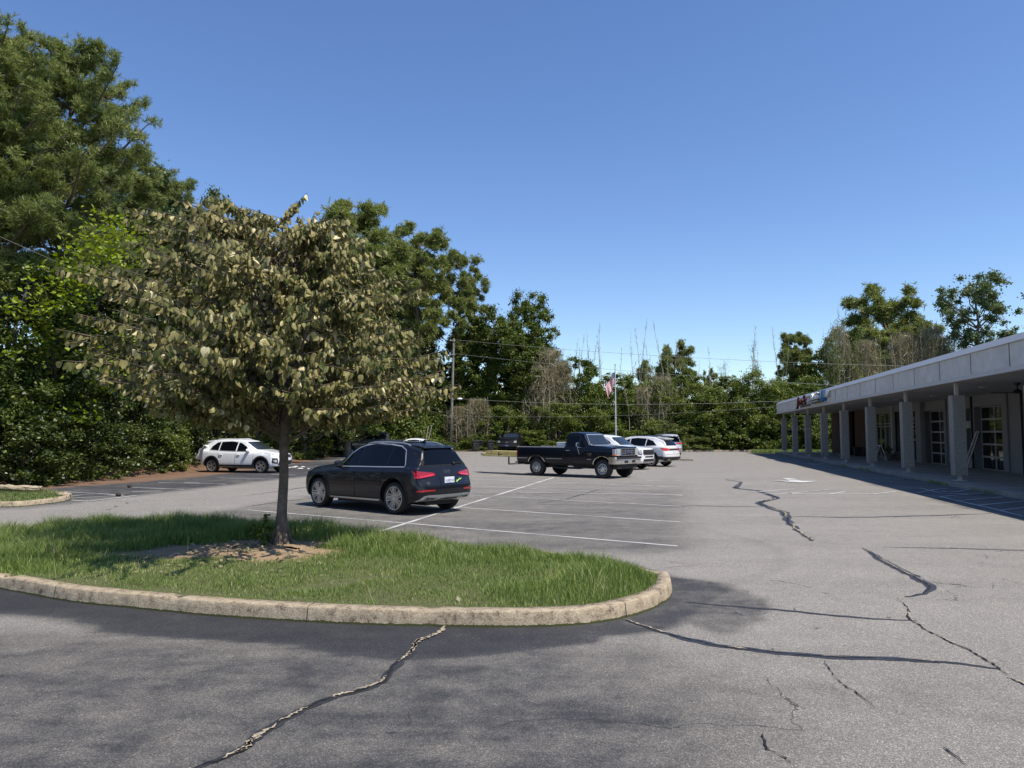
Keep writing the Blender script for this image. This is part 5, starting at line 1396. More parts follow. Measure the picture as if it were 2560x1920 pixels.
dress(c, 1.14, 1.08, 1.75, 0.2, 1.05, -1.9, -2.42, win=win, wheel='ten', Rr=0.25, seams=(0.98, -0.02, -1.05))
c.decal('windscreen', [(-0.72, 1.25), (0.72, 1.25), (0.62, 1.65), (-0.62, 1.65)], 'F', M_GLC, 0.008)
o = c.decal('grille', [(-0.50, 0.77), (0.50, 0.77), (0.56, 0.84), (0.52, 1.02), (-0.52, 1.02), (-0.56, 0.84)], 'F', M_PLAS, 0.012, thick=0.012)
for k in range(5): c.strip('grille_bar', [(-0.48, 0.80 + 0.045 * k), (0.48, 0.80 + 0.045 * k)], 'F', mat('grille_grey', (0.05, 0.05, 0.055), 0.4), 0.012, 0.03, parent=o)
for sg in (-1, 1):
    c.decal('headlight', [(sg * 0.64, 0.76), (sg * 0.86, 0.78), (sg * 0.87, 1.00), (sg * 0.66, 1.00)], 'F', M_RIMD, 0.012)
    c.decal('headlight_lens', [(sg * 0.68, 0.80), (sg * 0.80, 0.81), (sg * 0.81, 0.97), (sg * 0.69, 0.97)], 'F', M_HEAD, 0.020)
c.decal('lower_grille', [(-0.42, 0.63), (0.42, 0.63), (0.42, 0.695), (-0.42, 0.695)], 'F', M_PLAS, 0.014)
c.decal('lower_intake', [(-0.58, 0.42), (0.58, 0.42), (0.52, 0.55), (-0.52, 0.55)], 'F', M_PLAS, 0.012)
c.decal('skid_plate', [(-0.60, 0.34), (0.60, 0.34), (0.55, 0.405), (-0.55, 0.405)], 'F', M_SILVT, 0.014, thick=0.01)
c.ctext('emblem', 'F', 0, 0.885, 'KIA', 0.07, M_CHR, 0.032)

# ---- 4. white crossover with black roof glass (rear three-quarter)
sp = suv_spec(-2.45, 2.37, 1.68, 1.93, (1.43, -1.42), 0.375, hood=1.04, belt=1.06, roofw=0.60, cowl=1.05, roof_f=0.15, roof_r=-1.45, hatch=(-1.98, 1.46), tailz=1.14, zb=0.26)
c = Car('parked_car', sp, P_PEARL, (7.2, 42.9), HD, 'pearl white crossover seen from behind to the right of the navy pickup', 'car')
win = [[(0.72, 1.11), (0.02, 1.125), (0.02, 1.53), (0.18, 1.50), (0.48, 1.35)], [(-0.04, 1.126), (-1.02, 1.15), (-1.02, 1.55), (-0.4, 1.59), (-0.04, 1.545)], [(-1.07, 1.152), (-1.72, 1.19), (-1.45, 1.42), (-1.07, 1.54)]]
dress(c, 1.04, 1.06, 1.68, 0.15, 1.05, -1.5, -2.45, win=win, trim=[[(0.78, 1.09), (-1.1, 1.125), (-1.75, 1.16)]], wheel='ten', Rr=0.27, rim=M_RIM, seams=(0.96, -0.02, -1.04))
c.decal('sunroof', [(0.0, -0.52), (-1.5, -0.50), (-1.5, 0.50), (0.0, 0.52)], 'T', M_GL, 0.008)
c.decal('rear_window', [(-0.62, 1.17), (0.62, 1.17), (0.46, 1.45), (-0.46, 1.45)], 'B', M_GL, 0.010)
c.decal('windscreen', [(-0.66, 1.15), (0.66, 1.15), (0.56, 1.56), (-0.56, 1.56)], 'F', M_GLC, 0.008)
mb = MB(); mb.prism([(-1.45, 1.645), (-1.7, 1.62), (-2.1, 1.545), (-2.12, 1.52), (-1.9, 1.48), (-1.45, 1.55)], -0.50, 0.50, plane='xz'); mb.build('spoiler', c.paint, c.root, bevel=0.012)
c.decal('tail_light', [(-0.50, 0.90), (0.50, 0.90), (0.50, 1.00), (-0.50, 1.00)], 'B', M_PLAS, 0.012)
for sg in (-1, 1):
    c.decal('tail_light', [(sg * 0.90, 0.90), (sg * 0.48, 0.91), (sg * 0.44, 0.95), (sg * 0.52, 1.01), (sg * 0.90, 1.05)], 'B', M_TAILB, 0.016, thick=0.01)
    c.decal('tail_light', [(-1.98, 1.04), (-2.21, 1.03), (-2.22, 0.93), (-2.05, 0.96)], 'L' if sg > 0 else 'R', M_TAILB, 0.014)
    c.decal('exhaust', [(sg * 0.74, 0.36), (sg * 0.48, 0.36), (sg * 0.48, 0.41), (sg * 0.74, 0.42)], 'B', M_CHR, 0.026)
c.decal('rear_bumper_trim', [(-0.90, 0.33), (0.90, 0.33), (0.90, 0.55), (0.70, 0.49), (-0.70, 0.49), (-0.90, 0.55)], 'B', M_PLAS, 0.012, thick=0.01)
for v in 'LR': c.decal('rear_bumper_trim', [(-1.86, 0.40), (-2.20, 0.38), (-2.22, 0.56), (-1.84, 0.60)], v, M_PLAS, 0.012)
c.plate('B', 0, 0.78, '')
c.strip('panel_gap', [(-0.84, 0.70), (0.84, 0.70)], 'B', M_SEAM, 0.010, 0.008)

# ---- 5. silver minivan at the far end (rear)
sp = suv_spec(-2.55, 2.45, 1.78, 1.98, (1.45, -1.55), 0.34, hood=1.08, belt=1.04, roofw=0.68, cowl=1.3, roof_f=0.45, roof_r=-2.15, hatch=(-2.42, 1.60), tailz=1.10, zb=0.24, beltw=0.955)
c = Car('parked_car', sp, P_SILV, (12.85, 62.6), math.radians(91), 'silver minivan with a dark rear window at the far end of the car row', 'car')
win = [[(1.0, 1.11), (0.3, 1.10), (0.3, 1.60), (0.55, 1.58), (0.9, 1.30)], [(0.24, 1.10), (-0.85, 1.11), (-0.85, 1.66), (0.24, 1.62)], [(-0.9, 1.11), (-2.3, 1.14), (-2.25, 1.60), (-0.9, 1.66)]]
dress(c, 1.08, 1.04, 1.78, 0.45, 1.3, -2.15, -2.55, win=win, plastic=False, wheel='ten', Rr=0.22, seams=(1.1, 0.27, -0.88))
c.decal('rear_window', [(-0.74, 1.15), (0.74, 1.15), (0.64, 1.66), (-0.64, 1.66)], 'B', M_GL, 0.010)
c.decal('windscreen', [(-0.70, 1.15), (0.70, 1.15), (0.62, 1.62), (-0.62, 1.62)], 'F', M_GLC, 0.008)
for sg in (-1, 1): c.decal('tail_light', [(sg * 0.93, 0.98), (sg * 0.40, 1.00), (sg * 0.40, 1.07), (sg * 0.93, 1.12)], 'B', M_TAILB, 0.014, thick=0.01)
c.plate('B', 0, 0.80, '')
c.strip('panel_gap', [(-0.84, 0.58), (0.84, 0.58)], 'B', M_SEAM, 0.012, 0.008)

# ---- 6. white sedan roof showing over the grey SUV
sp = suv_spec(-2.35, 2.35, 1.47, 1.82, (1.37, -1.37), 0.32, hood=0.90, belt=0.93, roofw=0.56, cowl=0.95, roof_f=0.0, roof_r=-0.95, hatch=(-1.55, 1.12), tailz=1.02, zb=0.2, noseh=0.72)
sp['top'] = [(2.35, .62), (2.3, .70), (2.1, .80), (1.6, .88), (0.97, .98), (0.9, 1.0), (0.3, 1.36), (0.05, 1.43), (-0.3, 1.47), (-0.8, 1.46), (-1.1, 1.40), (-1.75, 1.07), (-2.2, 1.02), (-2.3, 0.95), (-2.35, .72)]
p = H(1062, 1110, 55.5)
c = Car('parked_car', sp, P_WHITE, (p[0] - 0.2, 55.5), math.radians(-12), 'white sedan whose roof shows above the dark grey SUV', 'car')
win = [[(0.75, 0.99), (0.02, 1.0), (0.02, 1.34), (0.35, 1.28)], [(-0.03, 1.0), (-0.95, 1.03), (-0.95, 1.34), (-0.5, 1.38), (-0.03, 1.36)], [(-1.0, 1.03), (-1.5, 1.06), (-1.15, 1.28), (-1.0, 1.32)]]
dress(c, 0.9, 0.93, 1.47, 0, 0.95, -0.95, -2.35, win=win, plastic=False, wheel='ten', Rr=0.21, seams=(0.9, -0.01, -0.98))
c.decal('windscreen', [(-0.62, 1.02), (0.62, 1.02), (0.54, 1.36), (-0.54, 1.36)], 'F', M_GLC, 0.008)
c.decal('rear_window', [(-0.60, 1.12), (0.60, 1.12), (0.50, 1.37), (-0.50, 1.37)], 'B', M_GL, 0.010)
for sg in (-1, 1):
    c.decal('headlight', [(sg * 0.50, 0.66), (sg * 0.80, 0.68), (sg * 0.80, 0.76), (sg * 0.52, 0.72)], 'F', M_HEAD, 0.010)
    c.decal('tail_light', [(sg * 0.80, 0.78), (sg * 0.45, 0.80), (sg * 0.45, 0.90), (sg * 0.80, 0.93)], 'B', M_TAIL, 0.010)

# ---- pickups
def pickup_spec(L0, L1, H, W, axles, R, rail=1.24, hood=1.30, cowl=1.0, cab_f=0.35, cab_r=-0.33, zb=0.50, noseh=1.12, floor=0.82, **kw):
    w = W / 2
    sp = dict(
        top=[(L1, noseh), (L1 - 0.04, noseh + 0.06), (L1 - 0.25, hood - 0.03), (cowl, hood + 0.05), (cowl - 0.06, hood + 0.07), (cab_f + 0.12, H - 0.08), (cab_f - 0.05, H - 0.02), (cab_f - 0.3, H), (cab_r + 0.15, H - 0.01), (cab_r + 0.02, H - 0.06), (cab_r - 0.03, rail + 0.04), (cab_r - 0.05, rail), (L0 + 0.02, rail), (L0, rail - 0.015)],
        belt=[(L1, noseh - 0.03), (L1 - 0.25, hood - 0.07), (cowl, rail - 0.0), (cab_r, rail), (L0, rail - 0.03)],
        wid=[(L1, w * 0.93), (L1 - 0.08, w * 0.965), (L1 - 0.4, w * 0.985), (0, w), (L0 + 0.05, w), (L0, w * 0.985)],
        roofw=[(L1, w * 0.86), (cowl, w * 0.88), (cab_f, w * 0.76), (cab_r, w * 0.76), (cab_r - 0.05, w * 0.90), (L0, w * 0.90)],
        bot=[(L1, zb + 0.05), (L1 - 0.6, zb), (0, zb), (L0, zb + 0.05)], axles=axles, R=R, tw=0.26,
        cuts=[(L0 - 0.2, cab_r - 0.09, -w * 0.80, w * 0.80, floor, 2.5)],
        bow=(0.04, 0.015), topr=0.09, beltw=0.955, shoulder=0.015, crown=0.02, inset=0.02, gap=0.09)
    sp.update(kw); return sp
# ---- 7. navy single-cab pickup, centre of the lot
sp = pickup_spec(-2.72, 2.32, 1.88, 2.00, (1.69, -1.63), 0.385, rail=1.23, hood=1.30, cowl=1.06, cab_f=0.60, cab_r=-0.16, zb=0.54, noseh=1.22, floor=0.75)
NAVY_LOC = (2.95, 32.15)
c = Car('pickup_truck', sp, P_NAVY, NAVY_LOC, HT, 'navy blue single cab pickup with chrome bumper and lumber sticking out of its bed', 'pickup')
c.under()
for v in 'LR':
    for x in c.ax: c.ring('wheel_arch_trim', x, c.R + 0.03, c.R + 0.088, c.R + 0.115, 0, 182, v, M_CHR, 0.014)
    c.decal('side_window', [(0.86, 1.275), (-0.02, 1.275), (-0.02, 1.73), (0.48, 1.73)], v, M_GL, 0.008)
    c.strip('window_trim', [(0.94, 1.25), (-0.08, 1.25), (-0.08, 1.77), (0.50, 1.77), (0.94, 1.26)], v, M_SEAM, 0.02, 0.006)
    c.strip('quarter_bar', [(0.56, 1.27), (0.54, 1.66)], v, M_PLAS, 0.025, 0.012)
    c.strip('panel_gap', [(0.92, 1.22), (0.95, 0.75), (0.90, 0.60)], v, M_SEAM, 0.012)
    c.strip('panel_gap', [(-0.13, 1.70), (-0.13, 0.60)], v, M_SEAM, 0.012)
    c.strip('panel_gap', [(-0.205, 1.22), (-0.205, 0.54)], v, M_SEAM, 0.035)
    c.strip('panel_gap', [(0.9, 0.60), (-0.13, 0.60)], v, M_SEAM, 0.010)
    c.strip('side_moulding', [(-0.26, 0.765), (-1.10, 0.765)], v, M_SILVT, 0.022, 0.014)
    c.strip('side_moulding', [(1.18, 0.765), (0.97, 0.765)], v, M_SILVT, 0.022, 0.014)
    c.strip('side_moulding', [(-2.1, 0.765), (-2.70, 0.765)], v, M_SILVT, 0.022, 0.014)
    c.decal('tail_light', [(-2.73, 0.84), (-2.64, 0.84), (-2.64, 1.10), (-2.73, 1.10)], v, M_TAIL, 0.010, thick=0.01)
c.handles([0.02], 1.12, M_CHR)
# fender badge
for sd, v in ((1, 'L'), (-1, 'R')):
    p = c.hit(v, 1.09, 0.96, 0.004)
    rot = (Matrix.Rotation(PI, 4, 'Z') if sd > 0 else Matrix.Identity(4)) @ Matrix.Rotation(PI / 2, 4, 'X')
    text_obj('badge', 'F-150', 0.085, 0.003, M_CHR, c.root, Matrix.Translation((1.09, p.y + sd * 0.004, 0.965)) @ rot)
    text_obj('badge', 'XL', 0.06, 0.003, M_CHR, c.root, Matrix.Translation((1.11, p.y + sd * 0.004, 0.90)) @ rot)
# chrome western mirrors on a loop bracket
for sd, v in ((1, 'L'), (-1, 'R')):
    p = c.hit(v, 0.62, 1.20)
    mb = MB(); y = p.y + sd * 0.22
    mb.box(0.60, 0.66, y - 0.10, y + 0.10, 1.30, 1.46); mo = mb.build('mirror', M_CHR, c.root, bevel=0.02)
    mb = MB(); mb.box(0.592, 0.60, y - 0.085, y + 0.085, 1.315, 1.445); mb.build('mirror_glass', M_GLC, mo)
    mb = MB(); mb.tube([(0.70, p.y, 1.24), (0.63, y, 1.27), (0.63, y, 1.30)], 0.012, 6); mb.tube([(0.63, y, 1.26), (0.64, y - sd * 0.05, 1.12), (0.58, p.y + sd * 0.01, 0.96), (0.50, p.y, 0.95)], 0.012, 6)
    mb.tube([(0.50, p.y + sd * .01, 1.24), (0.64, y, 1.265)], 0.012, 6); mb.build('mirror_bracket', M_CHR, mo)
c.strip('window_trim', [(-0.80, 1.345), (-0.64, 1.79), (0.64, 1.79), (0.80, 1.345), (-0.80, 1.345)], 'F', M_SILVT, 0.03, 0.014)
c.decal('windscreen', [(-0.78, 1.36), (0.78, 1.36), (0.63, 1.775), (-0.63, 1.775)], 'F', M_GLC, 0.008)
for a, b in ((-0.55, 0.05), (0.05, 0.60)):
    p0 = c.hit('F', a, 1.37, 0.02); p1 = c.hit('F', b, 1.40, 0.02); mb = MB(); mb.bar(p0, p1, 0.018); mb.build('wiper', M_PLAS, c.root)
# front clip
DZ = 0.13
clip0 = set(bpy.data.objects.keys())
X1 = 2.32
o = MB(); o.box(X1 - 0.02, X1 + 0.03, -0.56, 0.56, 0.80, 1.09); gr = o.build('grille', M_PLAS, c.root, bevel=0.01)
mb = MB()
for z in (0.805, 0.90, 0.99, 1.085): mb.box(X1 + 0.015, X1 + 0.05, -0.57, 0.57, z - 0.012, z + 0.012)
for y in (-0.56, -0.28, 0.0, 0.28, 0.56): mb.box(X1 + 0.018, X1 + 0.047, y - 0.013, y + 0.013, 0.80, 1.09)
mb.build('grille_bars', mat('grille_chrome', (0.45, 0.46, 0.48), 0.3, metal=0.7), gr)
mb = MB(); mb.sphere((X1 + 0.055, 0, 0.94), (0.015, 0.11, 0.045), nu=20); mb.build('emblem', mat('oval_blue', (0.02, 0.05, 0.22), 0.25), gr)
mb = MB(); mb.lathe([(0.0, 0)], 4) if False else None
p_ = [(X1 + 0.058, 0.115 * math.cos(2 * PI * i / 24), 0.94 + 0.048 * math.sin(2 * PI * i / 24)) for i in range(25)]
mb.tube(p_, 0.006, 6, cap=False); mb.build('emblem_rim', M_CHR, gr)
for sg in (-1, 1):
    mb = MB(); mb.box(X1 - 0.06, X1 + 0.03, sg * 0.60 if sg > 0 else -0.90, 0.90 if sg > 0 else -0.60, 0.885, 1.08); hl = mb.build('headlight', M_HEAD, c.root, bevel=0.02)
    y0, y1 = sorted((sg * 0.60, sg * 0.90)); y2, y3 = sorted((sg * 0.90, sg * 0.965))
    mb = MB(); mb.box(X1 - 0.07, X1 + 0.02, y0, y1, 0.80, 0.885); mb.build('parking_lamp', M_HEAD, hl, bevel=0.012)
    mb = MB(); mb.box(X1 - 0.16, X1 - 0.02, y2, y3, 0.82, 1.06); mb.build('corner_lamp', M_HEAD, hl, bevel=0.012)
    y2, y3 = sorted((sg * 0.86, sg * 0.97)); mb = MB(); mb.box(X1 - 0.17, X1 - 0.01, y2, y3, 0.80, 0.86); mb.build('marker_lamp', M_AMB, hl, bevel=0.01)
mb = MB()
prof = [(0.00, 0.46), (0.07, 0.46), (0.11, 0.50), (0.12, 0.61), (0.09, 0.63), (0.10, 0.66), (0.09, 0.74), (0.0, 0.75)]
vs = []; ysb = [(-1.02, -0.30), (-1.02, -0.10), (-0.96, -0.02), (-0.5, 0.0), (0, 0.01), (0.5, 0.0), (0.96, -0.02), (1.02, -0.10), (1.02, -0.30)]
for y, dx in ysb:
    for a, z in prof: vs.append((X1 + dx + a * (0.25 if dx < -0.3 else 1), y, z))
n_ = len(prof)
mb.add(vs, [(i * n_ + j, i * n_ + (j + 1) % n_, (i + 1) * n_ + (j + 1) % n_, (i + 1) * n_ + j) for i in range(len(ysb) - 1) for j in range(n_)] + [tuple(range(n_)), tuple((len(ysb) - 1) * n_ + j for j in range(n_))], 0, True)
bp_ = mb.build('front_bumper', M_CHR, c.root, sharp=25)
mb = MB(); mb.box(X1 + 0.07, X1 + 0.112, -1.0, 1.0, 0.655, 0.745); mb.build('bumper_pad', M_PLAS, bp_, bevel=0.01)
for y in (-0.30, 0.30): 
    mb = MB(); mb.box(X1 + 0.09, X1 + 0.135, y - 0.12, y + 0.12, 0.50, 0.60); mb.build('bumper_slot', M_PLAS, bp_)
for nm_ in set(bpy.data.objects.keys()) - clip0:
    o_ = bpy.data.objects[nm_]
    if o_.type == 'MESH': o_.data.transform(Matrix.Translation((0, 0, DZ)))
mb = MB(); mb.box(X1 - 0.5, X1, -0.80, 0.80, 0.40, 0.60); mb.box(-2.70, 2.1, 0.36, 0.46, 0.45, 0.58); mb.box(-2.70, 2.1, -0.46, -0.36, 0.45, 0.58); mb.build('chassis', M_PLAS, c.root)
mb = MB(); mb.tube([(0.95, -0.93, 0.44), (0.6, -0.98, 0.38), (-0.5, -0.98, 0.38), (-0.85, -0.93, 0.44)], 0.035, 8); mb.tube([(0.95, 0.93, 0.44), (0.6, 0.98, 0.38), (-0.5, 0.98, 0.38), (-0.85, 0.93, 0.44)], 0.035, 8); mb.build('step_bars', M_PLAS, c.root)
mb = MB()
for sd in (-1, 1): y0, y1 = sorted((sd * 0.80, sd * 0.955)); mb.box(-2.71, -0.26, y0, y1, 1.232, 1.262)
mb.build('bed_rail_cap', mat('rail_cap', (0.35, 0.36, 0.37), 0.45), c.root, bevel=0.008)
mb = MB(); mb.box(-2.90, -2.76, -0.85, 0.85, 0.48, 0.60); mb.build('rear_bumper', M_CHR, c.root, bevel=0.02)
mb = MB(); mb.tube([(-0.2, 0.5, 1.87), (-0.2, 0.5, 1.87)], 0.01); 
c.decal('rear_window', [(-0.60, 1.40), (0.60, 1.40), (0.56, 1.72), (-0.56, 1.72)], 'B', M_GL, 0.010)
c.wheels('truck', 0.215)
mb = MB(); mb.tube([(1.45, -0.9, 1.25), (1.42, -0.9, 2.05)], [0.004, 0.002], 5); mb.build('antenna', M_PLAS, c.root)
# bed extender hitch frame
mb = MB(); mb.bar((-2.75, 0, 0.48), (-3.95, 0, 0.42), 0.05); mb.bar((-3.93, 0, 0.42), (-3.93, 0, 0.86), 0.05); mb.bar((-3.93, -0.75, 0.86), (-3.93, 0.75, 0.86), 0.05); mb.bar((-3.93, -0.75, 0.86), (-3.93, -0.75, 1.0), 0.03); mb.bar((-3.93, 0.75, 0.86), (-3.93, 0.75, 1.0), 0.03)
mb.build('bed_extender', M_PLAS, c.root)
TR = Matrix.Translation((NAVY_LOC[0], NAVY_LOC[1], 0)) @ Matrix.Rotation(HT, 4, 'Z')
def on_truck(o): o.matrix_world = TR @ o.matrix_world; return o
mb = MB(); mb.box(-0.74, -0.30, -0.70, 0.70, 1.10, 1.41); mb.box(-0.76, -0.28, -0.73, 0.73, 1.411, 1.46)
tb = mb.mesh('toolbox', mat('toolbox_white', (0.62, 0.64, 0.66), 0.35), bevel=0.015); o = link('toolbox', tb); o.location = (NAVY_LOC[0], NAVY_LOC[1], 0); o.rotation_euler = (0, 0, HT)
tag(o, 'pale grey toolbox across the bed of the navy pickup behind the cab', 'toolbox')
M_WOOD = mat('lumber', (0.55, 0.46, 0.20), 0.8, var=0.22, vscale=6)
ang = HT
k = 0
for row in range(4):
    for i in range(6):
        L_ = [3.9, 3.75, 3.9, 3.7, 3.88, 3.8][i] if row < 2 else [3.9, 3.72, 3.8, 3.65, 3.78, 3.7][i]
        if row < 2 and i > 2: L_ += 0.75
        mb = MB(); mb.box(-L_ + 0.0, 0, -0.068, 0.068, 0, 0.036 if i % 2 else 0.06)
        me_ = mb.mesh('lumber_board', M_WOOD, bevel=0.004)
        o = link('lumber_board', me_); 
        lp = Vector((-0.95, -0.62 + 0.155 * i + 0.03 * (row % 2), 0.77 + row * 0.064)); wp = Matrix.Rotation(ang, 4, 'Z') @ lp
        o.location = (NAVY_LOC[0] + wp.x, NAVY_LOC[1] + wp.y, wp.z); o.rotation_euler = (0, 0.004, ang + (0.01 if row else -0.005) * (i - 3))
        tag(o, 'yellowish lumber board sticking out over the tail of the navy pickup', 'lumber board', 'lumber in the pickup bed')

# ---- 8 & 9. crew-cab pickups at the back
def crew(loc, hd, pm, label, front=True):
    sp = pickup_spec(-2.95, 2.85, 1.93, 2.02, (1.85, -1.85), 0.40, rail=1.36, hood=1.36, cowl=1.25, cab_f=0.62, cab_r=-1.15, zb=0.50, noseh=1.20, floor=0.90, bow=(0.10, 0.02), topr=0.11)
    c = Car('pickup_truck', sp, pm, loc, hd, label, 'pickup')
    c.under()
    for v in 'LR':
        for x in c.ax: c.ring('wheel_arch_trim', x, c.R + 0.03, c.R + 0.088, c.R + 0.13, 0, 180, v, M_PLAS, 0.012)
        c.decal('side_window', [(0.95, 1.40), (0.10, 1.40), (0.10, 1.78), (0.55, 1.78)], v, M_GL, 0.008)
        c.decal('side_window', [(0.04, 1.40), (-0.95, 1.40), (-0.95, 1.76), (0.04, 1.78)], v, M_GL, 0.008)
        for sx in (1.1, 0.07, -1.0): c.strip('panel_gap', [(sx, 1.35), (sx, 0.62)], v, M_SEAM, 0.012)
        c.strip('panel_gap', [(-1.20, 1.33), (-1.20, 0.55)], v, M_SEAM, 0.03)
        c.decal('tail_light', [(-2.93, 0.95), (-2.83, 0.95), (-2.83, 1.25), (-2.93, 1.25)], v, M_TAIL, 0.010)
    c.handles([0.20, -0.84], 1.22); c.mirror(0.95, 1.45, M_PLAS, 1.25, 0.05)
    c.decal('windscreen', [(-0.74, 1.46), (0.74, 1.46), (0.62, 1.83), (-0.62, 1.83)], 'F', M_GLC, 0.008)
    o = c.decal('grille', [(-0.62, 0.84), (0.62, 0.84), (0.64, 1.14), (-0.64, 1.14)], 'F', M_PLAS, 0.014, thick=0.012)
    for k in range(4): c.strip('grille_bar', [(-0.60, 0.89 + 0.07 * k), (0.60, 0.89 + 0.07 * k)], 'F', mat('grille_grey', (0.05, 0.05, 0.055), 0.4), 0.018, 0.03, parent=o)
    c.decal('emblem', [(-0.11, 0.99), (-0.06, 1.03), (0.06, 1.03), (0.11, 0.99), (0.06, 0.95), (-0.06, 0.95)], 'F', M_CHR, 0.036, parent=o)
    for sg in (-1, 1): c.decal('headlight', [(sg * 0.68, 0.92), (sg * 0.93, 0.94), (sg * 0.93, 1.14), (sg * 0.68, 1.13)], 'F', M_HEAD, 0.014, thick=0.01)
    mb = MB(); mb.box(2.70, 2.98, -0.98, 0.98, 0.55, 0.78); b = mb.build('front_bumper', M_PLAS, c.root, bevel=0.04)
    mb = MB(); mb.box(2.98, 2.99, -0.15, 0.15, 0.60, 0.74); mb.build('number_plate', M_PTXT, b)
    mb = MB(); mb.box(-3.10, -2.94, -0.9, 0.9, 0.55, 0.70); mb.build('rear_bumper', M_PLAS, c.root, bevel=0.02)
    c.wheels('five_split', 0.25)
    return c
g = G(1268, 1131); hx = math.radians(-101)
crew((g[0] - 2.7 * math.cos(hx), g[1] - 2.7 * math.sin(hx)), hx, P_BLACK, 'black crew cab pickup facing the camera at the far end beside the rubbish bins')
crew((-11.0, 59.5), math.radians(184), P_DKG, 'charcoal pickup parked side on under the trees behind the grey SUV')
# ------------------------------------------------------------------ utility pole, wires, flag, bins
M_POLE = mat('pole_wood', (0.24, 0.22, 0.19), 0.85, var=0.3, vscale=5, bump=0.4)
M_WIRE = mat('wire', (0.24, 0.25, 0.21), 0.5)
g = G(1127, 1127); PX, PY = g
topz = H(1133, 846, PY)[2]
pr = empty('utility_pole', (PX, PY, 0), 0, 'tall weathered wooden utility pole with a small area light at the far corner', 'utility pole')
mb = MB(); mb.tube([(0, 0, -0.1), (0.12, 0, topz * 0.5), (0.25, 0, topz)], [0.17, 0.145, 0.11], 12); mb.build('pole', M_POLE, pr)
for z in (topz - 0.25, topz - 1.75):
    mb = MB(); mb.box(-0.15, 0.45, -0.18, -0.12, z - 0.04, z + 0.04); mb.lathe([(0.0, z + 0.05), (0.06, z + 0.06), (0.06, z + 0.14), (0, z + 0.15)], 8, c=(-0.1, -0.15, 0)); mb.build('insulator_arm', M_WHITE, pr)
lz = H(1135, 997, PY)[2]
mb = MB(); mb.tube([(0.15, -0.1, lz - 0.2), (0.5, -0.25, lz + 0.05), (0.8, -0.3, lz)], 0.035, 6); la = mb.build('light_arm', M_ALU, pr)
mb = MB(); mb.sphere((0.95, -0.32, lz - 0.02), (0.30, 0.16, 0.12)); mb.build('lamp_head', M_SWHITE, la)
mb = MB(); mb.box(-0.06, 0.06, -0.24, -0.15, lz - 2.0, lz - 1.7); mb.build('junction_box', M_ALU, pr)
def wire(a, b, sag, r, label, n=24, nm='power_line'):
    a = Vector(a); b = Vector(b); pts = []
    for i in range(n + 1):
        t = i / n; p = a.lerp(b, t); p.z -= sag * 4 * t * (1 - t); pts.append(p)
    mb = MB(); mb.tube(pts, r, 5); o = mb.build(nm, M_WIRE)
    return tag(o, label, 'power line', 'power lines over the lot')
pt = lambda z, dx=0.25: (PX + dx, PY - 0.1, z)
e1 = H(2260, 893, 66); e2 = H(2060, 936, 64); e3 = H(1960, 1001, 70); e4 = H(1960, 1014, 70)
def ext(a, b, f): a = Vector(a); b = Vector(b); return a + (b - a) * f
wire(pt(topz - 0.15), ext(pt(topz - .15), e1, 1.5), 0.9, 0.014, 'top power line running from the utility pole over the canopy roof')
wire(pt(topz - 1.65), ext(pt(topz - 1.65), e2, 1.8), 0.9, 0.014, 'second power line from the top of the utility pole')
wire(pt(lz + 0.05), ext(pt(lz), e3, 1.02), 0.5, 0.016, 'cable from the area light of the utility pole to the canopy end')
wire(pt(lz - 1.8), ext(pt(lz - 1.8), e4, 1.02), 0.5, 0.010, 'lowest thin cable from the utility pole to the far end of the canopy')
wire(pt(lz - 1.6, -0.1), H(-250, 395, 24), 0.6, 0.009, 'thin wire crossing in front of the pines at the upper left, higher of the two')
wire(pt(lz - 1.9, -0.1), H(-250, 480, 22), 0.6, 0.009, 'thin wire crossing in front of the pines at the upper left, lower of the two')
# flagpole
FY = 73.5; b = H(1540, 1140, FY); tz = H(1538, 914, FY)[2]
fp = empty('flagpole', (b[0], FY, 0), 0, 'slim aluminium flagpole standing behind the white cars', 'flagpole')
mb = MB(); mb.tube([(0, 0, 0), (0, 0, tz)], [0.085, 0.045], 12); mb.build('pole', mat('flagpole_metal', (0.66, 0.67, 0.68), 0.35, metal=0.4), fp)
mb = MB(); mb.sphere((0, 0, tz + 0.07), 0.075); mb.build('ball', M_CHR, fp)
# flag hanging in folds, drooping away to the left
FR, FW_, FB = mat('flag_red', (0.50, 0.015, 0.03), 0.7), mat('flag_white', (0.75, 0.74, 0.72), 0.7), mat('flag_blue', (0.02, 0.03, 0.12), 0.7)
FH, FL_ = 1.55, 2.6; NX, NZ = 40, 26
def flagpt(u, v, off=0.0):
    # u along the fly, v down the hoist. the fly end sags under its own weight
    x = -0.06 - 1.05 * u ** 0.9 - 0.05 * math.sin(9 * u) ; y = -0.10 * math.sin(7.5 * u + 2.0 * v) * min(1, 3 * u) + 0.10 * math.sin(15 * u + 1) * u * (0.4 + v) + off
    z = tz - 0.35 - v * FH - 2.05 * u ** 1.15 + 0.05 * math.sin(8 * u + 3 * v)
    x += 0.35 * v * u
    return (x, y - off * 0, z)
vs = [flagpt(i / NX, j / NZ) for i in range(NX + 1) for j in range(NZ + 1)]
mb = MB()
for i in range(NX):
    for j in range(NZ):
        u = (i + 0.5) / NX; v = (j + 0.5) / NZ; st = int(v * 13)
        m = 2 if (u < 0.4 and v < 7 / 13) else (0 if st % 2 == 0 else 1)
        mb.f.append((i * (NZ + 1) + j, i * (NZ + 1) + j + 1, (i + 1) * (NZ + 1) + j + 1, (i + 1) * (NZ + 1) + j)); mb.m.append(m); mb.s.append(True)
mb.v = list(vs)
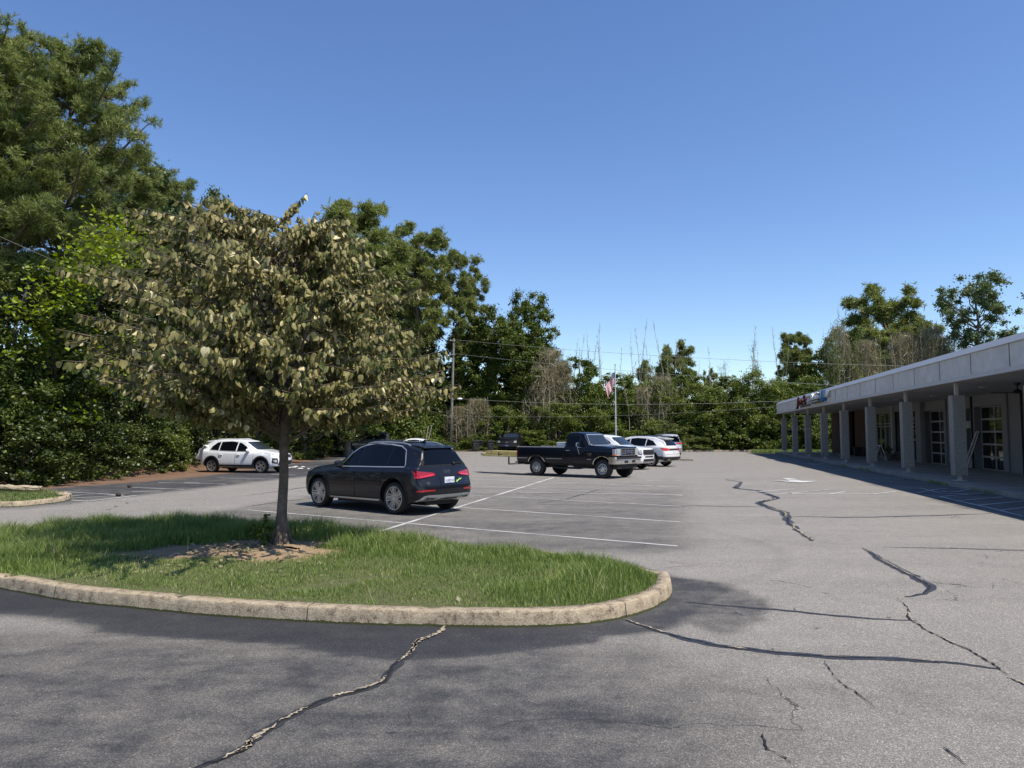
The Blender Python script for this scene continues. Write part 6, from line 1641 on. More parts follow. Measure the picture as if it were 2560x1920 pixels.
for r in range(9):
    for k in range(6 if r % 2 == 0 else 5):
        u = 0.4 * ((k + (0.5 if r % 2 == 0 else 1.0)) / 6); v = 7 / 13 * (r + 0.9) / 10
        for off in (-0.02, 0.02):
            c_ = flagpt(u, v); pts = []
            for q in range(10):
                a = PI / 2 + q * PI / 5; R_ = 0.042 if q % 2 == 0 else 0.017
                pts.append((c_[0] + R_ * math.cos(a) * 0.6, c_[1] + off, c_[2] + R_ * math.sin(a)))
            mb.add(pts, [tuple(range(10))], 1)
for i_, v_ in enumerate(mb.v): mb.v[i_] = (v_[0] * 0.9, v_[1] * 0.75, (v_[2] - tz + 0.7) * 0.74 - 0.05)
fo = mb.build('flag', [FR, FW_, FB]); fo.location = (b[0], FY, tz - 0.85); tag(fo, 'limp red and white striped flag with a starred blue canton on the flagpole', 'flag')
# wheeled bins
def bin_(loc, rz, label):
    r = empty('wheelie_bin', (loc[0], loc[1], 0), rz, label, 'rubbish bin', 'wheeled bins by the black pickup')
    mb = MB(); vs = [(-.24, -.26, .06), (.24, -.26, .06), (.24, .26, .06), (-.24, .26, .06), (-.31, -.36, 1.02), (.31, -.36, 1.02), (.31, .40, 1.02), (-.31, .40, 1.02)]
    mb.add(vs, [(0, 3, 2, 1), (4, 5, 6, 7), (0, 1, 5, 4), (1, 2, 6, 5), (2, 3, 7, 6), (3, 0, 4, 7)])
    mb.box(-.33, .33, -.38, .42, 0.95, 1.02)
    M_BIN = mat('bin_plastic', (0.030, 0.031, 0.034), 0.5)
    b = mb.build('bin_body', M_BIN, r, bevel=0.02)
    mb = MB(); mb.prism([(-.40, 1.03), (.42, 1.03), (.46, 1.06), (.30, 1.12), (-.30, 1.12), (-.42, 1.06)], -.33, .33, plane='yz'); mb.build('lid', M_BIN, r, bevel=0.015)
    mb = MB(); mb.box(-.22, .18, -.375, -.352, .78, .86); mb.box(-.20, -.13, -.37, -.34, .55, .80); mb.box(-.12, .02, -.335, -.31, .46, .54); mb.box(-.05, .16, -.33, -.30, .26, .32); mb.build('raised_panel', mat('bin_edge', (0.07, 0.07, 0.075), 0.5), b, bevel=0.005)
    for s in (-1, 1):
        mb = MB(); mb.lathe([(0, -0.03), (0.13, -0.03), (0.13, 0.03), (0, 0.03)], 20, 'y'); me_ = mb.mesh('wheel', M_TYRE); me_.transform(Matrix.Rotation(PI / 2, 4, 'Z')); w = link('wheel', me_, r); w.location = (s * 0.27, 0.30, 0.13)
    mb = MB(); mb.tube([(-.2, .42, .98), (-.2, .50, 1.0), (.2, .50, 1.0), (.2, .42, .98)], 0.018, 6); mb.build('handle', M_BIN, r)
for px, py, rz, lab in ((1189, 1129, 0.1, 'black wheeled rubbish bin, leftmost of the three beside the black pickup'), (1203, 1128, -0.2, 'black wheeled rubbish bin half hidden behind the leftmost bin'), (1227, 1130, 0.15, 'black wheeled rubbish bin closest to the black pickup')):
    g = G(px, py); bin_((g[0], g[1] + 0.2), rz, lab)
# litter scraps in front of the white compact SUV
M_LIT = mat('litter', (0.75, 0.72, 0.66), 0.8)
for k, (px, py) in enumerate([(724, 1170), (740, 1167), (751, 1172), (771, 1173), (757, 1168), (734, 1169)]):
    g = G(px, py); mb = MB(); r = 0.05 + 0.03 * ((k * 7) % 3); mb.sphere((0, 0, 0.02), (r * 1.5, r, 0.03), nu=7, nv=4); o = mb.build('litter_scrap', M_LIT); o.location = (g[0], g[1], 0)
    tag(o, 'small pale scrap of litter on the asphalt in front of the white compact SUV', 'litter', 'scraps of litter on the asphalt')
for k, (px, py) in enumerate([(324, 1219), (296, 1241)]):
    g = G(px, py); mb = MB(); mb.sphere((0, 0, 0.05), (0.09, 0.06, 0.06), nu=8, nv=6); o = mb.build('pine_cone', mat('cone', (0.05, 0.035, 0.025), 0.9, bump=1.0, bscale=40)); o.location = (g[0], g[1], 0)
    tag(o, ['dark pine cone at the left end of a bay line in the left lot', 'dark pine cone on the hatched lines beside the small left island'][k], 'pine cone')
# ------------------------------------------------------------------ vegetation
M_BARK = mat('bark_grey', (0.17, 0.145, 0.115), 0.9, var=0.4, vscale=7, bump=0.8, bscale=25)
M_BARKP = mat('bark_pine', (0.16, 0.115, 0.09), 0.9, var=0.35, vscale=5, bump=0.8, bscale=16)
M_DEAD = mat('dead_stem', (0.36, 0.31, 0.22), 0.85, var=0.25, vscale=3)
L_PINE = leafmat('pine_needles', (0.110, 0.150, 0.040), (0.300, 0.325, 0.100), (0.46, 0.42, 0.15), transl=0.32, patch=0.25, gust=0.8)
L_PINEN = leafmat('pine_needles_near', (0.100, 0.145, 0.042), (0.290, 0.325, 0.100), (0.45, 0.42, 0.16), transl=0.32, patch=0.25, gust=0.8)
L_DARK = leafmat('leaves_dark', (0.016, 0.031, 0.006), (0.090, 0.120, 0.022), (0.23, 0.25, 0.06), transl=0.18, spec=0.35, rough=0.4, patch=0.3)
L_MID = leafmat('leaves_mid', (0.045, 0.076, 0.014), (0.160, 0.205, 0.038), (0.31, 0.32, 0.08), transl=0.3, patch=0.35)
L_LIME = leafmat('leaves_lime', (0.13, 0.20, 0.018), (0.31, 0.38, 0.040), (0.46, 0.50, 0.09), transl=0.36, patch=0.25)
L_VINE = leafmat('leaves_vine', (0.038, 0.068, 0.011), (0.140, 0.180, 0.030), (0.30, 0.31, 0.07), transl=0.25, patch=0.35, gust=0.6)
L_BAMB = leafmat('leaves_bamboo', (0.080, 0.115, 0.028), (0.200, 0.230, 0.070), (0.38, 0.32, 0.16), transl=0.35, patch=0.35, gust=0.7)
L_DRY = leafmat('leaves_dry', (0.17, 0.15, 0.085), (0.36, 0.31, 0.19), (0.46, 0.40, 0.26), transl=0.25, patch=0.3)
L_OAK = leafmat('leaves_oak', (0.080, 0.120, 0.045), (0.175, 0.225, 0.090), (0.28, 0.32, 0.15), transl=0.25, patch=0.25)
L_WOODS = leafmat('leaves_woods', (0.018, 0.038, 0.010), (0.050, 0.085, 0.020), transl=0.15, patch=0.4, gust=0.25)  # dark green puts the shade between the trees into the leaf colour
L_RED1 = leafmat('redbud_leaves', (0.060, 0.080, 0.015), (0.370, 0.315, 0.135), (0.85, 0.74, 0.43), transl=0.18, patch=0.26, gust=1.1, rough=0.6, spec=0.25)

def nrm(v): return v / (np.linalg.norm(v, axis=1, keepdims=True) + 1e-9)
def leaf_faces(P, size, aspect=0.55, droop=0.0, upb=0.3, R=None, axis=None, asp_j=0.25):
    """diamond leaves centred on P. returns V,F"""
    R = R or rng; n = len(P)
    N = R.normal(size=(n, 3)); N[:, 2] = np.abs(N[:, 2]) * 0.8 + upb; N = nrm(N)
    T = R.normal(size=(n, 3)) if axis is None else axis + 0.5 * R.normal(size=(n, 3)); T[:, 2] -= droop
    T = nrm(T - N * np.sum(T * N, 1, keepdims=True)); S = np.cross(N, T)
    L = (np.asarray(size) * np.ones(n))[:, None] * 0.5; Wd = L * aspect * R.uniform(1 - asp_j, 1 + asp_j, (n, 1))
    V = np.stack([P - T * L, P - T * L * 0.15 + S * Wd, P + T * L, P - T * L * 0.15 - S * Wd], 1).reshape(-1, 3)
    F = np.arange(n * 4).reshape(n, 4)
    return V, F
def tufts(P, k, L, w, R=None, upb=0.25, axis=None):
    """needle bursts: k thin triangles from each point"""
    R = R or rng; n = len(P)
    D = R.normal(size=(n, k, 3)); D[:, :, 2] += upb
    if axis is not None: D += axis[:, None, :] * 0.9
    D /= np.linalg.norm(D, axis=2, keepdims=True)
    S = np.cross(D, R.normal(size=(n, k, 3))); S /= np.linalg.norm(S, axis=2, keepdims=True) + 1e-9
    LL = L * R.uniform(0.7, 1.1, (n, k, 1)); C = P[:, None, :]
    V = np.stack([C + S * w * 0.5, C - S * w * 0.5, C + D * LL * 0.8 - S * w * 0.45, C + D * LL, C + D * LL * 0.8 + S * w * 0.45], 2).reshape(-1, 3)
    q = np.arange(n * k)[:, None] * 5
    F3 = np.vstack([q + np.array([[0, 1, 2]]), q + np.array([[0, 2, 4]]), q + np.array([[2, 3, 4]])])
    return V, F3
def clump_points(C, Rr, counts, R, hollow=0.5):
    out = []; nor = []
    for c, r, k in zip(C, Rr, counts):
        d = nrm(R.normal(size=(k, 3))); rad = np.clip(np.abs(R.normal(size=k)) * 0.52, 0, 1.35)
        out.append(c + d * rad[:, None] * np.array([r, r, r * 0.75]))
        nor.append(d)
    return np.vstack(out), np.vstack(nor)
def limbs(mb, base, tips, r0, R, n=5, bend=0.25):
    for t in tips:
        b = np.array(base(t)); m = (b + t) / 2 + R.normal(size=3) * bend * np.linalg.norm(t - b) * 0.3; m[2] -= 0.06 * np.linalg.norm(t - b)
        L = np.linalg.norm(t - b); r = r0 * min(1, 0.35 + L / 8)
        mb.tube([tuple(b), tuple(m), tuple(t)], [r, r * 0.6, r * 0.15], n, cap=False)

PROTO = {}
def tree_proto(key, H_, prof, nclump, nleaf, leaf, lm, trunk_r=0.16, seed=1, clr=(0.6, 1.1), base=1.5, bark=None, aspect=0.6, droop=0.2, upb=0.3, name='crown', lean=(0, 0), hollow=0.45, shape='leaf', fill=0.55, ntuft=9, tw=0.035, limb=True, zsq=1.0):
    """prof: list of (z fraction, radius). Builds meshes once; returns (trunk mesh, crown mesh)"""
    R = np.random.default_rng(seed)
    zf = [p[0] for p in prof]; rf = [p[1] for p in prof]
    # choose clump centres with probability ~ radius^2
    zs = R.uniform(zf[0], zf[-1], nclump * 30); w = np.interp(zs, zf, rf); ok = R.random(len(zs)) < (w / max(rf)) ** 1.6
    zs = zs[ok][:nclump]; ra = np.interp(zs, zf, rf); az = R.uniform(0, 2 * PI, len(zs)); q = R.uniform(fill, 1.0, len(zs)) ** 0.7
    wob = 1 + 0.22 * np.sin(3 * az + zs * 9 + seed) + 0.14 * np.sin(5 * az - zs * 14)
    cr = R.uniform(*clr, len(zs))
    rr = np.maximum(0.05, ra * q * wob - cr * 0.3)
    tz = zs * H_
    C = np.c_[rr * np.cos(az) + lean[0] * tz / H_, rr * np.sin(az) + lean[1] * tz / H_, tz]
    cnt = np.maximum(3, (nleaf * cr ** 2 / np.sum(cr ** 2)).astype(int))
    P, Nn = clump_points(C, cr, cnt, R, hollow)
    keep = P[:, 2] > 0.02; P = P[keep]; Nn = Nn[keep]
    if shape == 'leaf':
        V, F = leaf_faces(P, leaf * R.uniform(0.6, 1.3, len(P)), aspect, droop, upb, R)
    else:
        V, F = tufts(P, ntuft, leaf, tw, R, 0.35, axis=Nn * 0.4)
    cm = npmesh(name, V, F, lm, False)
    mb = MB()
    k = 9; pts = []; rad = []
    for i in range(k + 1):
        t = i / k; z = t * H_ * 0.93
        pts.append((lean[0] * t + 0.12 * math.sin(i * 1.3 + seed) * t * 2, lean[1] * t + 0.12 * math.cos(i * 1.7 + seed) * t * 2, z)); rad.append(trunk_r * (1 - 0.82 * t) * (1.35 if i == 0 else 1))
    mb.tube(pts, rad, 9)
    if limb:
        sel = R.choice(len(C), min(len(C), 26), replace=False)
        def base_(t): zz = max(0.3 * H_ * 0.3, t[2] - 0.55 * math.hypot(t[0], t[1]) - 0.5); f = min(zz, H_ * 0.9) / H_; return (lean[0] * f, lean[1] * f, min(zz, H_ * 0.9))
        limbs(mb, base_, C[sel], trunk_r * 0.42, R)
    tm = mb.mesh('trunk', bark or M_BARK, sharp=80)
    PROTO[key] = (tm, cm, name)
    return PROTO[key]
def place(key, nm, x, y, z, sc, rz, label, cat, group=None):
    tm, cm, cn = PROTO[key]
    s = sc if hasattr(sc, '__len__') else (sc, sc, sc)
    r = empty(nm, (x, y, z), rz, label, cat, group); r.scale = s
    link('trunk', tm, r); link(cn, cm, r)
    return r
def topz_(px, py, Y): return H(px, py, Y)[2]

# pines --------------------------------------------------------------
def pine_mesh(key, H_, crown0, Lmax, seed, nb=46, leafL=0.24, ntuft=12, w=0.022, dens=34, trunk_r=0.22, lm=None, one_side=None, topflat=0.5, bare=0.25, vine=0):
    R = np.random.default_rng(seed); mb = MB(); P = []; AX = []
    bendx = [0.0]; pts = []; rad = []
    for i in range(12):
        t = i / 11; pts.append((0.35 * math.sin(t * 3 + seed) * t, 0.3 * math.cos(t * 2.4 + seed) * t - 0.3 * t, t * H_)); rad.append(trunk_r * (1 - 0.80 * t) * (1.25 if i == 0 else 1))
    mb.tube(pts, rad, 10)
    def tp(z): f = np.clip(z / H_, 0, 1) * 11; i = int(min(10, f)); return Vector(pts[i]).lerp(Vector(pts[i + 1]), f - i)
    for b in range(nb):
        t = (b + R.uniform(0, 0.8)) / nb; z = H_ * (crown0 + (1 - crown0) * t * 0.99)
        az = R.uniform(0, 2 * PI)
        L = Lmax * (0.35 + 0.65 * math.sin(min(1, (1 - t) / topflat) * PI / 2)) * R.uniform(0.45, 1.05)
        if t < 0.15: L *= R.uniform(0.5, 0.9)
        if one_side is not None: L *= 1 + 0.35 * math.cos(az - one_side)
        up = R.uniform(0.02, 0.35) + 0.5 * t
        d = Vector((math.cos(az), math.sin(az), up)).normalized()
        p0 = tp(z); m = p0 + d * L * 0.5 + Vector((0, 0, -0.06 * L)); e = p0 + d * L + Vector((0, 0, 0.10 * L))
        rb = 0.02 + 0.018 * L
        mb.tube([p0, m, e], [rb, rb * 0.65, rb * 0.2], 5, cap=False)
        # side shoots
        ns = int(3 + L * 2.2)
        for s in range(ns):
            f = R.uniform(bare, 1.0); q = p0.lerp(m, f * 2) if f < 0.5 else m.lerp(e, (f - 0.5) * 2)
            a2 = az + R.choice([-1, 1]) * R.uniform(0.5, 1.2); l2 = (0.35 + 0.28 * L * (1.1 - f)) * R.uniform(0.6, 1.2)
            d2 = Vector((math.cos(a2), math.sin(a2), R.uniform(0.1, 0.7))).normalized(); q2 = q + d2 * l2
            mb.tube([q, q2], [0.018, 0.006], 4, cap=False)
            nt_ = max(2, int(dens * 0.10 * (0.5 + l2)))
            for _ in range(nt_):
                g_ = R.uniform(0.3, 1.08); c_ = q.lerp(q2, g_); P.append((c_.x + R.normal() * 0.13, c_.y + R.normal() * 0.13, c_.z + R.normal() * 0.08 + 0.06)); AX.append((d2.x * .5, d2.y * .5, d2.z * .5 + 0.3))
        for _ in range(int(3 + dens * 0.06)):
            c_ = m.lerp(e, R.uniform(0.5, 1.05)); P.append((c_.x + R.normal() * 0.14, c_.y + R.normal() * 0.14, c_.z + 0.08 + R.normal() * 0.08)); AX.append((d.x * .5, d.y * .5, 0.5))
    for _ in range(26): c_ = tp(H_); P.append((c_.x + R.normal() * 0.35, c_.y + R.normal() * 0.35, c_.z + R.uniform(-0.9, 0.15))); AX.append((0, 0, 1))
    V, F = tufts(np.array(P), ntuft, leafL, w, R, 0.3, np.array(AX))
    PROTO[key] = (mb.mesh('trunk', M_BARKP, sharp=80), npmesh('crown', V, F, lm or L_PINE), 'crown')
    if vine:
        zs = R.uniform(0.05, vine, 260) * H_; C = np.array([tuple(tp(z)) for z in zs]) + R.normal(size=(260, 3)) * np.array([0.35, 0.35, 0.2])
        Pn, _ = clump_points(C, np.full(260, 0.5), np.full(260, 45), R, 0.3); V, F = leaf_faces(Pn, 0.17, 0.7, 0.8, 0.2, R)
        PROTO[key + '_vine'] = npmesh('ivy', V, F, L_VINE)
def put_pine(key, px, pytop, Y, label, rz=0.0, wid=1.0, vine=False, group=None):
    p = H(px, pytop, Y); Hm = max(v.co.z for v in PROTO[key][0].vertices)
    s = p[2] / (Hm + 0.2)
    r = place(key, 'pine_tree', p[0], p[1], 0.0, (s * wid, s * wid, s), rz, label, 'pine tree', group)
    if vine: link('ivy', PROTO[key + '_vine'], r)
    return r
pine_mesh('pineA', 19.0, 0.36, 4.7, 11, nb=92, dens=125, trunk_r=0.24, ntuft=14, w=0.022, leafL=0.28, lm=L_PINEN, topflat=0.42, bare=0.30)
pine_mesh('pineB', 20.0, 0.36, 4.4, 23, nb=120, dens=120, trunk_r=0.24, ntuft=14, w=0.020, leafL=0.26, lm=L_PINEN, topflat=0.42, bare=0.08)
# broadleaf prototypes ----------------------------------------------
def clump_pine(key, H_, prof, nc, nt_, seed, tr=0.24, clr=(0.5, 1.0), leaf=0.42, tw=0.05, fill=0.45, vine=0):
    tree_proto(key, H_, prof, nc, nt_, leaf, L_PINE, tr, seed, clr, bark=M_BARKP, shape='tuft', ntuft=9, tw=tw, fill=fill)
    if vine:
        R = np.random.default_rng(seed); n = 260; zs = R.uniform(0.05, vine, n) * H_
        C = np.c_[R.normal(size=n) * .35, R.normal(size=n) * .35, zs]
        Pn, _ = clump_points(C, np.full(n, 0.55), np.full(n, 45), R, 0.3); V, F = leaf_faces(Pn, 0.18, 0.7, 0.8, 0.2, R)
        PROTO[key + '_vine'] = npmesh('ivy', V, F, L_VINE)
PINES_AFTER = True
clump_pine('pineC', 21.0, [(0.40, 1.6), (0.52, 3.2), (0.70, 3.7), (0.88, 3.0), (0.97, 1.9)], 190, 17000, 31, vine=0.55, clr=(0.4, 0.85))
clump_pine('pineD', 22.0, [(0.48, 1.6), (0.60, 2.9), (0.78, 3.1), (0.92, 2.6), (0.98, 1.7)], 105, 9000, 47, clr=(0.35, 0.8), fill=0.55, vine=0.80)
clump_pine('pineE', 15.0, [(0.42, 1.6), (0.55, 3.6), (0.72, 3.9), (0.90, 2.8), (0.97, 1.8)], 100, 10000, 58, tr=0.3, clr=(0.45, 0.9), fill=0.5)
put_pine('pineA', 168, 98, 32.0, 'tall pine with a visible trunk at the upper left, right of its neighbour', 0.6, 0.92)
put_pine('pineB', -10, 52, 30.0, 'tallest pine, cut by the left edge of the picture', 2.2, 1.15)
put_pine('pineA', 285, 392, 38.5, 'lower pine behind the left edge of the island tree', 2.9, 1.1)
put_pine('pineB', 405, 425, 45.0, 'pine rising just behind the top left of the island tree crown', 1.0, 1.0)
put_pine('pineC', 895, 533, 68.0, 'tall dense pine to the right of the island tree crown', 0.3, 1.05)
put_pine('pineC', 835, 600, 64.0, 'broad pine partly behind the right side of the island tree crown', 2.0, 1.05)
put_pine('pineD', 1048, 572, 80.0, 'airy pine with open lower limbs between two denser pines', 1.0, 1.0)
put_pine('pineC', 1000, 640, 84.0, 'ivy covered pine trunk left of the airy pine', 4.0, 0.85, vine=True)
put_pine('pineD', 1150, 634, 86.0, 'ivy wrapped pine with one long limb reaching right', 5.3, 0.85, vine=True)
put_pine('pineE', 1688, 857, 96.0, 'rounded pine standing above the thicket behind the white cars', 0.5, 0.80)
put_pine('pineE', 1625, 905, 99.0, 'low pine on the left shoulder of the rounded pine', 2.5, 0.8)
put_pine('pineE', 1778, 925, 104.0, 'small pine just right of the rounded pine', 1.5, 0.5)
put_pine('pineC', 1985, 843, 92.0, 'narrow pine behind the far end of the canopy', 1.7, 0.85)
put_pine('pineE', 2205, 724, 98.0, 'big pine with a spreading top above the canopy roof', 3.7, 1.05)
put_pine('pineE', 2290, 800, 104.0, 'lower pine to the right of the big pine above the canopy roof', 0.9, 0.95)

rnd = [(0.22, 1.6), (0.4, 2.9), (0.6, 3.3), (0.8, 2.7), (1.0, 0.8)]
tree_proto('holly', 11, [(0.08, 2.2), (0.3, 3.2), (0.55, 3.2), (0.8, 2.3), (1.0, 0.7)], 190, 60000, 0.17, L_DARK, 0.18, 3, (0.35, 0.8), hollow=0.15, fill=0.4)
tree_proto('broad1', 12, [(0.15, 2.2), (0.4, 3.4), (0.65, 3.2), (0.85, 2.2), (1.0, 0.8)], 180, 52000, 0.21, L_MID, 0.2, 5, (0.35, 0.85), hollow=0.15, fill=0.4)
tree_proto('broad2', 12, [(0.12, 2.4), (0.35, 3.2), (0.6, 3.3), (0.85, 2.3), (1.0, 0.9)], 180, 52000, 0.20, L_DARK, 0.2, 8, (0.35, 0.8), hollow=0.15, fill=0.4)
tree_proto('glossy', 13, [(0.3, 2.0), (0.5, 2.9), (0.75, 2.6), (1.0, 0.9)], 130, 34000, 0.19, leafmat('leaves_glossy', (0.05, 0.085, 0.03), (0.12, 0.165, 0.065), (0.22, 0.27, 0.14), transl=0.2, spec=0.4, rough=0.35), 0.2, 13, (0.35, 0.7), hollow=0.15, fill=0.4)
bush = [(0.0, 1.6), (0.25, 2.1), (0.6, 1.9), (0.85, 1.2), (1.0, 0.5)]
tree_proto('shrub1', 3.6, bush, 130, 26000, 0.115, L_DARK, 0.06, 17, (0.2, 0.5), hollow=0.1, fill=0.3, name='foliage')
tree_proto('shrub2', 3.6, bush, 130, 22000, 0.125, L_MID, 0.06, 19, (0.2, 0.5), hollow=0.1, fill=0.3, name='foliage')
tree_proto('shrub3', 3.2, bush, 90, 12000, 0.18, L_MID, 0.06, 29, (0.22, 0.55), hollow=0.1, fill=0.3, name='foliage')
tree_proto('shrubb', 3.6, bush, 90, 14000, 0.20, L_BAMB, 0.06, 37, (0.22, 0.55), hollow=0.1, fill=0.3, name='foliage', aspect=0.3, droop=0.5)
tree_proto('vine1', 15, [(0.0, 2.6), (0.2, 3.1), (0.5, 3.0), (0.8, 2.7), (0.92, 2.2), (0.98, 1.5)], 300, 95000, 0.21, L_VINE, 0.25, 41, (0.4, 0.85), hollow=0.3, droop=1.0, name='vine_foliage', limb=False)
tree_proto('vine2', 12, [(0.0, 2.8), (0.3, 3.3), (0.6, 3.1), (0.85, 2.5), (0.97, 1.6)], 260, 80000, 0.22, L_VINE, 0.25, 43, (0.4, 0.85), hollow=0.5, droop=1.0, name='vine_foliage', limb=False)
tree_proto('thicket', 7, [(0.0, 2.4), (0.4, 2.9), (0.7, 2.6), (1.0, 1.2)], 150, 46000, 0.20, leafmat('leaves_thicket', (0.052, 0.084, 0.016), (0.200, 0.245, 0.050), (0.38, 0.38, 0.11), transl=0.35, patch=0.45, gust=0.5), 0.1, 53, (0.4, 0.95), aspect=0.4, droop=0.6, name='foliage')
tree_proto('oak', 18, [(0.45, 1.0), (0.58, 2.7), (0.75, 4.0), (0.9, 3.8), (1.0, 2.2)], 95, 24000, 0.26, L_OAK, 0.34, 61, (0.5, 1.0), lean=(0.6, 0), fill=0.25, hollow=0.2)

tree_proto('twigs', 9, [(0.0, 1.6), (0.4, 2.0), (0.75, 1.8), (1.0, 0.9)], 60, 9000, 0.65, L_DRY, 0.05, 83, (0.5, 0.9), aspect=0.045, droop=-1.2, upb=0.0, name='twigs', limb=False, asp_=None) if False else None
def twig_proto(key, H_, r, n, seed):
    R = np.random.default_rng(seed); az = R.uniform(0, 2 * PI, n); q = R.random(n) ** 0.6 * r; z = R.uniform(0.05, 1.0, n) ** 0.8 * H_; q = q * np.interp(z / H_, [0, .6, 1], [1, .95, .45])
    P = np.c_[q * np.cos(az), q * np.sin(az), z]; ax = np.c_[R.normal(size=n) * .35, R.normal(size=n) * .35, np.ones(n)]
    V, F = leaf_faces(P, 0.85 * R.uniform(.5, 1.4, n), 0.05, 0, 0.0, R, axis=ax)
    mb = MB(); RR = random.Random(seed)
    for k in range(14):
        a = RR.uniform(0, 6.28); d = RR.uniform(0, r * .8); x, y = d * math.cos(a), d * math.sin(a)
        mb.tube([(x, y, 0), (x * 1.05, y, H_ * .5), (x * 1.2 + RR.uniform(-.3, .3), y, H_ * RR.uniform(.8, 1.05))], [.05, .035, .01], 5)
    PROTO[key] = (mb.mesh('stems', M_DEAD, sharp=80), npmesh('twigs', V, F, L_DRY), 'twigs')
twig_proto('twig1', 9, 2.6, 3600, 5)
twig_proto('twig2', 9, 2.2, 2300, 6)
def P_(px, Y): return H(px, 1000, Y)[0]
def put(key, nm, px, pytop, Y, label, cat, rz=0, wid=1.0, z=0.0, group=None, hs=None):
    Hm = max(v.co.z for v in PROTO[key][1].vertices); zt = H(px, pytop, Y)[2]
    s = (zt - z) / Hm
    ww = wid if hs is None else wid
    return place(key, nm, P_(px, Y), Y, z, (ww, ww, s), rz, label, cat, group)

# left woods, tall layer
put('holly', 'broadleaf_tree', 40, 640, 27.5, 'dark broadleaf tree below the tallest pine at the left edge', 'tree', 0.4, 1.0)
put('holly', 'broadleaf_tree', 230, 590, 34.0, 'dark tree behind the lime green leaves, left of the island tree', 'tree', 1.9, 1.05)
put('broad2', 'broadleaf_tree', 330, 600, 38.0, 'dark broadleaf tree directly behind the left half of the island tree', 'tree', 0.7, 1.0)
put('glossy', 'broadleaf_tree', 375, 402, 44.0, 'glossy leaved tree showing above the left side of the island tree', 'tree', 1.2, 0.95)
put('glossy', 'broadleaf_tree', 515, 455, 46.0, 'glossy leaved tree showing above the middle of the island tree crown', 'tree', 3.2, 0.8)
put('glossy', 'broadleaf_tree', 590, 515, 50.0, 'small glossy treetop peeking out right of the island tree top', 'tree', 5.0, 0.7)
put('broad2', 'broadleaf_tree', 500, 600, 41.0, 'dark tree hidden behind the middle of the island tree', 'tree', 2.7, 1.1)
put('broad1', 'broadleaf_tree', 640, 640, 46.0, 'green tree behind the right half of the island tree crown', 'tree', 0.2, 1.1)
put('broad2', 'broadleaf_tree', 760, 700, 52.0, 'dark tree behind the right edge of the island tree crown', 'tree', 1.2, 1.15)
put('broad1', 'broadleaf_tree', 870, 745, 58.0, 'mid green tree right of the island tree, under the tall dense pine', 'tree', 4.2, 1.2)
put('broad2', 'broadleaf_tree', 955, 770, 68.0, 'dark tree left of the top of the utility pole', 'tree', 2.2, 1.25)
put('broad2', 'broadleaf_tree', 1060, 800, 86.0, 'dark greyish tree whose top touches the utility pole on the left', 'tree', 3.9, 1.3)
put('broad1', 'broadleaf_tree', 1085, 905, 88.0, 'leafy tree behind the middle of the utility pole', 'tree', 0.9, 1.2)
# vine-draped trees
put('vine2', 'vine_covered_tree', 1190, 805, 87.0, 'vine covered tree just right of the utility pole', 'tree', 0.5, 1.15)
put('vine1', 'vine_covered_tree', 1235, 762, 85.0, 'vine draped tree on the left shoulder of the tall vine covered knob', 'tree', 1.7, 1.1)
put('vine1', 'vine_covered_tree', 1328, 718, 86.0, 'tallest vine covered tree with a rounded knob like top', 'tree', 0.2, 0.98)
put('vine1', 'vine_covered_tree', 1290, 800, 83.0, 'vine curtain below the left side of the tall knob', 'tree', 3.3, 1.1)
put('vine2', 'vine_covered_tree', 1360, 860, 84.0, 'vine covered tree in front of the right side of the tall knob', 'tree', 2.4, 0.9)
put('vine2', 'vine_covered_tree', 1445, 885, 82.0, 'dark green vine covered tree left of the flag', 'tree', 4.4, 0.85)
# lower green wall at the far side
spec = [(1160, 960, 86, 'broad1', 'green bushy tree low behind the utility pole base'), (1255, 1000, 81, 'thicket', 'green thicket above the rubbish bins'), (1330, 985, 81, 'thicket', 'thicket above the black pickup facing the camera'),
        (1400, 1000, 80, 'thicket', 'thicket above the cab of the navy pickup'), (1475, 960, 81, 'thicket', 'tall thicket immediately left of the flagpole'), (1530, 930, 82, 'broad1', 'green tree behind the flag'), (1590, 925, 83, 'thicket', 'pale green thicket right of the flagpole'),
        (1650, 945, 82, 'thicket', 'thicket below the rounded pine'), (1705, 930, 84, 'vine2', 'vine heap right of the rounded pine'), (1760, 945, 80, 'thicket', 'arching green thicket above the end kerb, first from the minivan'), (1815, 935, 82, 'broad1', 'rounded green tree in the gap between minivan and canopy'),
        (1870, 915, 80, 'thicket', 'arching thicket second left of the canopy end'), (1925, 935, 79, 'thicket', 'arching thicket hanging over the kerb beside the canopy end'), (1975, 950, 80, 'vine2', 'dense green growth seen between the far columns'),
        (2030, 930, 84, 'thicket', 'thicket rising over the signs on the canopy'), (2075, 860, 88, 'vine2', 'leafy mass left of the big pine above the canopy'), (2120, 815, 90, 'vine1', 'tall leafy bamboo clad tree left of the big pine'), (2180, 900, 92, 'vine2', 'leafy growth under the big pine above the roof'),
        (2250, 880, 92, 'vine2', 'dark green growth right of the big pine trunk above the roof'), (2320, 880, 94, 'thicket', 'low pale thicket above the roof between pine and oak'), (2400, 860, 90, 'thicket', 'thicket at the foot of the spreading oak above the roof')]
for i, (px, py, Y, key, lab) in enumerate(spec):
    nm = {'broad1': 'broadleaf_tree', 'thicket': 'thicket', 'vine2': 'vine_covered_tree', 'vine1': 'vine_covered_tree'}[key]
    put(key, nm, px, py, Y, lab, 'thicket' if key == 'thicket' else 'tree', i * 1.7, 1.15 if key == 'thicket' else 1.0)
put('oak', 'oak_tree', 2440, 672, 84.0, 'spreading oak with open branches above the roof at the right', 'oak tree', 0.3, 1.08)
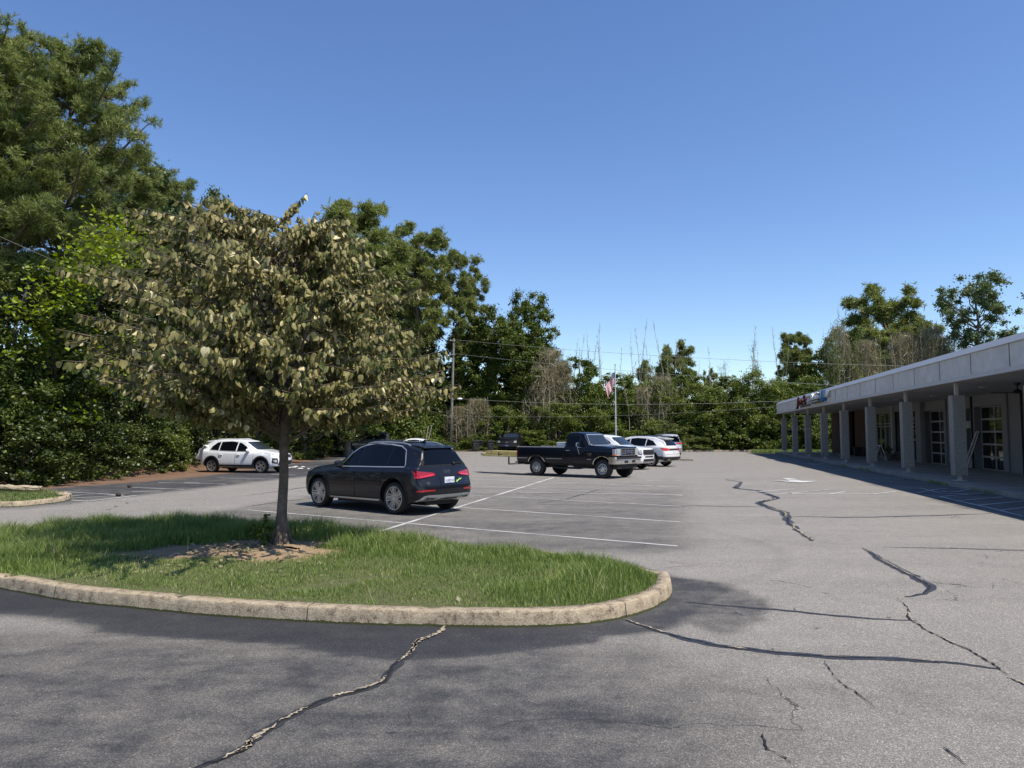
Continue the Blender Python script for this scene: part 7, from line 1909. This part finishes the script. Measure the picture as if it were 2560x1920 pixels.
put('oak', 'oak_tree', 2565, 812, 84.0, 'treetop cut by the right edge of the picture above the roof', 'oak tree', 2.3, 0.9)

for i, (px, py, Y, key, lab) in enumerate([(1375, 862, 81.5, 'twig1', 'tan thicket of dead bamboo right of the tall vine covered knob'), (1408, 895, 81.0, 'twig2', 'tan dead bamboo thicket, second to the right of the vine covered knob'), (1350, 905, 80.5, 'twig2', 'tan dead stems under the vine covered knob'),
        (1612, 960, 81.0, 'twig2', 'dry twiggy thicket right of the flagpole'), (1655, 930, 81.5, 'twig2', 'dry twiggy thicket below the rounded pine'), (2100, 800, 86.0, 'twig2', 'dry twiggy growth left of the big pine above the roof'), (2170, 840, 86.0, 'twig1', 'dry tan growth under the big pine above the roof'),
        (2265, 820, 87.0, 'twig1', 'dry tan growth right of the big pine above the roof'), (2330, 805, 87.0, 'twig1', 'dry tan twigs between the big pine and the oak above the roof'), (2380, 830, 87.0, 'twig2', 'dry twigs at the left foot of the oak above the roof'),
        (1150, 1010, 80.0, 'twig2', 'brown dry brush between the utility pole and the bins'), (1195, 990, 80.0, 'twig2', 'reddish dry brush above the leftmost bins')]):
    put(key, 'dead_thicket', px, py, Y, lab, 'thicket', i * 1.3, 1.0)
# hedge along the left bank (a shrub each)
hed = [(20, 880, 26.6, 'shrub2', 'sunlit olive green shrub at the far left of the hedge'), (60, 1010, 26.0, 'shrub1', 'dark shrub at the left edge beside the small island'), (120, 930, 28.6, 'shrub2', 'tall yellowish shrub second in the hedge from the left'), (180, 1010, 29.2, 'shrub1', 'glossy dark shrub leaning over the straw, left of the island tree'), (215, 900, 31.0, 'shrub1', 'tall dark shrub behind the hatched bay'),
       (270, 1015, 31.6, 'shrub1', 'rounded glossy shrub in the middle of the left hedge'), (330, 960, 33.8, 'shrub1', 'dark shrub under the tips of the island tree'), (375, 1030, 34.6, 'shrub2', 'green shrub left of the white compact SUV'), (425, 980, 37.5, 'shrub1', 'dark shrub just left of the white compact SUV'), (472, 1040, 39.5, 'shrub1', 'low dark shrub at the rear corner of the white compact SUV'),
       (530, 1000, 42.5, 'shrub1', 'dark shrub above the tail of the white compact SUV'), (600, 1010, 45.5, 'shrub2', 'shrub above the roof of the white compact SUV'), (665, 1010, 48.5, 'shrub1', 'shrub directly left of the island tree trunk'), (725, 1020, 52.0, 'shrub2', 'shrub directly right of the island tree trunk'), (775, 1030, 56.0, 'shrub1', 'shrub between the tree trunk and the charcoal pickup'),
       (830, 1020, 64.0, 'shrub1', 'shrub behind the nose of the charcoal pickup'), (890, 1000, 63.5, 'shrub3', 'shrub behind the charcoal pickup'), (950, 1000, 66.0, 'shrub3', 'shrub above the roof of the grey SUV, left'), (1010, 960, 68.0, 'shrub3', 'bright green shrub above the rear of the grey SUV'), (1070, 1000, 80.5, 'shrub3', 'sunny green shrub immediately left of the utility pole'),
       (1112, 1060, 82.0, 'shrub3', 'low shrub behind the utility pole'), (1152, 1075, 81.0, 'shrubb', 'yellowish weeds and stems between the pole and the bins'), (1205, 1085, 79.0, 'shrub3', 'green bush behind the rubbish bins'), (1330, 1090, 78.0, 'shrub3', 'bush right of the black pickup facing the camera'), (1395, 1095, 78.0, 'shrubb', 'yellowish weeds above the white toolbox'),
       (1460, 1060, 79.0, 'shrub3', 'bush behind the cab of the navy pickup'), (1545, 1050, 79.0, 'shrub3', 'bush at the foot of the flagpole'), (1600, 1065, 79.5, 'shrub3', 'bush above the white crossover roof'), (1665, 1050, 78.5, 'shrubb', 'pale yellow green bush behind the silver minivan'), (1728, 1085, 78.0, 'shrubb', 'light green bush right of the silver minivan'),
       (1790, 1040, 78.5, 'shrub3', 'dark bush over the end kerb'), (1850, 1050, 78.0, 'shrub3', 'bush over the end kerb, halfway to the canopy'), (1900, 1020, 78.0, 'shrub3', 'bush with drooping sprays near the canopy end'), (1945, 1040, 79.0, 'shrub3', 'bush just left of the first far column'), (2000, 1040, 80.0, 'shrubb', 'sunlit bush seen between the second and third far columns'), (2050, 1030, 80.0, 'shrub3', 'sunlit bush seen beside the brick end wall'), (2085, 1040, 80.0, 'shrub3', 'bush hidden by the brick end wall corner')]
for i, (px, py, Y, key, lab) in enumerate(hed):
    put(key, 'shrub', px, py, Y, lab, 'shrub', i * 1.9, 1.0 if Y < 60 else 1.35)

# lime-green sprays of a young mulberry at the left: layered branches of broad leaves
def spray_tree(name, base, tips, label, leafL=0.20, seed=3, per=78):
    R = np.random.default_rng(seed); r = empty(name, base, 0, label, 'tree'); mb = MB(); P = []
    h = max(t[2] for t in tips)
    mb.tube([(0, 0, 0), (0.2, 0, h * 0.5), (0.3, 0.1, h * 0.9)], [0.025, 0.02, 0.012], 8)
    for t in tips:
        t = np.array(t); b = np.array([0.2, 0, max(0.5, t[2] * 0.72)]); m = (b + t) / 2 + np.array([0, 0, 0.35])
        mb.tube([tuple(b), tuple(m), tuple(t)], [0.035, 0.022, 0.008], 5, cap=False)
        d = (t - b) / np.linalg.norm(t - b); sd = np.array([-d[1], d[0], 0]); sd /= np.linalg.norm(sd) + 1e-9
        for k in range(per):
            f = R.uniform(0.35, 1.08); q = (1 - f) ** 2 * b + 2 * f * (1 - f) * m + f * f * t
            q = q + sd * R.normal() * 0.42 + np.array([0, 0, R.normal() * 0.10 - 0.05]); P.append(q)
    mb2 = mb.build('trunk', M_BARK, r)
    V, F = leaf_faces(np.array(P), leafL * R.uniform(0.7, 1.25, len(P)), 0.75, 0.9, 0.9, R)
    link('crown', npmesh('crown', V, F, L_LIME), r)
bx, by = -17.9, 28.6
def off(px, py, Y=25.6): p = H(px, py, Y); return (p[0] - bx, p[1] - by, p[2])
R5 = np.random.default_rng(77)
tips = [off(a + R5.normal() * 14, b + R5.normal() * 10, 25.2 + R5.uniform(0, 2.2)) for a, b in
        [(270, 600), (330, 590), (240, 640), (300, 640), (210, 690), (120, 720), (160, 750), (60, 790), (100, 800), (190, 780), (20, 880), (60, 860), (110, 850), (150, 870), (20, 930), (200, 700), (310, 560), (280, 680), (350, 640), (230, 620), (170, 1040), (150, 1075), (90, 830), (10, 900), (140, 700), (190, 730), (255, 570), (345, 610)]]
spray_tree('lime_green_tree', (bx, by, 0.4), tips, 'young tree with bright lime green sprays of broad leaves in front of the left woods')
bx, by = -13.2, 27.0
tips = [off(a + R5.normal() * 8, b + R5.normal() * 8, 25.6 + R5.uniform(0, 1.2)) for a, b in [(240, 900), (270, 930), (215, 950), (200, 965), (290, 880)]]
bx, by = -17.6, 33.0
tips = [off(a, b, 26.5) for a, b in [(240, 880), (262, 905), (205, 945), (225, 960), (330, 850)]]
spray_tree('lime_green_sapling', (bx, by, 0.3), tips, 'lime green sapling tips under the left edge of the island tree', seed=9, per=60)

# bare bamboo poles and dead saplings ---------------------------------
def stem_proto(key, H_, seed, lean, leafy=0.0, twigs=26, m=None):
    R = random.Random(seed); mb = MB(); pts = []
    for i in range(9):
        t = i / 8; pts.append((lean * t * t * H_ * 0.12 + 0.06 * math.sin(i + seed), 0.05 * math.cos(i * 1.4), H_ * t))
    mb.tube(pts, [0.055 * (1 - 0.85 * i / 8) for i in range(9)], 6)
    tips = []
    for k in range(twigs):
        t = R.uniform(0.35, 0.98); i = int(t * 8); p = Vector(pts[min(i, 7)]).lerp(Vector(pts[min(i + 1, 8)]), t * 8 - i); a = R.uniform(0, 6.28); l = R.uniform(0.5, 1.3) * (1.25 - t)
        e = p + Vector((math.cos(a) * l * 0.55, math.sin(a) * l * 0.55, l * 0.9)); mb.tube([p, e], [0.016, 0.006], 4, cap=False); tips.append(tuple(e)); tips.append(tuple(p.lerp(e, .6)))
    me_ = mb.mesh('stem', m or M_DEAD, sharp=80)
    lf = None
    if leafy:
        RR = np.random.default_rng(seed); C = np.repeat(np.array(tips), int(leafy), 0); C = C + RR.normal(size=C.shape) * 0.22
        V, F = leaf_faces(C, 0.16, 0.3, 0.9, 0.2, RR); lf = npmesh('foliage', V, F, L_BAMB)
    PROTO[key] = (me_, lf)
for k in range(4): stem_proto('bare%d' % k, 10, 100 + k, (-1, 0.6, 1.2, -0.4)[k])
for k in range(3): stem_proto('bamb%d' % k, 10, 200 + k, (0.8, -0.7, 0.2)[k], leafy=16, m=mat('bamboo_stem', (0.22, 0.24, 0.08), 0.5))
PL = {1: 'left of the flagpole', 2: 'behind the flagpole', 3: 'between the flagpole and the canopy', 4: 'above the far end of the canopy', 5: 'above the canopy roof'}
stems = []
def add_stem(px, py, Y, bare=True):
    stems.append((px, py, Y, bare))
Rs = random.Random(12)
for px, py in [(1362,905),(1372,880),(1385,900),(1400,870),(1412,885),(1430,845),(1437,830),(1450,870),(1465,860),(1480,825),(1497,808),(1507,835)]: add_stem(px, py, 84 + Rs.uniform(0, 4))
for px, py in [(1355,920),(1368,930),(1378,915),(1390,925),(1402,935),(1395,900),(1360,955)]: add_stem(px, py, 80.5 + Rs.uniform(0, 1))
for px, py in [(1548,870),(1560,900),(1583,830),(1596,800),(1604,820),(1620,860),(1640,880),(1670,800),(1672,870),(1716,845),(1735,900),(1780,860),(1880,815),(1872,850),(1890,870)]: add_stem(px, py, 83 + Rs.uniform(0, 6))
for px, py in [(1600,950),(1622,940),(1645,930),(1662,960),(1575,930)]: add_stem(px, py, 79.5)
for px, py in [(1142,1040),(1160,1030),(1178,1050),(1190,1000),(1215,1035),(1245,1040),(1268,1010),(1290,1030),(1310,1000),(1335,1020),(1352,990),(1372,980),(1392,1000),(1415,1010),(1440,1020),(1470,1000),(1495,1010)]: add_stem(px, py, 78.6 + Rs.uniform(0, .8))
for px, py in [(1955,810),(1962,840),(2095,755),(2110,740),(2078,820),(2165,840),(2190,850),(2150,870),(2230,855),(2250,800),(2300,790),(2320,800),(2345,780),(2356,770),(2368,790),(2333,810),(2385,800),(2400,790),(2280,830),(2310,840),(2460,800),(2480,780)]: add_stem(px, py, 84 + Rs.uniform(0, 6))
for px, py in [(1640,905),(1900,850),(1885,900),(1960,860),(2060,860),(2100,800),(2085,840),(2130,790),(2350,820),(2370,850),(2470,830),(2150,840),(2410,850),(1830,900),(1800,920)]: add_stem(px, py, 83 + Rs.uniform(0, 5), False)
for i, (px, py, Y, bare) in enumerate(stems):
    key = ('bare%d' % (i % 4)) if bare else ('bamb%d' % (i % 3)); me_, lf = PROTO[key]
    z = H(px, py, Y)[2]; zone = 1 if px < 1530 else (2 if px < 1560 else (3 if px < 1900 else (4 if px < 2100 else 5)))
    loc = (P_(px, Y), Y, 0)
    s = z / 10; 
    if bare:
        lab = 'bare pale dead stem sticking up ' + PL[zone]; nm = 'dead_sapling'; cat = 'dead tree'; grp = 'bare stems ' + PL[zone]
    else:
        lab = 'thin leafy bamboo cane ' + PL[zone]; nm = 'bamboo_cane'; cat = 'bamboo'; grp = 'bamboo canes ' + PL[zone]
    r = empty(nm, loc, i * 1.1, lab, cat, grp); r.scale = (0.9 + 0.2 * (i % 3), 1, s); link('stem', me_, r)
    if lf: link('foliage', lf, r)

# backing woods: mass of trees behind everything, leaves coloured dark as shade in the gaps
Rb = np.random.default_rng(99); pts = []
n = 52000
yb = Rb.uniform(5, 100, n); xb = np.array([left_x(min(y, 76)) for y in yb]) - 6.5 - Rb.random(n) ** 1.3 * 9
top = 7.5 + 1.5 * np.sin(yb * .31) + 1.2 * np.sin(yb * .11 + 1); zb_ = Rb.random(n) * top
A = np.c_[xb, yb, zb_]
n = 70000
xb = Rb.uniform(-25, 75, n); yb = 88 + Rb.random(n) * 12
pxs = 1280 + 1850 * xb / yb
top = np.interp(pxs, [700, 1100, 1300, 1420, 1500, 1700, 1900, 2000, 2150, 2400, 2600], [12, 9, 9.5, 7.5, 6.2, 5.8, 6.2, 6.5, 10, 9.5, 9]) * (0.85 + 0.15 * np.sin(xb * .9)) 
zb_ = Rb.random(n) * top
B = np.c_[xb, yb, zb_]
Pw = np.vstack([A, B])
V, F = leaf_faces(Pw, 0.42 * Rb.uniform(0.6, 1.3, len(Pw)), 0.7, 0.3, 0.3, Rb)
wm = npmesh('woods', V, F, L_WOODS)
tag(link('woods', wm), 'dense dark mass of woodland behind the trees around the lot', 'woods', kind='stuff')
# undergrowth along the foot of the far trees
n = 60000
xb = Rb.uniform(-16, 32, n); yb = 77.3 + Rb.random(n) * 4; zb_ = 0.1 + Rb.random(n) ** 1.6 * (1.3 + 0.6 * np.sin(xb * 1.3))
V, F = leaf_faces(np.c_[xb, yb, zb_], 0.16 * Rb.uniform(0.6, 1.3, n), 0.5, 0.3, 0.3, Rb)
tag(link('undergrowth', npmesh('undergrowth', V, F, L_MID)), 'weedy undergrowth along the foot of the far trees', 'undergrowth', kind='stuff')
# grass strip past the end of the canopy
n = 16000
uu_ = Rb.uniform(u1 + 1.2, u1 + 5, n); vv_ = Rb.uniform(VA(8), VA(19), n)
me = blades('grass', np.c_[vv_ * NV[0] + uu_ * DV[0], vv_ * NV[1] + uu_ * DV[1]], np.full(n, 0.02), Rb.uniform(0.15, 0.4, n), np.full(n, 0.03), M_GRASS)
tag(link('grass', me), 'strip of grass past the far end of the covered walkway', 'grass', kind='stuff')

# ------------------------------------------------------------------ the island tree: tiers of hanging heart-shaped leaves
zl = [1.55, 1.75, 2.02, 2.29, 2.63, 3.05, 3.46, 3.87, 4.42, 4.84, 5.25, 5.40]
RL = [0.6, 1.1, 1.5, 2.0, 3.15, 3.40, 3.50, 3.05, 2.90, 2.30, 1.50, 0.7]
RR_ = [0.7, 2.00, 2.25, 2.50, 2.60, 2.45, 2.25, 1.90, 1.30, 0.80, 0.55, 0.4]
Rt = np.random.default_rng(2024)
tx, ty = TREE
tr = empty('island_tree', (tx, ty, 0.20), 0, 'small spreading tree with tan and olive heart shaped leaves on the grassy island', 'tree')
mb = MB()
tp = [(0, 0, -0.05), (0.0, 0, 0.05), (-0.005, 0, 0.18), (0.0, 0, 0.5), (0.02, 0, 1.0), (0.0, 0.02, 1.5), (0.02, 0, 2.0), (-0.02, 0.02, 2.6), (-0.10, 0, 3.3), (-0.22, 0.03, 4.0), (-0.32, 0, 4.7)]
tw_ = [0.150, 0.120, 0.094, 0.072, 0.066, 0.064, 0.062, 0.046, 0.036, 0.022, 0.008]
mb.tube(tp, tw_, 20)
for k in range(6):          # root flare
    a = k * 1.05 + 0.3; mb.tube([(0.05 * math.cos(a), 0.05 * math.sin(a), 0.34), (0.11 * math.cos(a), 0.11 * math.sin(a), 0.10), (0.20 * math.cos(a), 0.20 * math.sin(a), -0.03)], [0.035, 0.045, 0.03], 8)
main = []
for k in range(9):
    a = k * 2.399 + 0.5; z0 = 1.45 + 0.22 * k; L = 2.3 - 0.14 * k
    e = np.array([math.cos(a) * L - 0.3, math.sin(a) * L * 0.9, min(5.0, z0 + 0.75 * L)])
    p0 = np.array([0, 0, z0]); m = p0 * 0.5 + e * 0.5 + np.array([0, 0, -0.12])
    main.append((p0, m, e)); mb.tube([tuple(p0), tuple(m), tuple(e)], [0.032 - 0.002 * k, 0.020, 0.006], 7, cap=False)
LP, LD, LS = [], [], []
tiers = []
for t in range(350):
    z = float(np.interp(Rt.random(), [0, .09, .22, .40, .58, .75, .89, 1], [2.02, 2.25, 2.55, 2.95, 3.45, 4.0, 4.55, 5.05])); az = Rt.uniform(0, 2 * PI)
    c_, s_ = math.cos(az), math.sin(az)
    rl = np.interp(z, zl, RL); rr = np.interp(z, zl, RR_); rl -= 0.22; rr -= 0.10
    rx = (rr if c_ > 0 else rl); ry = (rl + rr) / 2
    Rm = 1 / math.sqrt((c_ / rx) ** 2 + (s_ / ry) ** 2)
    rad = Rm * (Rt.uniform(0.62, 1.0) if Rt.random() < 0.68 else Rt.uniform(0.15, 0.6))
    tiers.append((z, az, rad))
for z, az, rad in tiers:
    tipc = np.array([rad * math.cos(az), rad * math.sin(az), z - 0.2 + 0.05])
    zb2 = max(1.45 + 0.45 * Rt.random(), z - 0.2 - 0.28 * rad - 0.1); b = np.array([-0.03 * zb2, 0, zb2])
    m = (b + tipc) / 2 + np.array([0, 0, 0.05 * rad])
    mb.tube([tuple(b), tuple(m), tuple(tipc)], [0.007, 0.007, 0.004], 4, cap=False)
    for q in range(5):
        a2 = az + Rt.normal() * 0.55; l2 = Rt.uniform(0.25, 0.6)
        f0 = Rt.uniform(0.45, 1.0); s0 = (1 - f0) ** 2 * b + 2 * f0 * (1 - f0) * m + f0 * f0 * tipc if f0 < 1 else tipc
        e = s0 + np.array([math.cos(a2) * l2, math.sin(a2) * l2, Rt.uniform(-0.02, 0.16)])
        mb.tube([tuple(s0), tuple(e)], [0.007, 0.003], 4, cap=False)
        nl = int(l2 / 0.040)
        for k in range(nl):
            f = (k + 0.6) / nl; p = s0 + (e - s0) * f; sgn = -1 if k % 2 else 1
            d = np.array([-math.sin(a2) * sgn, math.cos(a2) * sgn, 0]) * Rt.uniform(0.1, 0.6) + np.array([math.cos(a2), math.sin(a2), 0]) * Rt.uniform(0.1, 0.75) + np.array([0, 0, -0.85]) + Rt.normal(size=3) * 0.25
            if Rt.random() < 0.10: d[2] += 1.0
            LP.append(p + np.array([0, 0, -0.012])); LD.append(d); LS.append(Rt.uniform(0.072, 0.125))
    # leaves directly along the bough
    for k in range(int(rad * 11)):
        f = Rt.uniform(0.38, 1.0); p = (1 - f) ** 2 * b + 2 * f * (1 - f) * m + f * f * tipc + Rt.normal(size=3) * 0.05
        LP.append(p); LD.append(np.array([Rt.normal() * 0.4, Rt.normal() * 0.4, -1])); LS.append(Rt.uniform(0.08, 0.13))
trunk = mb.build('trunk', mat('bark_island', (0.135, 0.105, 0.078), 0.9, var=0.45, vscale=9, bump=1.0, bscale=38), tr, sharp=80)
LP = np.array(LP); LD = nrm(np.array(LD)); LS = np.array(LS)[:, None]; n = len(LP)
# each leaf folds along its midrib; six points a side make the heart outline
side = np.cross(LD, Rt.normal(size=(n, 3))); side = nrm(side); nor = np.cross(side, LD); fl = np.where(nor[:, 2:3] < 0, -1.0, 1.0); side = side * fl; nor = nor * fl
out2 = [(0.00, 0.0), (0.02, 0.22), (0.16, 0.42), (0.42, 0.46), (0.72, 0.27), (1.02, 0.0)]      # (along, half width)
fold = Rt.uniform(0.45, 1.15, (n, 1)); curl = Rt.uniform(0.05, 0.45, (n, 1))
mid = [LP + LD * LS * a - nor * LS * curl * a * a for a in (0.08, 0.45, 1.0)]
Vs = [mid[0], mid[1], mid[2]]
for s in (1, -1):
    for a, w in out2[1:5]:
        Vs.append(LP + LD * LS * a + s * side * LS * w * np.cos(fold) - nor * LS * (w * np.sin(fold) + curl * a * a))
V = np.stack(Vs, 1).reshape(-1, 3); o = (np.arange(n) * 11)[:, None]
tri = []
for s in (0, 1):
    b_ = 3 + 4 * s
    for f in ((0, b_, b_ + 1), (0, b_ + 1, 1), (1, b_ + 1, b_ + 2), (1, b_ + 2, b_ + 3), (1, b_ + 3, 2)):
        tri.append(o + np.array([f if s == 0 else f[::-1]]))
link('crown', npmesh('crown', V, np.vstack(tri), L_RED1, True), tr)
# old seed pods hanging inside the crown
pc = []
for k in range(900):
    z, az, rad = tiers[k % len(tiers)]; f = Rt.uniform(0.15, 0.7); pc.append((rad * f * math.cos(az) + Rt.normal() * 0.12, rad * f * math.sin(az) + Rt.normal() * 0.12, z - 0.2 - 0.35 * (1 - f) + Rt.normal() * 0.08))
pc = np.array(pc); ax = np.tile(np.array([[0, 0, -3.0]]), (len(pc), 1))
V, F = leaf_faces(pc, 0.085, 0.16, 0, 0.0, Rt, axis=ax)
link('seed_pods', npmesh('seed_pods', V, F, mat('seed_pod', (0.14, 0.10, 0.085), 0.8)), tr)
# seedling shrub at the foot of the tree
g = G(655, 1366, 0.2)
tree_proto('seedling', 0.5, [(0.05, 0.12), (0.4, 0.19), (0.8, 0.14), (1.0, 0.05)], 26, 900, 0.055, L_MID, 0.008, 71, (0.05, 0.09), hollow=0.1, fill=0.2, name='foliage')
place('seedling', 'seedling', g[0], g[1], 0.2, 0.92, 0, 'small leafy seedling bush in the mulch just left of the island tree trunk', 'seedling')
# plant in the planter bowl
tree_proto('planterplant', 0.6, [(0.1, 0.2), (0.5, 0.3), (1.0, 0.1)], 20, 700, 0.09, L_DARK, 0.01, 72, (0.08, 0.14), name='foliage')
g = G(2223, 1150, FL)
place('planterplant', 'potted_plant', g[0], g[1], FL + 0.36, 0.9, 0, 'dark leafy plant growing in the round planter bowl', 'plant')
# two thin pale poles leaning behind the white sedan
for a, b, lab in (((1060, 1106), (1071, 1064), 'thin bare sapling stem behind the white sedan, left of two'), ((1064, 1106), (1080, 1062), 'thin bare sapling stem behind the white sedan, right of two')):
    p = Vector(H(*a, 66)); q = Vector(H(*b, 66)); p.z = 0.3; mb = MB(); mb.tube([p, q], [0.05, 0.035], 6); tag(mb.build('leaning_sapling', M_DEAD), lab, 'sapling')
# weeds in the walkway joint
n = 3000
uu_ = u0 + Rb.random(n) * (u1 - u0); cl = np.sin(uu_ * 1.3) + np.sin(uu_ * 0.47 + 1) > 0.7; uu_ = uu_[cl]; n = len(uu_)
vv_ = vE - 0.02 - np.abs(Rb.normal(size=n)) * 0.05
me = blades('weeds', np.c_[vv_ * NV[0] + uu_ * DV[0], vv_ * NV[1] + uu_ * DV[1]], np.full(n, 0.0), Rb.uniform(0.04, 0.16, n), np.full(n, 0.02), M_GRASS)
tag(link('weeds', me), 'sparse weeds in the joint between the asphalt and the walkway', 'weeds', kind='stuff')

# leaves dropped by the island tree, on the mulch and the turf
n = 420
a_ = Rb.uniform(0, 2 * PI, n); r_ = np.abs(Rb.normal(size=n)) * 1.5; fx = TREE[0] - 0.3 + r_ * np.cos(a_) * 1.3; fy = TREE[1] - 0.3 + r_ * np.sin(a_)
ok = inpoly(fx, fy, ISLR); fx, fy = fx[ok], fy[ok]
V, F = leaf_faces(np.c_[fx, fy, isl_z(fx, fy) + 0.02], 0.075 * Rb.uniform(0.6, 1.2, len(fx)), 0.7, 0, 1.6, Rb)
tag(link('fallen_leaves', npmesh('fallen_leaves', V, F, L_DRY)), 'dry fallen leaves scattered on the mulch and grass under the island tree', 'leaves', kind='stuff')
